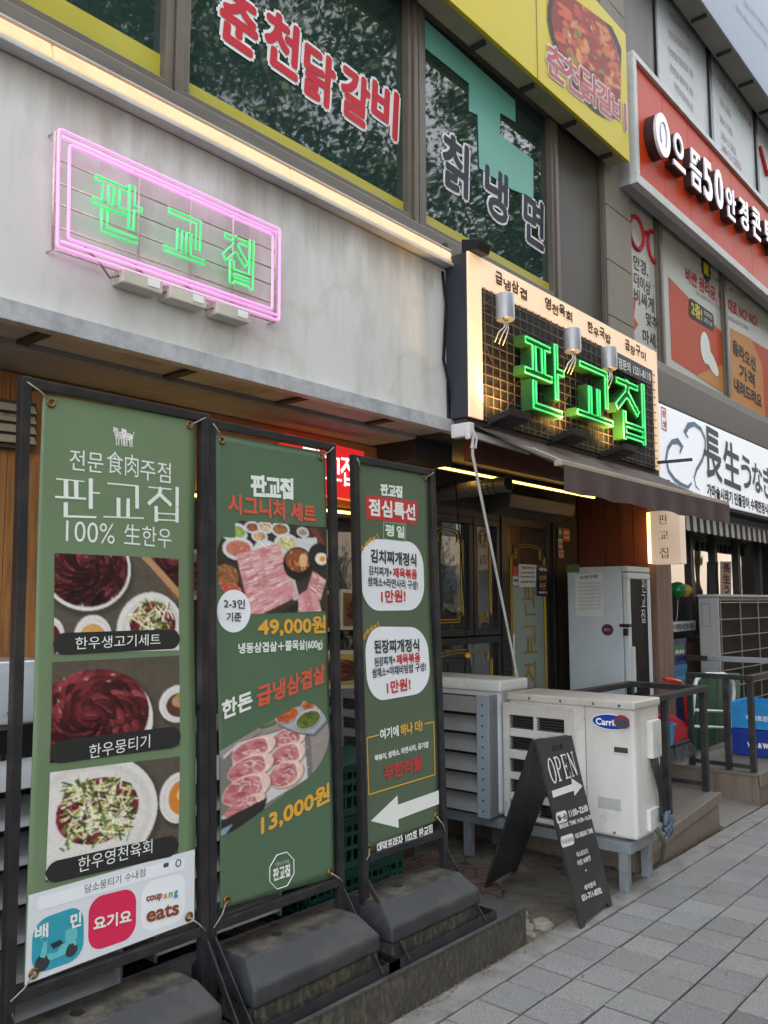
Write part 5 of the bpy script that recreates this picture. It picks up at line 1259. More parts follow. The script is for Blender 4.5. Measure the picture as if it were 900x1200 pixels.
# ---- printing on the second banner
b = MB(); shop_letters(b, Q((294, 558), (343, 563), (343, 584), (294, 581)), .04, .19, .20, NB)
ptext(b, '한돈', (259, 833), (295, 819), 22, SBN, .02, .007); ptext(b, '냉동삼겹살＋쫄목살(600g)', (279, 761), (378, 755), 14, SBN, .005, .0012)
b.build('lettering', pale, n2)
b = MB(); ptext(b, '시그니처 세트', (266, 590), (369, 603), 23, SBN, .02, .008); ptext(b, '급냉삼겹살', (300, 817), (381, 788), 24, SBN, .02, .007); b.build('lettering', coral, n2)
b = MB(); ptext(b, '49,000원', (301, 735), (382, 732), 23, SBN, .02, .007); ptext(b, '13,000원', (305, 968), (385, 928), 25, SBN, .02, .006); b.build('lettering', amber, n2)
def pork(c, pts, clip, rows, cols, seed):
    """rows of overlapping streaky slices"""
    g = np.random.default_rng(seed); P0, P1, P2, P3 = [np.array(p) for p in pts]
    c.poly(pts, 'cf9a98', 1, clip)
    for j in range(rows):
        for i in range(cols):
            q = [(1 - v) * ((1 - u) * P0 + u * P1) + v * ((1 - u) * P3 + u * P2) for u, v in ((i / cols, j / rows), ((i + .97) / cols, j / rows), ((i + .97) / cols, (j + .95) / rows), (i / cols, (j + .95) / rows))]
            m = c.mpoly([tuple(x) for x in q])
            if clip is not None: m &= clip
            c.put(m, ('cf8f92', 'c98688', 'd69c9c')[g.integers(3)])
            for k in range(9):
                t = g.random(); a = q[0] * (1 - t) + q[3] * t; e = q[1] * (1 - t) + q[2] * t; s0, s1 = sorted(g.random(2)); p_, r_ = a + (e - a) * s0, a + (e - a) * min(1, s1 + .25); wv = (g.random(2) - .5) * .012
                c.line(tuple(p_), tuple((p_ + r_) / 2 + wv), .004 + .010 * g.random(), ('ecdcd4', 'a9545e', 'e8cfc8', 'b7727a', 'f0e4dc')[g.integers(5)], .75, m); c.line(tuple((p_ + r_) / 2 + wv), tuple(r_), .004 + .008 * g.random(), ('e8d6ce', 'b0606a', 'd9b0ac')[g.integers(3)], .7, m)
            c.line(tuple(q[3]), tuple(q[2]), .006, 'a0646a', .6, m)
def s1():
    c = Canvas(190, 144, '3d322c'); c.a = c.mell(.53, .36, .55, .46) | (c.xx > .5); c.a &= ~((c.xx < .14) & (c.yy < .14)); c.noise(.2, 8)
    for cx, cy, r, k in ((.14, .10, .11, '8aa055'), (.29, .05, .07, 'a05a4c'), (.40, .04, .07, 'c3ad88'), (.35, .12, .07, 'c9a078'), (.54, .05, .09, '93603c'), (.17, .23, .13, 'c57660'), (.60, .17, .12, 'c2c08a'), (.40, .22, .10, 'd8d2c8'), (.76, .06, .06, '9a8a78')):
        c.plate(cx, cy, r, r * .72, 'd0d3d2'); m = c.mell(cx, cy, r * .78, r * .5); c.put(m, k); b0 = np.array(s2l(k)); c.strands(cx, cy, r * .6, 22, [tuple(b0 * .6), tuple(b0 * 1.4), tuple(b0)], .012, .05, m)
    c.poly([(.68, .12), (.90, .10), (.92, .24), (.74, .26)], 'c6cbc9'); c.poly([(.82, .02), (.90, .02), (1, .16), (1, .22)], '6e3f30')
    m = c.mell(.06, .46, .11, .10); c.put(m, '8a5a38'); c.strands(.06, .46, .1, 50, ('a87048', '70432a', 'c79a68'), .006, .05, m)
    m = c.mell(.08, .60, .12, .10); c.put(m, 'b5553c'); c.strands(.08, .6, .1, 50, ('c9684a', '9a4430', 'd98c6c'), .008, .06, m)
    m = c.mell(.15, .72, .13, .11); c.put(m, '8fa04e'); c.strands(.15, .72, .1, 50, ('a9bd62', '6d8034', 'c5d080'), .008, .08, m)
    c.poly([(.32, .86), (.73, .66), (.72, .72), (.33, .94)], '24221f'); c.poly([(.62, .30), (.72, .64), (.66, .66), (.50, .18)], 'bfc3c2')
    pork(c, [(.15, .28), (.52, .17), (.70, .62), (.27, .80)], None, 6, 2, 5)
    c.ell(.71, .34, .15, .145, '231f1c'); c.ell(.71, .31, .125, .10, '8d4e2c'); c.strands(.71, .31, .09, 40, ('c08a4c', 'd8b070', '6b3820'), .012, .05, c.mell(.71, .31, .12, .095)); c.ell(.76, .31, .04, .06, 'd8b084')
    c.ell(.93, .27, .12, .12, '2b2724'); c.ell(.95, .29, .065, .055, 'e4dccb'); c.ell(.96, .29, .03, .025, 'd9983c')
    c.poly([(.40, .90), (.80, .78), (.86, .96), (.40, .96)], '3b3733'); c.strands(.62, .88, .12, 40, ('8d8f92', '5a5c60', 'b0b2b4'), .008, .05)
    pork(c, [(.70, .62), (.88, .52), (1.02, .98), (.72, .98)], None, 1, 3, 8); pork(c, [(.86, .40), (1.0, .48), (.94, .66), (.80, .56)], None, 3, 1, 9)
    return c.noise(.10, 2).soften()
picture('food_photo', s1(), Q((254, 608), (381, 618), (382, 716), (256, 721)), NB, PRINT, n2, .002)
c = SBN.at(274, 716); k_ = .0033
MB().poly([c + N0 + NP * .004 + cz(.072 * math.cos(t), .074 * math.sin(t)) for t in np.linspace(0, 6.283, 37)[:-1]]).build('badge', soft_w, n2)
b = MB(); ptext(b, '2-3인', (262, 707), (286, 708), 11, SBN, .005, .001, .007); ptext(b, '기준', (265, 723), (282, 723), 11, SBN, .005, .001, .007); b.build('lettering', dgrey, n2)
def s2():
    c = Canvas(180, 236, '938b86'); c.noise(.06, 9)
    c.a = ((c.mell(.46, .60, .60, .50) & (c.xx < .55)) | (c.mell(.50, .50, .50, .50) & (c.xx >= .5)) | ((c.xx < .4) & (c.yy > .5) & (c.yy < 1.2))) & (c.xx * .40 + c.yy < 1.24) & (c.yy > .34 - .36 * c.xx)
    for k in range(30): y = rng.random() * 1.3; c.line((0, y), (1, y - .25), .003, '857d78', .5)
    c.ell(.44, .20, .10, .04, '4c5738', -15); c.ell(.44, .19, .08, .03, '6d7a4e', -15); c.line((.14, .37), (.36, .27), .010, '4a3a32'); c.line((.17, .36), (.38, .275), .006, '9d958f')
    for k in range(5): c.poly([(.0, .42), (.18, .30), (.80, .30), (.82, .95), (.10, 1.16), (-.1, 1.1)], '2b2725', .10)
    c.poly([(.03, .40), (.16, .31), (.74, .32), (.77, .92), (.12, 1.12), (.0, 1.02)], 'c9c7c5'); c.poly([(0, .46), (.11, .37), (.09, .95), (0, 1.02)], '77736f')
    for k in range(60): x, y = .1 + .66 * rng.random(), .32 + .75 * rng.random(); c.line((x, y), (x + .03, y + .02 * rng.random()), .004, ('e4e2e0', 'a5a3a2')[k % 2], .6)
    def cut(cx, cy, rx, ry, rot):
        m = c.mell(cx, cy, rx, ry, rot); c.put(c.mell(cx + .01, cy + .015, rx * 1.03, ry * 1.03, rot), '5a2f30', .6); c.put(m, 'e3c2b2')
        lean = c.mell(cx - rx * .14, cy, rx * .84, ry * .86, rot) & m; c.put(lean, 'bf7a7c')
        for k in range(26):
            a = rng.random() * 6.28; r_ = math.sqrt(rng.random()); x = cx - rx * .14 + rx * .7 * r_ * math.cos(a); y = cy + ry * .75 * r_ * math.sin(a); c.ell(x, y, rx * .22, ry * .12, ('a95a61', 'b86c70', 'cd8f8c', '9c4d56')[k % 4], rot + rng.random() * 60, .7, lean)
        for k in range(7):
            a = rot + (rng.random() - .5) * 120; x = cx + rx * (rng.random() - .6); y = cy + ry * (rng.random() - .5) * 1.4; d_ = rx * .55
            c.line((x, y), (x + d_ * .5 * math.cos(R(a)), y + d_ * .5 * math.sin(R(a))), .010, 'e6cfc4', .85, m); c.line((x + d_ * .5 * math.cos(R(a)), y + d_ * .5 * math.sin(R(a))), (x + d_ * math.cos(R(a + 40)), y + d_ * math.sin(R(a + 40))), .007, 'e2c4ba', .8, m)
        c.line((cx + rx * .55 * math.cos(R(rot)), cy - ry * .7), (cx + rx * .75, cy + ry * .6), .018, 'efdcd0', .7, m)
    for cx, cy, rx, ry, ro in ((.60, .42, .16, .11, 8), (.29, .43, .19, .12, -6), (.59, .60, .16, .13, 6), (.26, .61, .20, .13, -4), (.57, .80, .16, .14, 10), (.22, .82, .21, .15, -4), (.20, .98, .18, .08, -12)): cut(cx, cy, rx, ry, ro)
    c.poly([(0, 1.05), (.40, .98), (.36, 1.12), (0, 1.24)], '2f2b2a'); c.poly([(0, 1.14), (.10, 1.12), (.02, 1.22), (0, 1.24)], '7f99aa')
    t = [(.46, .12), (.60, .00), (.80, .03), (.98, .16), (.99, .36), (.84, .47), (.66, .38), (.50, .24)]; c.poly([(x + .01, y + .025) for x, y in t], '4b4c4e', .8); c.poly(t, '8b9094'); c.poly([(.72 + (x - .72) * .94, .23 + (y - .23) * .94) for x, y in t], 'a3a8ab')
    for cx, cy, r, k in ((.59, .17, .105, 'b0562f'), (.69, .06, .065, '8d5a40'), (.80, .12, .07, 'b0583a'), (.92, .20, .06, 'c9b06a'), (.79, .29, .125, '5d6a30')):
        c.ell(cx, cy, r * 1.10, r * .90, '70757a'); c.ell(cx, cy - .008, r * 1.06, r * .86, 'bcc0c2'); m = c.mell(cx, cy, r * .96, r * .74); c.put(m, k); base = np.array(s2l(k)); c.strands(cx, cy, r * .8, 44, [tuple(base * 1.6), tuple(base * .5), tuple(base * 1.15), tuple(base * .8)], .012, r * .8, m)
    return c.noise(.09, 2).soften()
picture('food_photo', s2(), Q((255, 842), (384, 806), (387, 944), (258, 992)), NB, PRINT, n2, .002)
c = SBN.at(330, 1020)
b = MB(); b.tube([c + N0 + NP * .004 + cz(.062 * math.cos(t + .39), .062 * math.sin(t + .39)) for t in np.linspace(0, 6.283, 9)[:-1]], .0016, 5, True)
shop_letters(b, [c + cz(*o) for o in ((-.04, .012), (.04, .012), (.04, -.026), (-.04, -.026))], .06, .17, .17, NB, .004); ptext(b, '소문난 고기집', (322, 1013), (338, 1009), 4, SBN, 0, 0, .004)
b.build('emblem', pale, n2)

# ---- printing on the third banner
b = MB(); shop_letters(b, Q((445, 568), (470, 571), (470, 583), (445, 580)), .05, .19, .20, NB)
o = MB().poly([p + N0 + NP * .002 for p in Q((428, 580), (488, 588), (487, 615), (429, 608))]).build('title_panel', redp, n3)
ptext(b, '점심특선', (431, 594), (485, 601), 20, SBN, .02, .007, .006)
MB().poly([p + N0 + NP * .003 for p in Q((448, 611), (474, 614), (474, 635), (448, 632))]).build('sticker', mat('sticker_edge', '8fa08a', .4), n3)
MB().poly([p + N0 + NP * .0045 for p in Q((449, 612), (473, 615), (473, 634), (449, 631))]).build('sticker', mat('sticker_green', '4a7046', .4), n3)
ptext(b, '평', (450, 621), (460, 622.5), 14, SBN, .02, .004, .008); ptext(b, '일', (463, 623), (472, 624), 14, SBN, .02, .004, .008)
ptext(b, '여기에', (444, 861), (467, 856), 13, SBN, .02, .003); ptext(b, '떡볶이, 쌈채소, 라면사리, 공기밥', (438, 889), (501, 872), 8, SBN, .01, .0012); ptext(b, '대덕프라자 102호 판교집', (441, 994), (506, 971), 12, SBN, .02, .003)
b.poly([SBN.at(*p) + N0 + NP * .003 for p in ((434, 962), (465, 932), (465.5, 943), (513, 926), (513.5, 942), (466, 960), (466.5, 970))])
b.build('lettering', pale, n3)
for qd in (((421, 630), (495, 636), (498, 715), (424, 716)), ((426, 734), (500, 735), (504, 811), (429, 824))): rrect(MB(), Q(*qd), .115, NB, .0025, 10).build('menu_panel', soft_w, n3)
b = MB()
ptext(b, '김치찌개정식', (434, 651), (487, 657), 16, SBN, .02, .004, .006); ptext(b, '김치찌개+', (432, 668), (459, 671), 11, SBN, 0, .001, .006); ptext(b, '쌈채소+라면사리 구성!', (431, 681), (489, 686), 11, SBN, 0, .001, .006)
ptext(b, '된장찌개정식', (438, 758), (491, 756), 16, SBN, .02, .004, .006); ptext(b, '된장찌개+', (438, 776), (464, 773), 11, SBN, 0, .001, .006); ptext(b, '쌈채소+야채비빔밥 구성!', (435, 789), (498, 781), 11, SBN, 0, .001, .006)
b.build('lettering', dgrey, n3)
b = MB()
for t, L, Rr, h, ft in (('제육볶음', (460, 671), (488, 673), 12, .002), ('1만원!', (447, 699), (475, 698), 15, .004), ('제육볶음', (465, 773), (492, 770), 12, .002), ('1만원!', (453, 806), (481, 801), 15, .004), ('무한리필', (449, 907), (493, 893), 18, .004)): ptext(b, t, L, Rr, h, SBN, .02, ft, .006)
b.build('lettering', redp, n3)
b = MB(); ptext(b, '하나 더!', (469, 856), (494, 850), 14, SBN, .02, .003, .004)
for t, pts in (('첫번째메뉴!', ((420, 650), (424, 643), (429, 638), (433, 634), (438, 631), (442, 628))), ('두번째메뉴!', ((422, 753), (426, 746), (430, 741), (435, 737), (440, 734), (444, 731)))):
    for ch, p in zip(t, pts):
        q_ = SBN.at(*p); a = R(40); s_ = .024; u = cz(math.cos(a), math.sin(a)) * (s_ if ch != '!' else s_ * .3); v = cz(-math.sin(a) * .6, math.cos(a)) * s_; lettering(b, ch, q_ - u / 2 - v / 2, u, v, NB, .02, .001, .0014)
q = Q((428, 864), (507, 845), (509, 908), (431, 932)); t_ = .005
w_ = np.linalg.norm(q[1] - q[0]); h_ = np.linalg.norm(q[3] - q[0])
for (u0, u1, v0, v1) in ((0, .18, 0, t_ / h_), (.86, 1, 0, t_ / h_), (0, 1, 1 - t_ / h_, 1), (0, t_ / w_, t_ / h_, 1 - t_ / h_), (1 - t_ / w_, 1, t_ / h_, 1 - t_ / h_)): b.poly([bil(q, u, v) + N0 + NP * .003 for u, v in ((u0, v0), (u1, v0), (u1, v1), (u0, v1))])
b.build('lettering', amber, n3)

ptext, rrect, picture, shop_letters = _ptext, _rrect, _picture, _shop

def ripple(bn, seed, amp=.0045):
    g = np.random.default_rng(seed); ph = g.random(6) * 6.283; rl = root_loc(bn)
    co = [np.array(v.co) for v in bn.data.vertices]; xs = [p[0] for p in co]; zs = [p[2] for p in co]; xa, xb, za, zb = min(xs), max(xs), min(zs), max(zs); w, h = xb - xa, zb - za
    def f(x, z):
        u = np.clip((x - xa) / w, 0, 1); v = np.clip((z - za) / h, 0, 1)
        belly = np.sin(np.pi * u) * (.35 + .65 * np.sin(np.pi * v))
        return amp * (.9 * np.sin(2 * np.pi * 1.3 * v + ph[0] + 1.2 * u) * (.35 + .65 * np.sin(np.pi * v)) + 1.5 * belly * np.sin(2 * np.pi * .8 * v + ph[1]) + .55 * np.sin(2 * np.pi * (1.1 * u + .9 * v) + ph[2]) * np.sin(np.pi * v))
    for o in [bn] + list(bn.children):
        me = o.data
        if len(me.vertices) < 400:
            bm = bmesh.new(); bm.from_mesh(me); vx = [v.co.x for v in bm.verts]; vz = [v.co.z for v in bm.verts]
            if max(vx) - min(vx) > .06 or max(vz) - min(vz) > .06:
                for k in np.arange(math.ceil(min(vx) / .05), math.floor(max(vx) / .05) + 1): bmesh.ops.bisect_plane(bm, geom=bm.verts[:] + bm.edges[:] + bm.faces[:], plane_co=(k * .05, 0, 0), plane_no=(1, 0, 0))
                for k in np.arange(math.ceil(min(vz) / .05), math.floor(max(vz) / .05) + 1): bmesh.ops.bisect_plane(bm, geom=bm.verts[:] + bm.edges[:] + bm.faces[:], plane_co=(0, 0, k * .05), plane_no=(0, 0, 1))
            bm.to_mesh(me); bm.free()
        c_ = np.empty(len(me.vertices) * 3); me.vertices.foreach_get('co', c_); c_ = c_.reshape(-1, 3); c_ += NB[None] * (f(c_[:, 0], c_[:, 2]) + .002)[:, None]; me.vertices.foreach_set('co', c_.ravel())
        me.update()
        if o is bn:
            for p in me.polygons: p.use_smooth = abs(p.normal[1]) > .5
for k, n_ in enumerate((n1, n2, n3)): ripple(n_, 40 + k)

# ================================================================ OUTDOOR UNITS
ac_w = mat('unit_enamel', 'cfcfca', .5, var=.04, scale=2, dirt='8e8c88', dirt_scale=3, dirt_amt=.4)
ac_b = mat('unit_enamel_cool', 'c9ced1', .5, var=.04, scale=2, dirt='8d9298', dirt_scale=3, dirt_amt=.4)
drip_stains(ac_w, .25, .72, '8a7a66', .35, 14.0); tide_marks(ac_w, '9a8c78', 2.5, .25); drip_stains(ac_b, .25, .76, '8a8478', .4, 14.0)
dark_in = mat('unit_inside', '1b1b1b', .7)
fin = mat('coil_fins', '55585a', .5, metal=.5, var=.2, stretch=(1, 1, 1))
louvre_m = mat('louvre_metal', '9ea1a2', .4, metal=.45, var=.1, scale=3, dirt='6d6b66', dirt_amt=.5)
stand_m = mat('galvanised_stand', '8d9499', .5, metal=.3, var=.15, scale=10, dirt='5d5d58', dirt_scale=7, dirt_amt=.5)
t = thing('unit_stand', (4.48, 2.8, 0), 'grey steel stand carrying the two white outdoor units', 'stand')
s = MB()
s.bar((4.325, 2.0, .222), (4.325, 3.62, .222), .05, .055).bar((4.63, 2.03, .222), (4.63, 3.62, .222), .05, .055).bar((4.351, 2.03, .222), (4.604, 2.03, .222), .05, .054).bar((4.351, 2.9, .222), (4.604, 2.9, .222), .05, .054)
s.build('rail', stand_m, t, bevel=.003)
for x, y in ((4.325, 2.045), (4.63, 2.06), (4.325, 3.03), (4.63, 3.03), (4.325, 3.58), (4.63, 3.58)):
    MB().box(x - .024, x + .024, y - .024, y + .024, 0, .194).build('leg', stand_m, t, bevel=.003)

A = thing('outdoor_unit', (4.49, 2.35, .25), 'nearer white air conditioner outdoor unit with blue oval badge and grilled fan', 'air conditioner')
X0, X1, Y0, Y1, Z0, Z1 = 4.33, 4.655, 1.972, 2.745, .262, .955
MB().box(X0, X1, Y0, Y1, Z0, Z1).build('casing', ac_w, A, bevel=.022, smooth=True, seg=3)
MB().box(X0 - .008, X1 + .006, Y0 - .006, Y1 + .006, Z1 - .028, Z1 + .016).build('lid', ac_w, A, bevel=.010, smooth=True, seg=3)
# protruding fan panel with slots: built from bars round real openings
yA_, yB_ = 2.275, 2.755; xg = X0 - .045
pm = MB()
pz = [(.30, .375), (.415, .49), (.53, .605), (.655, .73), (.775, .85)]
cols_ = [(2.36, 2.535), (2.555, 2.715)]
pm.box(xg, X0 + .005, yA_ + .02, 2.36, .275, .915).box(xg, X0 + .005, 2.715, yB_, .275, .915)
zz = [.275] + [v for p in pz for v in p] + [.915]
rows_ = [(zz[i], zz[i + 1]) for i in range(0, len(zz), 2)]
for a, c in rows_: pm.box(xg + .001, X0 + .004, 2.361, 2.714, a, c)
for a, c in pz: pm.box(xg + .002, X0 + .003, 2.535, 2.555, a, c)
pm.hexa([(X0 - .001, yA_ - .02, .275), (X0 + .005, yA_ - .02, .275), (X0 + .005, yA_ + .0195, .275), (xg, yA_ + .0195, .275), (X0 - .001, yA_ - .02, .90), (X0 + .005, yA_ - .02, .90), (X0 + .005, yA_ + .0195, .915), (xg, yA_ + .0195, .915)])
pm.build('fan_panel', ac_w, A, bevel=.004)
MB().box(X0 - .004, X0 - .001, 2.362, 2.713, .28, .91).build('fan_well', dark_in, A)
mb = MB()
for a, c in pz:
    for k in range(5): z = a + .006 + (c - a) * k / 5; mb.box(xg + .012, X0 - .01, 2.362, 2.534, z, z + .003).box(xg + .012, X0 - .01, 2.556, 2.713, z, z + .003)
mb.build('grille', fin, A)
SAC = SX(X0 - .001)
c = SAC.at(716, 846); n_ = SAC.n
MB().poly([c + n_ * .003 + np.array([0, .112 * math.cos(u), .042 * math.sin(u)]) for u in np.linspace(0, 6.283, 41)[:-1]]).build('badge_rim', white_ink, A)
MB().poly([c + n_ * .004 + np.array([0, .107 * math.cos(u), .038 * math.sin(u)]) for u in np.linspace(0, 6.283, 41)[:-1]]).build('badge', mat('badge_blue', '1f3fa0', .35), A)
def xtext(mb, body, c, w, h, off=.0, fat=0.0, proud=.006, n=None, shear=0.0): return lettering(mb, body, np.array(c) - np.array([0, -w / 2, h / 2]), (0, -w, 0), (0, 0, h), (-1, 0, 0), off, fat, proud, 1.0, shear)
b = MB(); xtext(b, 'Carrier', c + np.array([0, .01, -.002]), .15, .036, .005, .0012, .006); b.build('lettering', white_ink, A)
c2 = c + np.array([0, -.065, .006])
MB().poly([c2 + n_ * .008 + np.array([0, .045 * math.cos(u), .036 * math.sin(u)]) for u in np.linspace(0, 6.283, 25)[:-1]]).build('sticker', mat('sticker_maroon', '7d3040', .5, var=.4, scale=60), A)
MB().poly([c2 + n_ * .009 + np.array([0, .042 * math.cos(u) - .004, .022 * math.sin(u) - .010]) for u in np.linspace(0.1, 6.1, 25)[:-1]]).build('sticker', mat('sticker_dark', '3f4352', .5, var=.6, scale=90), A)
c = SAC.at(728, 879)
frame_px(MB(), [c + np.array(o) for o in ((0, .045, .02), (0, -.045, .02), (0, -.045, -.02), (0, .045, -.02))], .006, n_, .004).build('handle_recess', ac_w, A)
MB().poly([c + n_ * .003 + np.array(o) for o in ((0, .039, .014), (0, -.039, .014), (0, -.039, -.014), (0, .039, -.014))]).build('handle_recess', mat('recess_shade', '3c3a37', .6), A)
MB().box(X0 + .15, X0 + .27, Y0 - .035, Y0 + .004, .66, .86).build('valve_cover', ac_w, A, bevel=.012, smooth=True)
MB().box(X0 - .002, X0 + .0, 2.252, 2.255, .28, .93).build('panel_seam', mat('seam_shade', '6f6c66', .6), A)
mb = MB()
for k, dx in enumerate((.17, .19, .215)):
    mb.tube([(X0 + dx, Y0 - .02, .67), (X0 + dx + .005, Y0 - .03, .6), (X0 + dx + .03, Y0 - .045, .48), (X0 + dx + .05, Y0 - .04, .38), (X0 + dx + .03, Y0 - .045, .33 - .01 * k)], .011, 8)
mb.build('cable', mat('black_hose', '1a1b1c', .5), A, smooth='all')
mb = MB(); g = random.Random(3)
for k in range(7):
    p = np.array([X0 + .2 + .05 * g.random(), Y0 - .05, .36 - .012 * k]); mb.tube([p, p + [.05 * (g.random() - .3), -.02, .02], p + [.09 * (g.random() - .3), -.01, -.03], p + [-.05 + .05 * g.random(), -.02, -.04]], [.014, .018, .014, .008], 7)
mb.build('pipe_wrap', mat('blue_grey_tape', '50606e', .6, var=.4, scale=25), A, smooth='all')
MB().box(X0 + .12, X0 + .25, Y0 - .02, Y0 + .003, .29, .40).build('valve_plate', ac_w, A, bevel=.006)
MB().tube([(X0 + .2, Y0 - .01, .30), (X0 + .26, Y0 - .03, .2), (X0 + .33, Y0 + .02, .08), (X0 + .36, Y0 + .10, .02), (X0 + .42, Y0 + .25, .015)], .012, 8).build('drain_hose', mat('hose_grey', '4a4a48', .6), A, smooth='all')
MB().box(X0 - .002, X0, 2.06, 2.19, .40, .46).build('rating_label', mat('faded_label', 'a9aaa6', .6, var=.2, scale=60), A)
mb = MB()
for y in (2.05, 2.2, 2.4, 2.6): mb.cyl((X0 - .0095, y, Z1 - .008), (X0 - .004, y, Z1 - .008), .008, 10)
for y, z in ((2.24, .34), (2.1, .285), (2.262, .86), (2.262, .5)): mb.cyl((X0 - .004, y, z), (X0 + .002, y, z), .007, 10)
mb.build('screw', mat('screw_head', '6d6a64', .5, metal=.5), A)

A2 = thing('outdoor_unit', (4.45, 3.15, .25), 'farther taller white outdoor unit with slanted metal louvres and blue marker scribble', 'air conditioner')
MB().box(4.315, 4.61, 2.79, 3.60, .262, 1.01).build('casing', ac_b, A2, bevel=.035, smooth=True, seg=4)
MB().box(4.305, 4.62, 2.782, 3.61, .965, 1.036).build('lid', mat('unit_lid', 'c9ccc9', .5, var=.05, dirt='9d7a52', dirt_scale=5, dirt_amt=.5), A2, bevel=.018, smooth=True, seg=3)
ya = SX(4.225).at(574, 870)[1]; yb_ = SX(4.225).at(560, 870)[1]
mb = MB()
for k in range(6):
    z = .285 + k * .113
    mb.hexa([(4.215, yb_ + .002, z), (4.225, yb_ + .002, z - .002), (4.225, 3.6, z - .002), (4.215, 3.6, z), (4.285, yb_ + .002, z + .085), (4.295, yb_ + .002, z + .083), (4.295, 3.6, z + .083), (4.285, 3.6, z + .085)])
mb.build('louvre', louvre_m, A2, bevel=.003)
MB().box(4.297, 4.314, yb_ + .002, 3.58, .29, .94).build('fan_well', dark_in, A2)
MB().box(4.212, 4.226, ya, yb_, .262, .955).build('side_plate', mat('perforated_steel', 'a3b0ba', .4, metal=.3, var=.12, dirt='7e868c'), A2, bevel=.003)
MB().box(4.228, 4.313, ya + .002, ya + .010, .262, .955).build('side_plate', louvre_m, A2, bevel=.002)
mb = MB()
for k in range(11): z = .30 + k * .06; mb.cyl((4.2105, (ya + yb_) / 2, z), (4.2115, (ya + yb_) / 2, z), .006, 10)
mb.build('perforation', dark_in, A2)
b = MB(); xtext(b, '수', (4.315, 2.835, .865), .045, .06, 0, .002, .004); xtext(b, '리', (4.315, 2.835, .79), .045, .06, 0, .002, .004); b.build('marker_scribble', mat('blue_marker', '3c6fb0', .5), A2)

def louvre_unit(x0, x1, y0, z0, z1, label):
    t = thing('outdoor_unit', ((x0 + x1) / 2, y0, z0), label, 'air conditioner')
    MB().box(x0, x1, y0 + .09, y0 + .42, z0, z1).build('casing', mat('grey_casing', '8b8f90', .5, var=.1), t, bevel=.02, smooth=True)
    n = int((z1 - z0) / .12); mb = MB()
    for k in range(n):
        z = z0 + .02 + k * .12; mb.hexa([(x0, y0, z), (x1, y0, z), (x1, y0 + .012, z - .002), (x0, y0 + .012, z - .002), (x0, y0 + .075, z + .085), (x1, y0 + .075, z + .085), (x1, y0 + .085, z + .083), (x0, y0 + .085, z + .083)])
    mb.build('louvre', louvre_m, t, bevel=.003)
    MB().box(x0 + .03, x1 - .03, y0 + .084, y0 + .0895, z0 + .02, z1 - .02).build('fan_well', dark_in, t)
    mb = MB()
    for x in (x0, x1 - .012): mb.box(x, x + .011, y0 - .004, y0 + .089, z0, z1)
    mb.build('side_plate', louvre_m, t, bevel=.002)
    mb = MB()
    for k in range(n):
        z = z0 + .105 + k * .12
        for j in range(14): mb.box(x0 + .2 + j * .02, x0 + .208 + j * .02, y0 + .078, y0 + .0838, z - .012, z + .018)
    mb.build('coil_slots', fin, t)
    return t
louvre_unit(.95, 1.78, 2.72, .16, 1.10, 'grey louvred outdoor unit standing behind the first banner')
louvre_unit(1.98, 2.62, 2.82, .16, .98, 'grey louvred outdoor unit hidden behind the middle banner')
t = thing('metal_box', (1.25, 2.9, 1.10), 'dented bare aluminium box on top of the louvred outdoor unit behind the first banner', 'box')
MB().hexa([(.95, 2.76, 1.104), (1.55, 2.76, 1.104), (1.55, 3.1, 1.104), (.95, 3.1, 1.104), (.95, 2.86, 1.30), (1.55, 2.86, 1.30), (1.55, 3.1, 1.30), (.95, 3.1, 1.30)]).build('casing', mat('aluminium_sheet', 'bfc4c9', .35, metal=.6, var=.1, scale=5, bump=.4, bscale=8), t, bevel=.006)
mb = MB()
for k in range(5): x = 1.0 + k * .12; mb.cyl((x, 2.775, 1.14), (x, 2.769, 1.139), .005, 8)
mb.build('rivet', fin, t)
t = thing('menu_stand', (.98, 2.3, .158), 'dark framed stand with pale notice panel and wooden body at far left edge', 'menu stand')
MB().box(.72, 1.02, 2.34, 2.6, .158, .80).build('body', wood_lt, t, bevel=.006)
MB().box(.70, 1.045, 2.31, 2.62, .802, .84).build('top', black_steel, t, bevel=.004)
MB().box(.70, 1.045, 2.36, 2.385, .842, 1.18).build('panel_frame', black_steel, t, bevel=.004)
MB().box(.72, 1.02, 2.352, 2.358, .87, 1.15).build('notice', mat('notice_paper', 'cfd3c4', .6), t)
MB().box(.715, .99, 2.345, 2.351, 1.151, 1.165).build('clip', black_steel, t)
t = thing('wall_vent', (1.3, 3.2, 2.2), 'cream louvred wall vent with small writing above the first banner', 'vent')
SV = SY(3.2); q = quad_px([(-40, 460), (43, 473), (42, 527), (-40, 519)], SV)
MB().slab(q, (0, -1, 0), .045).build('case', mat('vent_dark', '4a453c', .6), t)
for k in range(4):
    v0, v1 = .08 + .22 * k, .08 + .22 * k + .17
    MB().slab([bil(q, .02, v0) + [0, -.002, 0], bil(q, .97, v0) + [0, -.002, 0], bil(q, .97, v1) + [0, -.022, 0], bil(q, .02, v1) + [0, -.022, 0]], (0, -1, 0), .01).build('slat', mat('vent_cream', 'b9b09a', .6, var=.1), t, bevel=.002)
b = MB(); ptext(b, 'OH 보기 좋은', (2, 484), (38, 490), 6, SY(3.175), .02); b.build('lettering', black_ink, t)

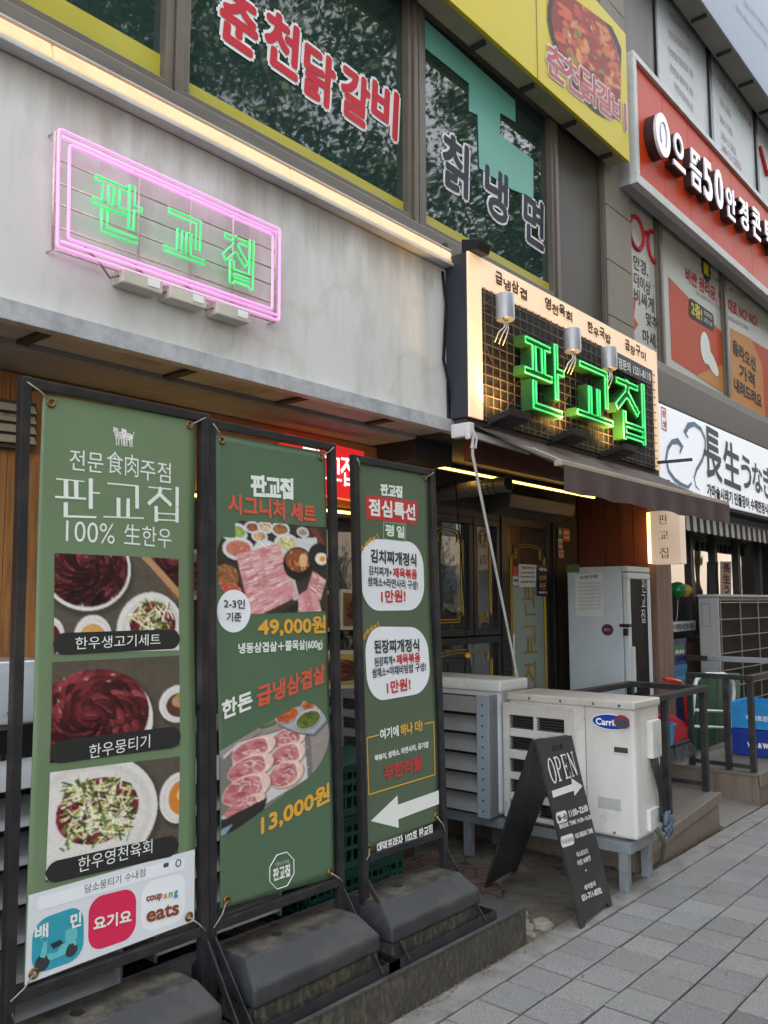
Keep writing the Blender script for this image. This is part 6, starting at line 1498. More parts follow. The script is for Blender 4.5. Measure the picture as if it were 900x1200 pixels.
# green lattice crates stacked behind the banners
gcrate = mat('green_crate', '1d5145', .5, var=.12, scale=5)
def crate(name, x, y, z, w, d, h, m, label, cat, group, solid=False, text=None, ink=None, rot=0):
    t = thing(name, (x, y, z), label, cat, group); s = MB(); th = .012
    if solid:
        for (a, c, e, f_) in ((0, w, 0, th), (0, w, d - th, d), (0, th, th, d - th), (w - th, w, th, d - th)): s.box(x + a, x + c, y + e, y + f_, z + .005, z + h - .004)
        s.box(x - .006, x + w + .006, y - .006, y, z + h - .05, z + h).box(x - .006, x + w + .006, y + d, y + d + .006, z + h - .05, z + h).box(x - .006, x, y, y + d, z + h - .05, z + h)
        s.box(x - .004, x + w + .004, y - .004, y, z, z + .03)
        for k in range(3): s.box(x + w * (k + .5) / 3 - .006, x + w * (k + .5) / 3 + .006, y - .004, y, z + .03, z + .07)
        for k in range(3): s.box(x - .004, x, y + d * (k + .5) / 3 - .006, y + d * (k + .5) / 3 + .006, z + .03, z + h - .05)
    else:
        for (a, c, e, f_, nx) in ((0, w, 0, th, 14), (0, w, d - th, d, 14), (0, th, th, d - th, 10), (w - th, w, th, d - th, 10)):
            for zz0, zz1 in ((0, .035), (h * .36, h * .36 + .018), (h * .62, h * .62 + .018), (h - .04, h)): s.box(x + a, x + c, y + e, y + f_, z + zz0, z + zz1)
            for k in range(nx + 1):
                if c - a > f_ - e: q_ = x + a + (c - a - .01) * k / nx; s.box(q_, q_ + .01, y + e + .001, y + f_ - .001, z + .034, z + h - .039)
                else: q_ = y + e + (f_ - e - .01) * k / nx; s.box(x + a + .001, x + c - .001, q_, q_ + .01, z + .034, z + h - .039)
        s.box(x - .005, x + w + .005, y - .005, y + d + .005, z + h - .012, z + h - .001)
    s.box(x + .01, x + w - .01, y + .01, y + d - .01, z + .002, z + .012)
    s.build('body', m, t, bevel=.0)
    if text:
        b = MB(); lettering(b, text, (x - .006, y + d * .66, z + h * .34), (0, -d * .6, 0), (0, 0, h * .2), (-1, 0, 0), .02, .002, .002) if rot else lettering(b, text, (x + w * .18, y - .006, z + h * .38), (w * .64, 0, 0), (0, 0, h * .2), (0, -1, 0), .02, .002, .004); b.build('lettering', ink or white_ink, t)
    return t
gl = ['lowest green lattice crate of the stack behind the third banner', 'second green lattice crate from the ground behind the third banner', 'topmost green lattice crate of the stack behind the third banner']
for k in range(3): crate('plastic_crate', 2.80, 2.83, .002 + .245 * k if k else .002, .66, .36, .24, gcrate, gl[k], 'crate', 'green lattice crates behind the banners')

# blue crates and odds and ends on the right-hand deck
lb_m = mat('light_blue_crate', '2f8fd0', .4, var=.05); db_m = mat('dark_blue_crate', '203a93', .4, var=.06); nb_m = mat('navy_crate', '14245f', .4, var=.08); cb_m = mat('cyan_crate', '2272a8', .45, var=.08)
x, y = 7.42, 2.16
crate('plastic_crate', x, y, .232, .46, .36, .215, db_m, 'dark blue bottle crate at the bottom of the stack by the railing', 'crate', 'bottle crates on the deck', True, 'Win & Wine', None, True)
crate('plastic_crate', x, y, .449, .46, .36, .215, lb_m, 'light blue bottle crate on top of the dark blue one by the railing', 'crate', 'bottle crates on the deck', True, '하이트진로', None, True)
cx0, cz0 = P(786, 749, 3.05); ch = (cz0 - .232) / 4
crate('plastic_crate', cx0, 3.05, .232 + ch * 0, .34, .3, ch - .002, nb_m, 'black-looking navy crate at the bottom of the stack by the timber column', 'crate', 'crates by the timber column', True)
crate('plastic_crate', cx0, 3.05, .232 + ch * 1, .34, .3, ch - .002, nb_m, 'second navy crate from the floor beside the timber column', 'crate', 'crates by the timber column', True)
crate('plastic_crate', cx0, 3.05, .232 + ch * 2, .34, .3, ch - .002, cb_m, 'cyan blue crate third from the floor beside the timber column', 'crate', 'crates by the timber column', True, '하이트진로', mat('faint_blue_ink', '7fb0cf', .5))
t = crate('plastic_crate', cx0, 3.05, .232 + ch * 3, .34, .3, ch - .002, nb_m, 'topmost navy crate with white writing beside the timber column', 'crate', 'crates by the timber column', True, '(주)두산')
b = MB(); lettering(b, '처음처럼', (cx0 + .04, 3.044, cz0 - .10), (.22, 0, 0), (0, 0, .05), (0, -1, 0), .02, .002, .004); b.build('lettering', mat('leaf_green_ink', '4f9a3c', .5), t)

# folded hand cart leaning upright: green platform, white tube handle
hc = thing('hand_cart', (7.3, 2.75, .23), 'folded green platform hand cart with white tube handle leaning upright', 'hand cart')
SC = SY(2.80); gp = mat('green_platform', '0f4a2a', .5, var=.15, scale=4); wt = mat('white_tube', 'd2d3d0', .35, var=.04)
q = quad_px([(821, 788), (868, 789), (868, 880), (816, 880)], SC)
MB().slab(q, (0, -1, 0), .04).build('platform', gp, hc, bevel=.015, smooth=True)
mb = MB()
for k in range(4): u = .18 + k * .21; mb.slab([bil(q, u, .08) + [0, -.003, 0], bil(q, u + .05, .08) + [0, -.003, 0], bil(q, u + .05, .92) + [0, -.003, 0], bil(q, u, .92) + [0, -.003, 0]], (0, -1, 0), .003)
mb.build('platform_rib', gp, hc)
pts = [SY(2.70).at(*p) for p in ((808, 869), (811, 840), (814, 806), (816, 797), (821, 792), (828, 790), (848, 790), (855, 793), (859, 800), (860, 812), (857, 845), (855, 872))]
MB().tube(pts, .017, 10).build('handle', wt, hc, smooth='all')
MB().tube([SY(2.70).at(812, 832), SY(2.70).at(858, 834)], .012, 8).tube([SY(2.70).at(810, 851), SY(2.70).at(856, 853)], .012, 8).build('cross_tube', wt, hc, smooth='all')
mb = MB()
for u in (.12, .88):
    p = bil(q, u, .98); mb.cyl((p[0] - .015, 2.78, .27), (p[0] + .015, 2.78, .27), .04, 16)
mb.build('wheel', mat('grey_castor', '3b3b3b', .6), hc)
# red long-handled dustpan and broom
dp = thing('dustpan', (6.5, 2.6, .2), 'red plastic long-handled dustpan standing on the deck behind the railing', 'dustpan')
SDp = SY(2.72); redpl = mat('red_plastic', 'c4281c', .35, var=.08)
pq = [SDp.at(*p) for p in ((779, 800), (790, 797), (800, 797), (803, 812), (806, 842), (811, 851), (809, 866), (800, 872), (780, 868), (779, 850))]
mb = MB()
mb.prism([SDp.at(*p) for p in ((779, 838), (790, 838), (806, 848), (811, 852), (806, 872), (779, 870))], (0, .12, 0))
mb.build('scoop', redpl, dp, bevel=.008)
MB().tube([SDp.at(*p) + np.array([0, -.01, 0]) for p in ((805, 850), (802, 820), (799, 803), (795, 799), (778, 796))], .018, 8).build('handle', redpl, dp, smooth='all')
bro = thing('broom', (6.5, 2.5, .2), 'grey bristle broom head lying below the red dustpan', 'broom')
mb = MB(); c = SY(2.55).at(796, 876); g = random.Random(2)
for k in range(420):
    a = c + np.array([(g.random() - .5) * .3, (g.random() - .5) * .08, .02]); e = a + np.array([(g.random() - .5) * .10 + (a[0] - c[0]) * .3, (g.random() - .5) * .1, -.07 - .03 * g.random()]); mb.bar(a, e, .003)
mb.build('bristles', mat('grey_bristle', '5a5a5a', .8, var=.3, scale=40), bro)
MB().box(c[0] - .15, c[0] + .15, c[1] - .03, c[1] + .03, c[2] + .015, c[2] + .045).build('head', charcoal, bro, bevel=.008)
hb = thing('blue_bucket', (6.0, 2.6, .2), 'small light blue plastic tub half hidden beside the red dustpan', 'tub')
c = SY(2.6).at(776, 853); MB().lathe((c[0], 2.62, c[2] - .12), [(.09, 0), (.11, .14), (.12, .15), (.105, .15), (.085, .01), (.001, .01)], 24).build('tub', mat('sky_blue_plastic', '3f95cf', .4), hb, smooth=True)

# tall outdoor unit with wire-guarded coil in front of the eel restaurant
tu = thing('outdoor_unit', (8.8, 2.95, .23), 'tall grey outdoor unit with white wire guard over brown coil by the eel restaurant', 'air conditioner')
xa, za = P(841, 700, 2.95); y2 = SX(xa).at(818, 698)[1]; xe = xa + 1.85; z1 = za
cas = mat('grey_unit_casing', 'a3a3a2', .5, var=.06, scale=3, dirt='77746f', dirt_amt=.4)
MB().box(xa, xe, 2.992, y2, .235, z1).build('casing', cas, tu, bevel=.008)
MB().box(xa + .03, xe - .03, 2.975, 2.990, .26, z1 - .03).build('coil', mat('brown_coil', '241d17', .8, var=.25, scale=3, bump=.3, bscale=180, stretch=(.2, 1, 1), spec=.2), tu)
MB().box(xa - .012, xe + .012, 2.945, y2 + .01, z1 + .001, z1 + .03).build('lid', cas, tu, bevel=.008)
MB().box(xa, xa + .028, 2.95, 2.991, .236, z1 - .001).build('corner_post', cas, tu, bevel=.004)
mb = MB()
for k in (.10, .68, 1.26): mb.bar((xa + k, 2.962, .3), (xa + k, 2.962, z1 - .02), .009)
for k in range(7): z = z1 - .05 - k * .165; mb.bar((xa + .029, 2.952, z), (xe, 2.952, z), .009)
mb.build('wire_guard', mat('guard_wire', '8b877d', .4, metal=.3), tu)
frame_px(MB(), [np.array(p) for p in ((xa, y2 - .03, z1 - .06), (xa, 3.03, z1 - .06), (xa, 3.03, 1.25), (xa, y2 - .03, 1.25))], .006, np.array([-1, 0, 0]), .002).build('panel_seam', mat('panel_shade', '76756f', .5), tu)
# vertical sign and stacked chairs seen in the restaurant window, balloon, notice
vs = thing('window_sign', (8, 3.45, 1.8), 'pale pink vertical window sign with dark characters inside the eel restaurant', 'sign')
SVs = SY(3.36)
MB().slab(quad_px([(845, 658), (857, 658), (857, 697), (845, 697)], SVs), (0, -1, 0), .01).build('board', mat('pink_board', 'c9a79b', .5), vs)
b = MB(); ptext(b, '長', (847, 665), (855, 666), 11, SVs, .02, .006); ptext(b, '生', (847, 678), (855, 679), 11, SVs, .02, .006); ptext(b, 'う', (848, 690), (854, 691), 10, SVs, .02, .006); b.build('lettering', mat('maroon_ink', '50202a', .5), vs)
nb = thing('notice', (7.6, 3.38, 1.4), 'white paper strip with handwriting taped inside the eel restaurant window', 'notice')
MB().slab(quad_px([(787, 729), (815, 727), (815, 738), (787, 741)], SY(3.37)), (0, -1, 0), .004).build('paper', white_ink, nb)
b = MB(); ptext(b, '♡ 영업시간은 매일', (789, 735), (813, 733), 7, SY(3.365), .01, .002); b.build('lettering', grey_ink, nb)
ba = thing('balloon', (7.8, 3.3, 1.7), 'shiny green toy balloon hanging in front of the restaurant window', 'balloon')
c = SY(3.25).at(794, 692)
mb = MB().lathe((c[0], 3.25, c[2] - .08), [(.001, 0), (.02, .008), (.06, .04), (.085, .075), (.08, .115), (.045, .155), (.001, .165)], 20); mb.build('body', mat('green_balloon', '237a3a', .25, var=.05), ba, smooth=True)
MB().tube([(c[0], 3.25, c[2] - .08), (c[0] + .01, 3.26, c[2] - .2), (c[0] - .01, 3.27, c[2] - .3)], .002, 5).build('string', white_ink, ba)
ba = thing('balloon', (8.0, 3.3, 1.7), 'small yellow toy balloon beside the green one in the restaurant window', 'balloon')
c = SY(3.27).at(803, 692)
MB().lathe((c[0], 3.27, c[2] - .07), [(.001, 0), (.03, .01), (.065, .05), (.07, .08), (.04, .125), (.001, .135)], 18).build('body', mat('ochre_balloon', 'b0903c', .3), ba, smooth=True)

# railings
def post(t, x, y, z0, z1, w=.042): MB().box(x - w / 2, x + w / 2, y - w / 2, y + w / 2, z0, z1).build('post', rail_steel, t, bevel=.003)
r1 = thing('railing', (5.6, 2.25, .2), 'black steel railing with square posts on the brown deck right of the outdoor unit', 'railing')
for x, y in ((5.28, 2.20), (5.93, 2.20), (5.93, 2.72), (5.28, 2.72)): post(r1, x, y, .14, .885)
MB().bar((4.80, 2.20, .905), (5.965, 2.20, .905), .06, .038).bar((5.93, 2.231, .905), (5.93, 2.75, .905), .06, .038).bar((4.9, 2.72, .905), (5.899, 2.72, .905), .05, .038).build('handrail', rail_steel, r1, bevel=.004)
MB().bar((5.93, 2.222, .27), (5.93, 2.698, .27), .03, .03).build('lower_rail', rail_steel, r1, bevel=.003)
r2 = thing('railing', (7.2, 2.25, .23), 'black steel railing with square posts at the corner of the right-hand platform', 'railing')
for x, y in ((6.74, 2.14), (6.74, 2.32), (6.74, 2.60), (7.55, 2.14)): post(r2, x, y, .236, .905)
MB().bar((6.74, 2.171, .925), (6.74, 2.62, .925), .055, .036).bar((6.71, 2.14, .925), (8.4, 2.14, .925), .06, .038).build('handrail', rail_steel, r2, bevel=.004)
MB().bar((6.74, 2.163, .27), (6.74, 2.297, .27), .03, .03).bar((6.74, 2.343, .27), (6.74, 2.577, .27), .03, .03).build('lower_rail', rail_steel, r2, bevel=.003)
r3 = thing('railing', (7.3, 2.6, .9), 'bare straight handrail with silver end behind the hand cart', 'railing')
MB().bar((7.85, 3.30, .985), (7.85, 2.85, .985), .045, .045).build('handrail', rail_steel, r3, bevel=.004)
MB().bar((7.85, 2.849, .986), (7.85, 2.15, .986), .046, .046).build('silver_rail', mat('silver_rail', 'a9adb2', .35, metal=.6), r3, bevel=.006)
post(r3, 7.85, 3.27, .236, .962); post(r3, 7.85, 2.2, .236, .962)

# commercial fridge by the door
fx0, fy0, fy1, fz0, fz1 = 6.30, SX(6.30).at(736, 700)[1], 3.41, .22, 1.775
fx1 = SY(fy0).at(763, 700)[0]
fg = thing('fridge', (6.5, 3.1, .2), 'pale blue upright glass-door fridge with a padlock beside the entrance door', 'fridge')
fr_m = mat('fridge_enamel', 'bac4ca', .4, var=.03, scale=2, dirt='8f9aa3', dirt_amt=.3)
MB().box(fx0, fx1, fy0 + .05, fy1, fz0, fz1).build('cabinet', fr_m, fg, bevel=.012, smooth=True)
fw = mat('fridge_white', 'c9ced0', .35, var=.03)
dr = frame_rect(MB(), fx0 + .004, fx1 - .004, fz0 + .02, fz1 - .05, fy0, .05, .045).build('door', fw, fg, bevel=.008)
MB().box(fx0 + .05, fx1 - .05, fy0 + .012, fy0 + .03, fz0 + .065, fz1 - .095).build('pane', mat('dark_glass_panel', '1b1816', .5, var=.1, scale=2, spec=.12), dr)
MB().box(fx0 + .02, fx0 + .045, fy0 - .03, fy0 + .002, .80, 1.15).build('handle', fw, dr, bevel=.008)
MB().box(fx0 + .004, fx1 - .004, fy0 + .002, fy0 + .048, fz1 - .045, fz1).build('crown_panel', fw, fg, bevel=.008)
b = MB(); SF = SY(fy0 + .012)
for st_, (cx, cy) in ((PAN, (754, 687)), (GYO, (753.5, 704)), (JIP, (753.5, 722))):
    c = SF.at(cx, cy); w, h = .075, .105; shop_letters(b, [c + np.array(o) for o in ((-w / 2, 0, h / 2), (w / 2, 0, h / 2), (w / 2, 0, -h / 2), (-w / 2, 0, -h / 2))], 0, .07, .10, SF.n, .004, (st_,))
b.build('lettering', pale, dr)
SFx = SX(fx0)
def fq(*c): return quad_px(c, SFx)
MB().slab([p + SFx.n * .001 for p in fq((674, 674), (706, 671), (707, 722), (675, 722))], SFx.n, .001).build('notice', mat('faded_paper', 'd0d4d4', .6, var=.04), fg)
b = MB(); ptext(b, '보건증 안내문', (680, 677), (701, 675), 4, SFx, .02, .001, .004)
for k in range(8): ptext(b, '냉장고 보관 식품 안내 및 위생 관리 기준표', (678, 684 + k * 4.2), (704, 683 + k * 4.2), 2.4, SFx, 0, 0, .004)
b.build('notice_print', grey_ink, fg)
MB().slab([p + SFx.n * .002 for p in fq((664, 662), (679, 661), (679, 671), (664, 671))], SFx.n, .002).build('sticker', mat('olive_sticker', '5d6b33', .5, var=.5, scale=60), fg)
c = SFx.at(712, 738); MB().poly([c + SFx.n * .003 + np.array([0, .05 * math.cos(u), .045 * math.sin(u)]) for u in np.linspace(0, 6.283, 25)[:-1]]).build('sticker', mat('maroon_sticker', '4c2b33', .5, var=.5, scale=70), fg)
b = MB(); lettering(b, 'BBC', c + np.array([0, .03, -.012]), (0, -.06, 0), (0, 0, .024), SFx.n, .02, .001, .005); b.build('sticker_print', mat('sticker_pink', 'a07078', .5), fg)
MB().box(fx0 - .02, fx0 + .03, fy0 - .012, fy0 + .07, 1.30, 1.325).box(fx0 - .03, fx0 - .008, fy0 + .0, fy0 + .035, 1.235, 1.29).build('padlock', charcoal, fg, bevel=.004)

# duct, air curtain, notices by the door, cord
du = thing('exhaust_pipe', (4.75, 3.2, 2.2), 'grey perforated exhaust pipe sticking out above the entrance windows', 'pipe')
p0 = SX(4.75).at(505, 580); p1 = SX(4.75).at(596, 567); p0[1] = min(p0[1], 3.598)
duct = mat('duct_steel', '8a8886', .45, metal=.5, var=.15, scale=8)
MB().tube([p0, p1], .052, 24).build('tube', duct, du, smooth=True)
mb = MB(); d = (p1 - p0) / np.linalg.norm(p1 - p0)
for i in range(3):
    for k in range(14): a = 2 * math.pi * k / 14; o = np.array([math.cos(a), 0, math.sin(a)]); c = p1 - d * (.09 + .045 * i) + o * .0515; mb.cyl(c, c + o * .0018, .009, 8)
mb.cyl(p1 - d * .0, p1 - d * -.002, .044, 20); mb.build('perforation', dark_in, du)
MB().tube([p1 - d * .012, p1 + d * .0], .056, 24).tube([p1 - d * .30, p1 - d * .28], .055, 24).build('collar', duct, du, smooth=True)
ac = thing('air_curtain', (6, 3.5, 2.25), 'dark box-shaped air curtain mounted above the glass door', 'air curtain')
MB().hexa([(5.42, 3.40, 2.20), (6.42, 3.40, 2.20), (6.42, 3.598, 2.16), (5.42, 3.598, 2.16), (5.42, 3.38, 2.30), (6.42, 3.38, 2.30), (6.42, 3.598, 2.36), (5.42, 3.598, 2.36)]).build('case', mat('grey_brown_case', '55504d', .5, var=.1), ac, bevel=.012)
MB().box(5.50, 6.34, 3.41, 3.45, 2.192, 2.199).build('outlet', dark_in, ac)
SN_ = SY(YE + .012)
def paper(label, qd, m, texts, cat='notice'):
    t = thing('notice', tuple(SN_.at(*qd[3])), label, cat)
    MB().slab([p + np.array([0, -.006, 0]) for p in quad_px(qd, SN_)], (0, -1, 0), .002).build('paper', m, t)
    for ink, items in texts:
        b = MB()
        for body, L, Rr, h in items: ptext(b, body, L, Rr, h, SN_, .015, .001, .008)
        b.build('print', ink, t)
    return t
paper('white printed opening hours notice on the glass door', [(607, 661), (628, 662), (627, 688), (607, 688)], mat('notice_white', 'c5c7c4', .6), [(grey_ink, [('영업시간 안내', (610, 665), (625, 666), 3.4), ('월 - 금 11:00 - 22:00', (610, 671), (625, 671), 2.6), ('휴게 14:30 - 16:30', (610, 676), (625, 676), 2.6), ('매주 일요일 휴무입니다', (609, 682), (626, 682), 2.6)])])
paper('small red and white sticker left of the white notice on the door', [(600.5, 663), (606, 664), (606, 675), (600.5, 674)], mat('red_sticker', 'b33430', .5), [])
paper('small white sticker with blue writing under the red sticker on the door', [(600.5, 675), (606, 676), (606, 686), (600.5, 685)], mat('white_sticker', 'c5c9cf', .5), [(mat('blue_ink', '3c5a9a', .5), [('제로페이', (601, 680), (605.5, 680.5), 4)])])
paper('navy poster with yellow characters on the glass door right of the notice', [(628.5, 662), (641, 663), (641.5, 699), (629, 698)], mat('navy_paper', '26304a', .5), [(amber, [('소비', (631, 677), (639, 677.5), 8), ('쿠폰', (631, 687), (639, 687), 8)]), (pale, [('사용가능', (630.5, 667), (639.5, 667.5), 4), ('매장입니다', (630.5, 694.5), (640, 694.5), 3)])], 'poster')
SN_ = SY(YE - .012)
paper('green sticker beside the door frame, top left of the four wall stickers', [(653.5, 618), (658, 618.5), (658, 630), (653.5, 629)], mat('green_sticker', '3b9a58', .5), [(pale, [('금연', (654, 623.5), (657.5, 624), 4)])], 'sticker')
paper('orange red sticker beside the door frame, right of the green one', [(659, 619), (667, 620), (667, 635), (659, 634)], mat('orange_sticker', 'c0553f', .5), [(pale, [('CCTV', (660, 624.5), (666, 625), 4), ('녹화중', (660, 630), (666, 630.5), 3)])], 'sticker')
paper('white sticker with a dark figure below the green sticker by the door', [(653.5, 631), (658.5, 631.5), (658.5, 643), (653.5, 642)], mat('white_sticker_door', 'b9bfc0', .5), [(grey_ink, [('출입', (654, 637), (658, 637), 4)])], 'sticker')
paper('white and pink sticker lowest of the four wall stickers by the door', [(654, 644), (660, 644.5), (660, 654), (654, 653)], mat('pinkish_sticker', 'b99a98', .5), [(crimson, [('주의', (654.7, 649), (659.2, 649), 4)])], 'sticker')
pc = thing('pull_cord', (4.8, 3.3, 1.3), 'black shutter pull cord with yellow bead and dark tassel hanging by the window', 'cord')
Sc = SY(3.35); a = Sc.at(533, 560); c = Sc.at(548, 765)
MB().tube([a, (a + c) / 2 + np.array([.01, 0, 0]), c], .005, 6).build('cord', black_ink, pc)
MB().lathe(tuple(c - np.array([0, 0, .04])), [(.001, 0), (.018, .01), (.02, .03), (.001, .045)], 12).build('bead', amber, pc, smooth=True)
MB().lathe(tuple(c - np.array([0, 0, .15])), [(.03, 0), (.028, .04), (.012, .11), (.001, .11)], 12).build('tassel', dark_in, pc, smooth=True)
wlp = thing('wall_lamp', (4.95, 3.9, 1.8), 'small amber lamp glowing inside behind the left entrance window', 'lamp')
c = SY(4.6).at(515.5, 653)
MB().lathe((c[0], 4.6, c[2] - .09), [(.001, 0), (.03, .02), (.065, .10), (.05, .15), (.02, .18), (.001, .19)], 16).build('shade', lamp_mat('amber_glow', (1, .7, .2), 1.6, (1, .5, .08)), wlp, smooth=True)
MB().cyl((c[0], 4.6, c[2] + .1), (c[0], 4.6, 2.62), .006, 8).build('stem', charcoal, wlp)

# food posters on the glass behind the banners
def poster(label, qd, kind):
    S_ = SY(3.243); t = thing('food_poster', tuple(S_.at(*qd[3])), label, 'poster'); q = quad_px(qd, S_)
    MB().slab([p for p in q], (0, -1, 0), .004).build('sheet', mat('poster_cream', 'c8c3a8', .5, var=.04), t)
    c = Canvas(40, 56, kind); c.noise(.25, 5); m = c.mell(.5, .75, .42, .5); c.put(m, '4d1a18'); c.meat(m, ('6d2a20', '8a4028', '4a1512', 'a0603a'), 60, .08, True)
    picture('food_photo', c, inset(q, .02), S_.n, PRINT, t, .003)
poster('narrow food poster behind the gap beside the second banner', [(352, 690), (398, 693), (398, 740), (352, 740)], '6b2a2a')
poster('narrow grilled meat poster behind the gap beside the third banner', [(399, 690), (440, 693), (440, 738), (399, 738)], '7d5a36')
poster('yellow noodle food poster low behind the gap between the banners', [(352, 762), (440, 762), (440, 806), (352, 808)], 'b3a350')
poster('pale beige food poster behind the gap between the first two banners', [(190, 640), (252, 646), (252, 705), (190, 700)], 'a88a6a')

# ================================================================ FOLDING PAVEMENT BOARD
ab = thing('pavement_sign', (3.9, 2.2, 0), 'black folding A-frame board reading OPEN with white arrow, standing on the pavement', 'pavement sign')
matte = mat('blackboard', '29292b', .5, var=.15, scale=5, dirt='55524e', dirt_scale=3, dirt_amt=.25)
TL, TR, BR, BL = [np.array(p) for p in ((3.722, 2.20, .825), (4.092, 2.21, .805), (4.079, 2.0, .006), (3.70, 1.969, .006))]
nA = np.cross(TR - BL, TL - BL); nA = nA / np.linalg.norm(nA)
if nA[1] > 0: nA = -nA
def panel(TL, TR, BR, BL, slot, n, th=.014):
    """flat board with a hand slot near the top and a cut-out foot, real holes"""
    outer = [(0, 0), (1, 0), (1, 1), (.90, 1), (.87, .975), (.13, .975), (.10, 1), (0, 1)]
    q = [TL, TR, BR, BL]; pts = [bil(q, *p) for p in outer]
    b = MB()
    def pr(uv): b.prism([bil(q, *p) for p in uv], n * -th)
    if slot:
        u0, u1, v0, v1 = .34, .66, .045, .075
        pr([(0, 0), (1, 0), (1, v0), (0, v0)]); pr([(0, v0), (u0, v0), (u0, v1), (0, v1)]); pr([(u1, v0), (1, v0), (1, v1), (u1, v1)]); pr([(0, v1), (1, v1), (1, .97), (0, .97)])
    else: pr([(0, 0), (1, 0), (1, .97), (0, .97)])
    pr([(0, .97), (.14, .97), (.10, 1), (0, 1)]); pr([(.86, .97), (1, .97), (1, 1), (.90, 1)])
    return b
panel(TL, TR, BR, BL, True, nA).build('front_panel', matte, ab)
bTL, bTR = TL + np.array([.0, .03, 0]), TR + np.array([0, .03, 0]); bBL, bBR = np.array([3.866, 2.62, .01]), np.array([4.235, 2.66, .01])
panel(bTL, bTR, bBR, bBL, False, -np.cross(bTR - bBL, bTL - bBL) / np.linalg.norm(np.cross(bTR - bBL, bTL - bBL))).build('back_panel', matte, ab)
MB().tube([TL + np.array([.03, .015, -.006]), TL + np.array([.09, .017, -.009])], .009, 8).tube([TR + np.array([-.09, .013, -.006]), TR + np.array([-.03, .014, -.006])], .009, 8).build('hinge', black_steel, ab)
SA = Surf(nA, nA @ BL)
chalk = mat('white_print', 'd3d4d2', .6, var=.05)
b = MB()
uO = SA.at(673, 894.5) - SA.at(643, 904.5); hO = .118; vO = np.array([0, (TL - BL)[1], (TL - BL)[2]]); vO = vO / np.linalg.norm(vO) * hO; oO = SA.at(643, 904.5) - vO / 2
def seriffed(k, strokes, rings=()):
    w_ = .235
    for (p, q_, t) in strokes:
        p = np.array(p, float); q_ = np.array(q_, float); d_ = q_ - p; d_ /= np.linalg.norm(d_); n2 = np.array([-d_[1], d_[0]]) * t / 2
        b.poly([oO + uO * (k * .255 + w_ * s_[0]) + vO * s_[1] + nA * (.0022 + .00005 * len(b.f)) for s_ in (p - n2, q_ - n2, q_ + n2, p + n2)])
    for (cx_, cy_, rx_, ry_, th_, tv_, a0_, a1_) in rings:
        ts = np.linspace(R(a0_), R(a1_), 26); ou = [(cx_ + rx_ * math.cos(t_), cy_ + ry_ * math.sin(t_)) for t_ in ts]; inn = [(cx_ + (rx_ - tv_) * math.cos(t_), cy_ + (ry_ - th_) * math.sin(t_)) for t_ in ts]
        for i_ in range(25): b.poly([oO + uO * (k * .255 + w_ * s_[0]) + vO * s_[1] + nA * .0021 for s_ in (ou[i_], ou[i_ + 1], inn[i_ + 1], inn[i_])])
seriffed(0, (), ((.5, .5, .5, .52, .07, .2, 0, 360),))
seriffed(1, (((.22, 0), (.22, 1), .2), ((0, .03), (.46, .03), .06), ((0, .97), (.5, .97), .06), ((.3, .48), (.5, .48), .06)), ((.5, .725, .45, .275, .06, .19, -90, 90),))
seriffed(2, (((.22, 0), (.22, 1), .2), ((0, .03), (.9, .03), .06), ((0, .97), (.86, .97), .06), ((.3, .5), (.62, .5), .06), ((.87, .0), (.87, .24), .06), ((.83, .78), (.83, 1), .06), ((.62, .38), (.62, .62), .06)))
seriffed(3, (((.16, 0), (.16, 1), .08), ((.16, .96), (.84, .06), .2), ((.86, 0), (.86, 1), .08), ((0, .03), (.34, .03), .06), ((0, .97), (.26, .97), .06), ((.70, .97), (1.02, .97), .06)))
b.poly([SA.at(*p) + nA * .003 for p in ((646, 927), (669.5, 919), (669, 912), (682, 921), (672.5, 933), (672, 926.5), (647.5, 935))])
ptext(b, '11:00~22:00', (666, 954), (688, 946.5), 7.5, SA, .015, .001); ptext(b, 'BREAK TIME 14:30~16:30', (655, 969), (692, 957), 5, SA, .012, .0006); ptext(b, 'NO BREAK TIME', (673.5, 980), (694, 973), 5.5, SA, .012, .0008)
ptext(b, '라스트오더', (675, 1002), (688, 997), 6, SA, .012, .0008); ptext(b, '마감 30분전', (676, 1012), (691, 1005), 6, SA, .012, .0008); ptext(b, '▲', (685, 1020), (687, 1019), 2.5, SA); ptext(b, '예약문의', (684, 1041), (697, 1035), 6, SA, .012, .0008); ptext(b, '031-711-8592', (681, 1053), (704, 1043), 7, SA, .012, .001)
b.build('lettering', chalk, ab)
rrect(MB(), quad_px([(650.5, 953), (663, 949), (665, 962), (652.5, 966)], SA), .018, nA, .002).build('label_patch', chalk, ab)
rrect(MB(), quad_px([(656, 981), (671, 976), (673, 989), (658, 994)], SA), .018, nA, .002).build('label_patch', chalk, ab)
b = MB(); ptext(b, '월~금', (652.5, 959.5), (663, 956), 6, SA, .015, .0008, .004); ptext(b, '토/일/공휴일', (657.5, 987), (671, 983), 5, SA, .01, 0, .004); b.build('label_print', black_ink, ab)

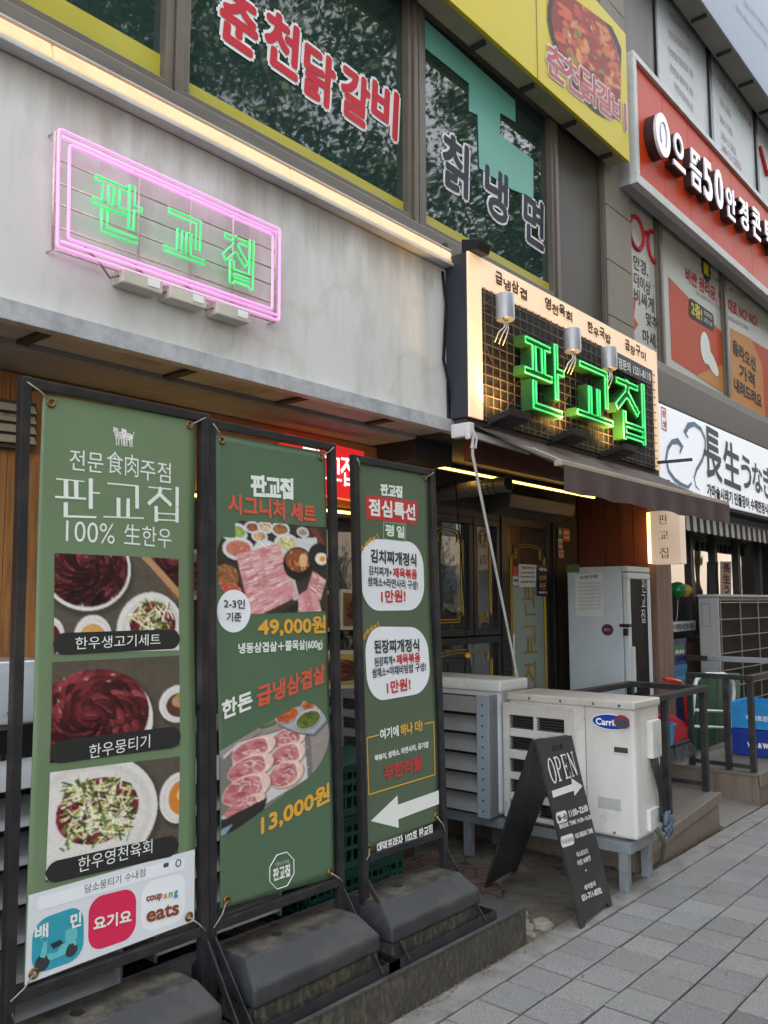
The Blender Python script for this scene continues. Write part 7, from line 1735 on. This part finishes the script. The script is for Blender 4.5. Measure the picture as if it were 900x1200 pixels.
# ================================================================ ACROSS THE STREET (seen in the glass)
def tree(x, y, h, r, seed, label):
    g = np.random.default_rng(seed); t = thing('street_tree', (x, y, -.15), label, 'tree', 'trees across the street')
    mb = MB(); top = np.array([x + .2, y, h * .75]); mb.tube([(x, y, -.2), (x + .05, y, h * .3), (x + .1, y + .1, h * .55), top], [.17, .13, .1, .04], 10)
    lim = []
    for k in range(9):
        a = g.random() * 6.28; z = h * (.35 + .4 * g.random()); e = np.array([x + math.cos(a) * r * .7, y + math.sin(a) * r * .7, z + h * .18]); mb.tube([(x + .07, y, z), ((x + e[0]) / 2, (y + e[1]) / 2, z + h * .06), e], [.06, .04, .015], 6); lim.append(e)
    mb.build('trunk', bark, t, smooth='all')
    n = 24000; cl = g.random((64, 3)); ph = cl[:, 0] * 6.283; rad = r * np.sqrt(cl[:, 1]); cz = h * (.42 + .58 * cl[:, 2]); rad *= np.sqrt(np.clip(1.05 - ((cz / h - .66) / .42) ** 2, .1, 1))
    cen = np.stack([x + rad * np.cos(ph), y + rad * np.sin(ph), cz], 1)
    p = cen[g.integers(64, size=n)] + g.normal(size=(n, 3)) * r * .125; s = .045 + .06 * g.random(n)
    d1 = g.normal(size=(n, 3)); d1 /= np.linalg.norm(d1, axis=1)[:, None]; d2 = np.cross(d1, g.normal(size=(n, 3))); d2 /= np.linalg.norm(d2, axis=1)[:, None]
    v = np.stack([p - d1 * s[:, None], p + d2 * s[:, None] * .6, p + d1 * s[:, None], p - d2 * s[:, None] * .6], 1).reshape(-1, 3) - np.array(t.location)
    me = bpy.data.meshes.new('crown'); me.from_pydata(v.tolist(), [], np.arange(n * 4).reshape(-1, 4).tolist()); me.materials.append(leaf_m); link('crown', me, t)
tl_ = ['broad leafy street tree across the road, first from the left', 'leafy street tree across the road opposite the neon sign', 'tallest leafy street tree across the road opposite the entrance', 'leafy street tree across the road opposite the eel restaurant', 'spreading leafy street tree across the road beyond the restaurant', 'farthest leafy street tree across the road']
for i, (x, y, h, r) in enumerate(((1.0, -6, 11, 2.8), (6.2, -5.0, 13, 3.2), (11.2, -5.4, 13.5, 3.3), (16.5, -5.2, 13, 3.2), (22, -5.6, 13, 3.2), (29, -6, 12, 3.2))): tree(x, y, h, r, 20 + i, tl_[i])
src = [o for o in COL.objects if o.name.startswith('street_tree') and o.parent is None][:2]
for k, (x, y) in enumerate(((4, -9.5), (9, -10), (14, -9.2), (19.5, -10), (26, -9.6), (36, -6.5), (44, -6.2), (52, -6.6), (33, -10), (62, -7))):
    t = copy_tree(src[k % 2]); t.location = (x, y, -.15); t['label'] = 'leafy street tree farther off across the road'; t['group'] = 'farther trees across the street'
ob = thing('apartment_block', (10, -18, 0), 'pale apartment block standing across the street from the shops', 'building')
MB().box(-10, 130, -22, -16, -.15, 9).build('wall', mat('tan_render', '83786a', .8, var=.15, scale=.6), ob)
mb = MB()
for i in range(24):
    for j in range(3): mb.box(-9 + i * 2.1, -7.6 + i * 2.1, -16.02, -15.98, 1.4 + j * 3.2, 3.2 + j * 3.2)
mb.build('window', mat('block_glass', '3c474d', .1), ob)

hg = thing('hedge', (30, -7.5, -.15), 'low green hedge along the far pavement across the road', 'hedge')
g = np.random.default_rng(77); n = 16000
p = np.stack([-4 + 74 * g.random(n), -7.6 + .8 * (g.random(n) - .5), -.1 + 1.3 * g.random(n) ** .7], 1); s = .06 + .08 * g.random(n)
d1 = g.normal(size=(n, 3)); d1 /= np.linalg.norm(d1, axis=1)[:, None]; d2 = np.cross(d1, g.normal(size=(n, 3))); d2 /= np.linalg.norm(d2, axis=1)[:, None]
v = np.stack([p - d1 * s[:, None], p + d2 * s[:, None] * .7, p + d1 * s[:, None], p - d2 * s[:, None] * .7], 1).reshape(-1, 3) - np.array(hg.location)
me = bpy.data.meshes.new('foliage'); me.from_pydata(v.tolist(), [], np.arange(n * 4).reshape(-1, 4).tolist()); me.materials.append(leaf_m); link('foliage', me, hg)
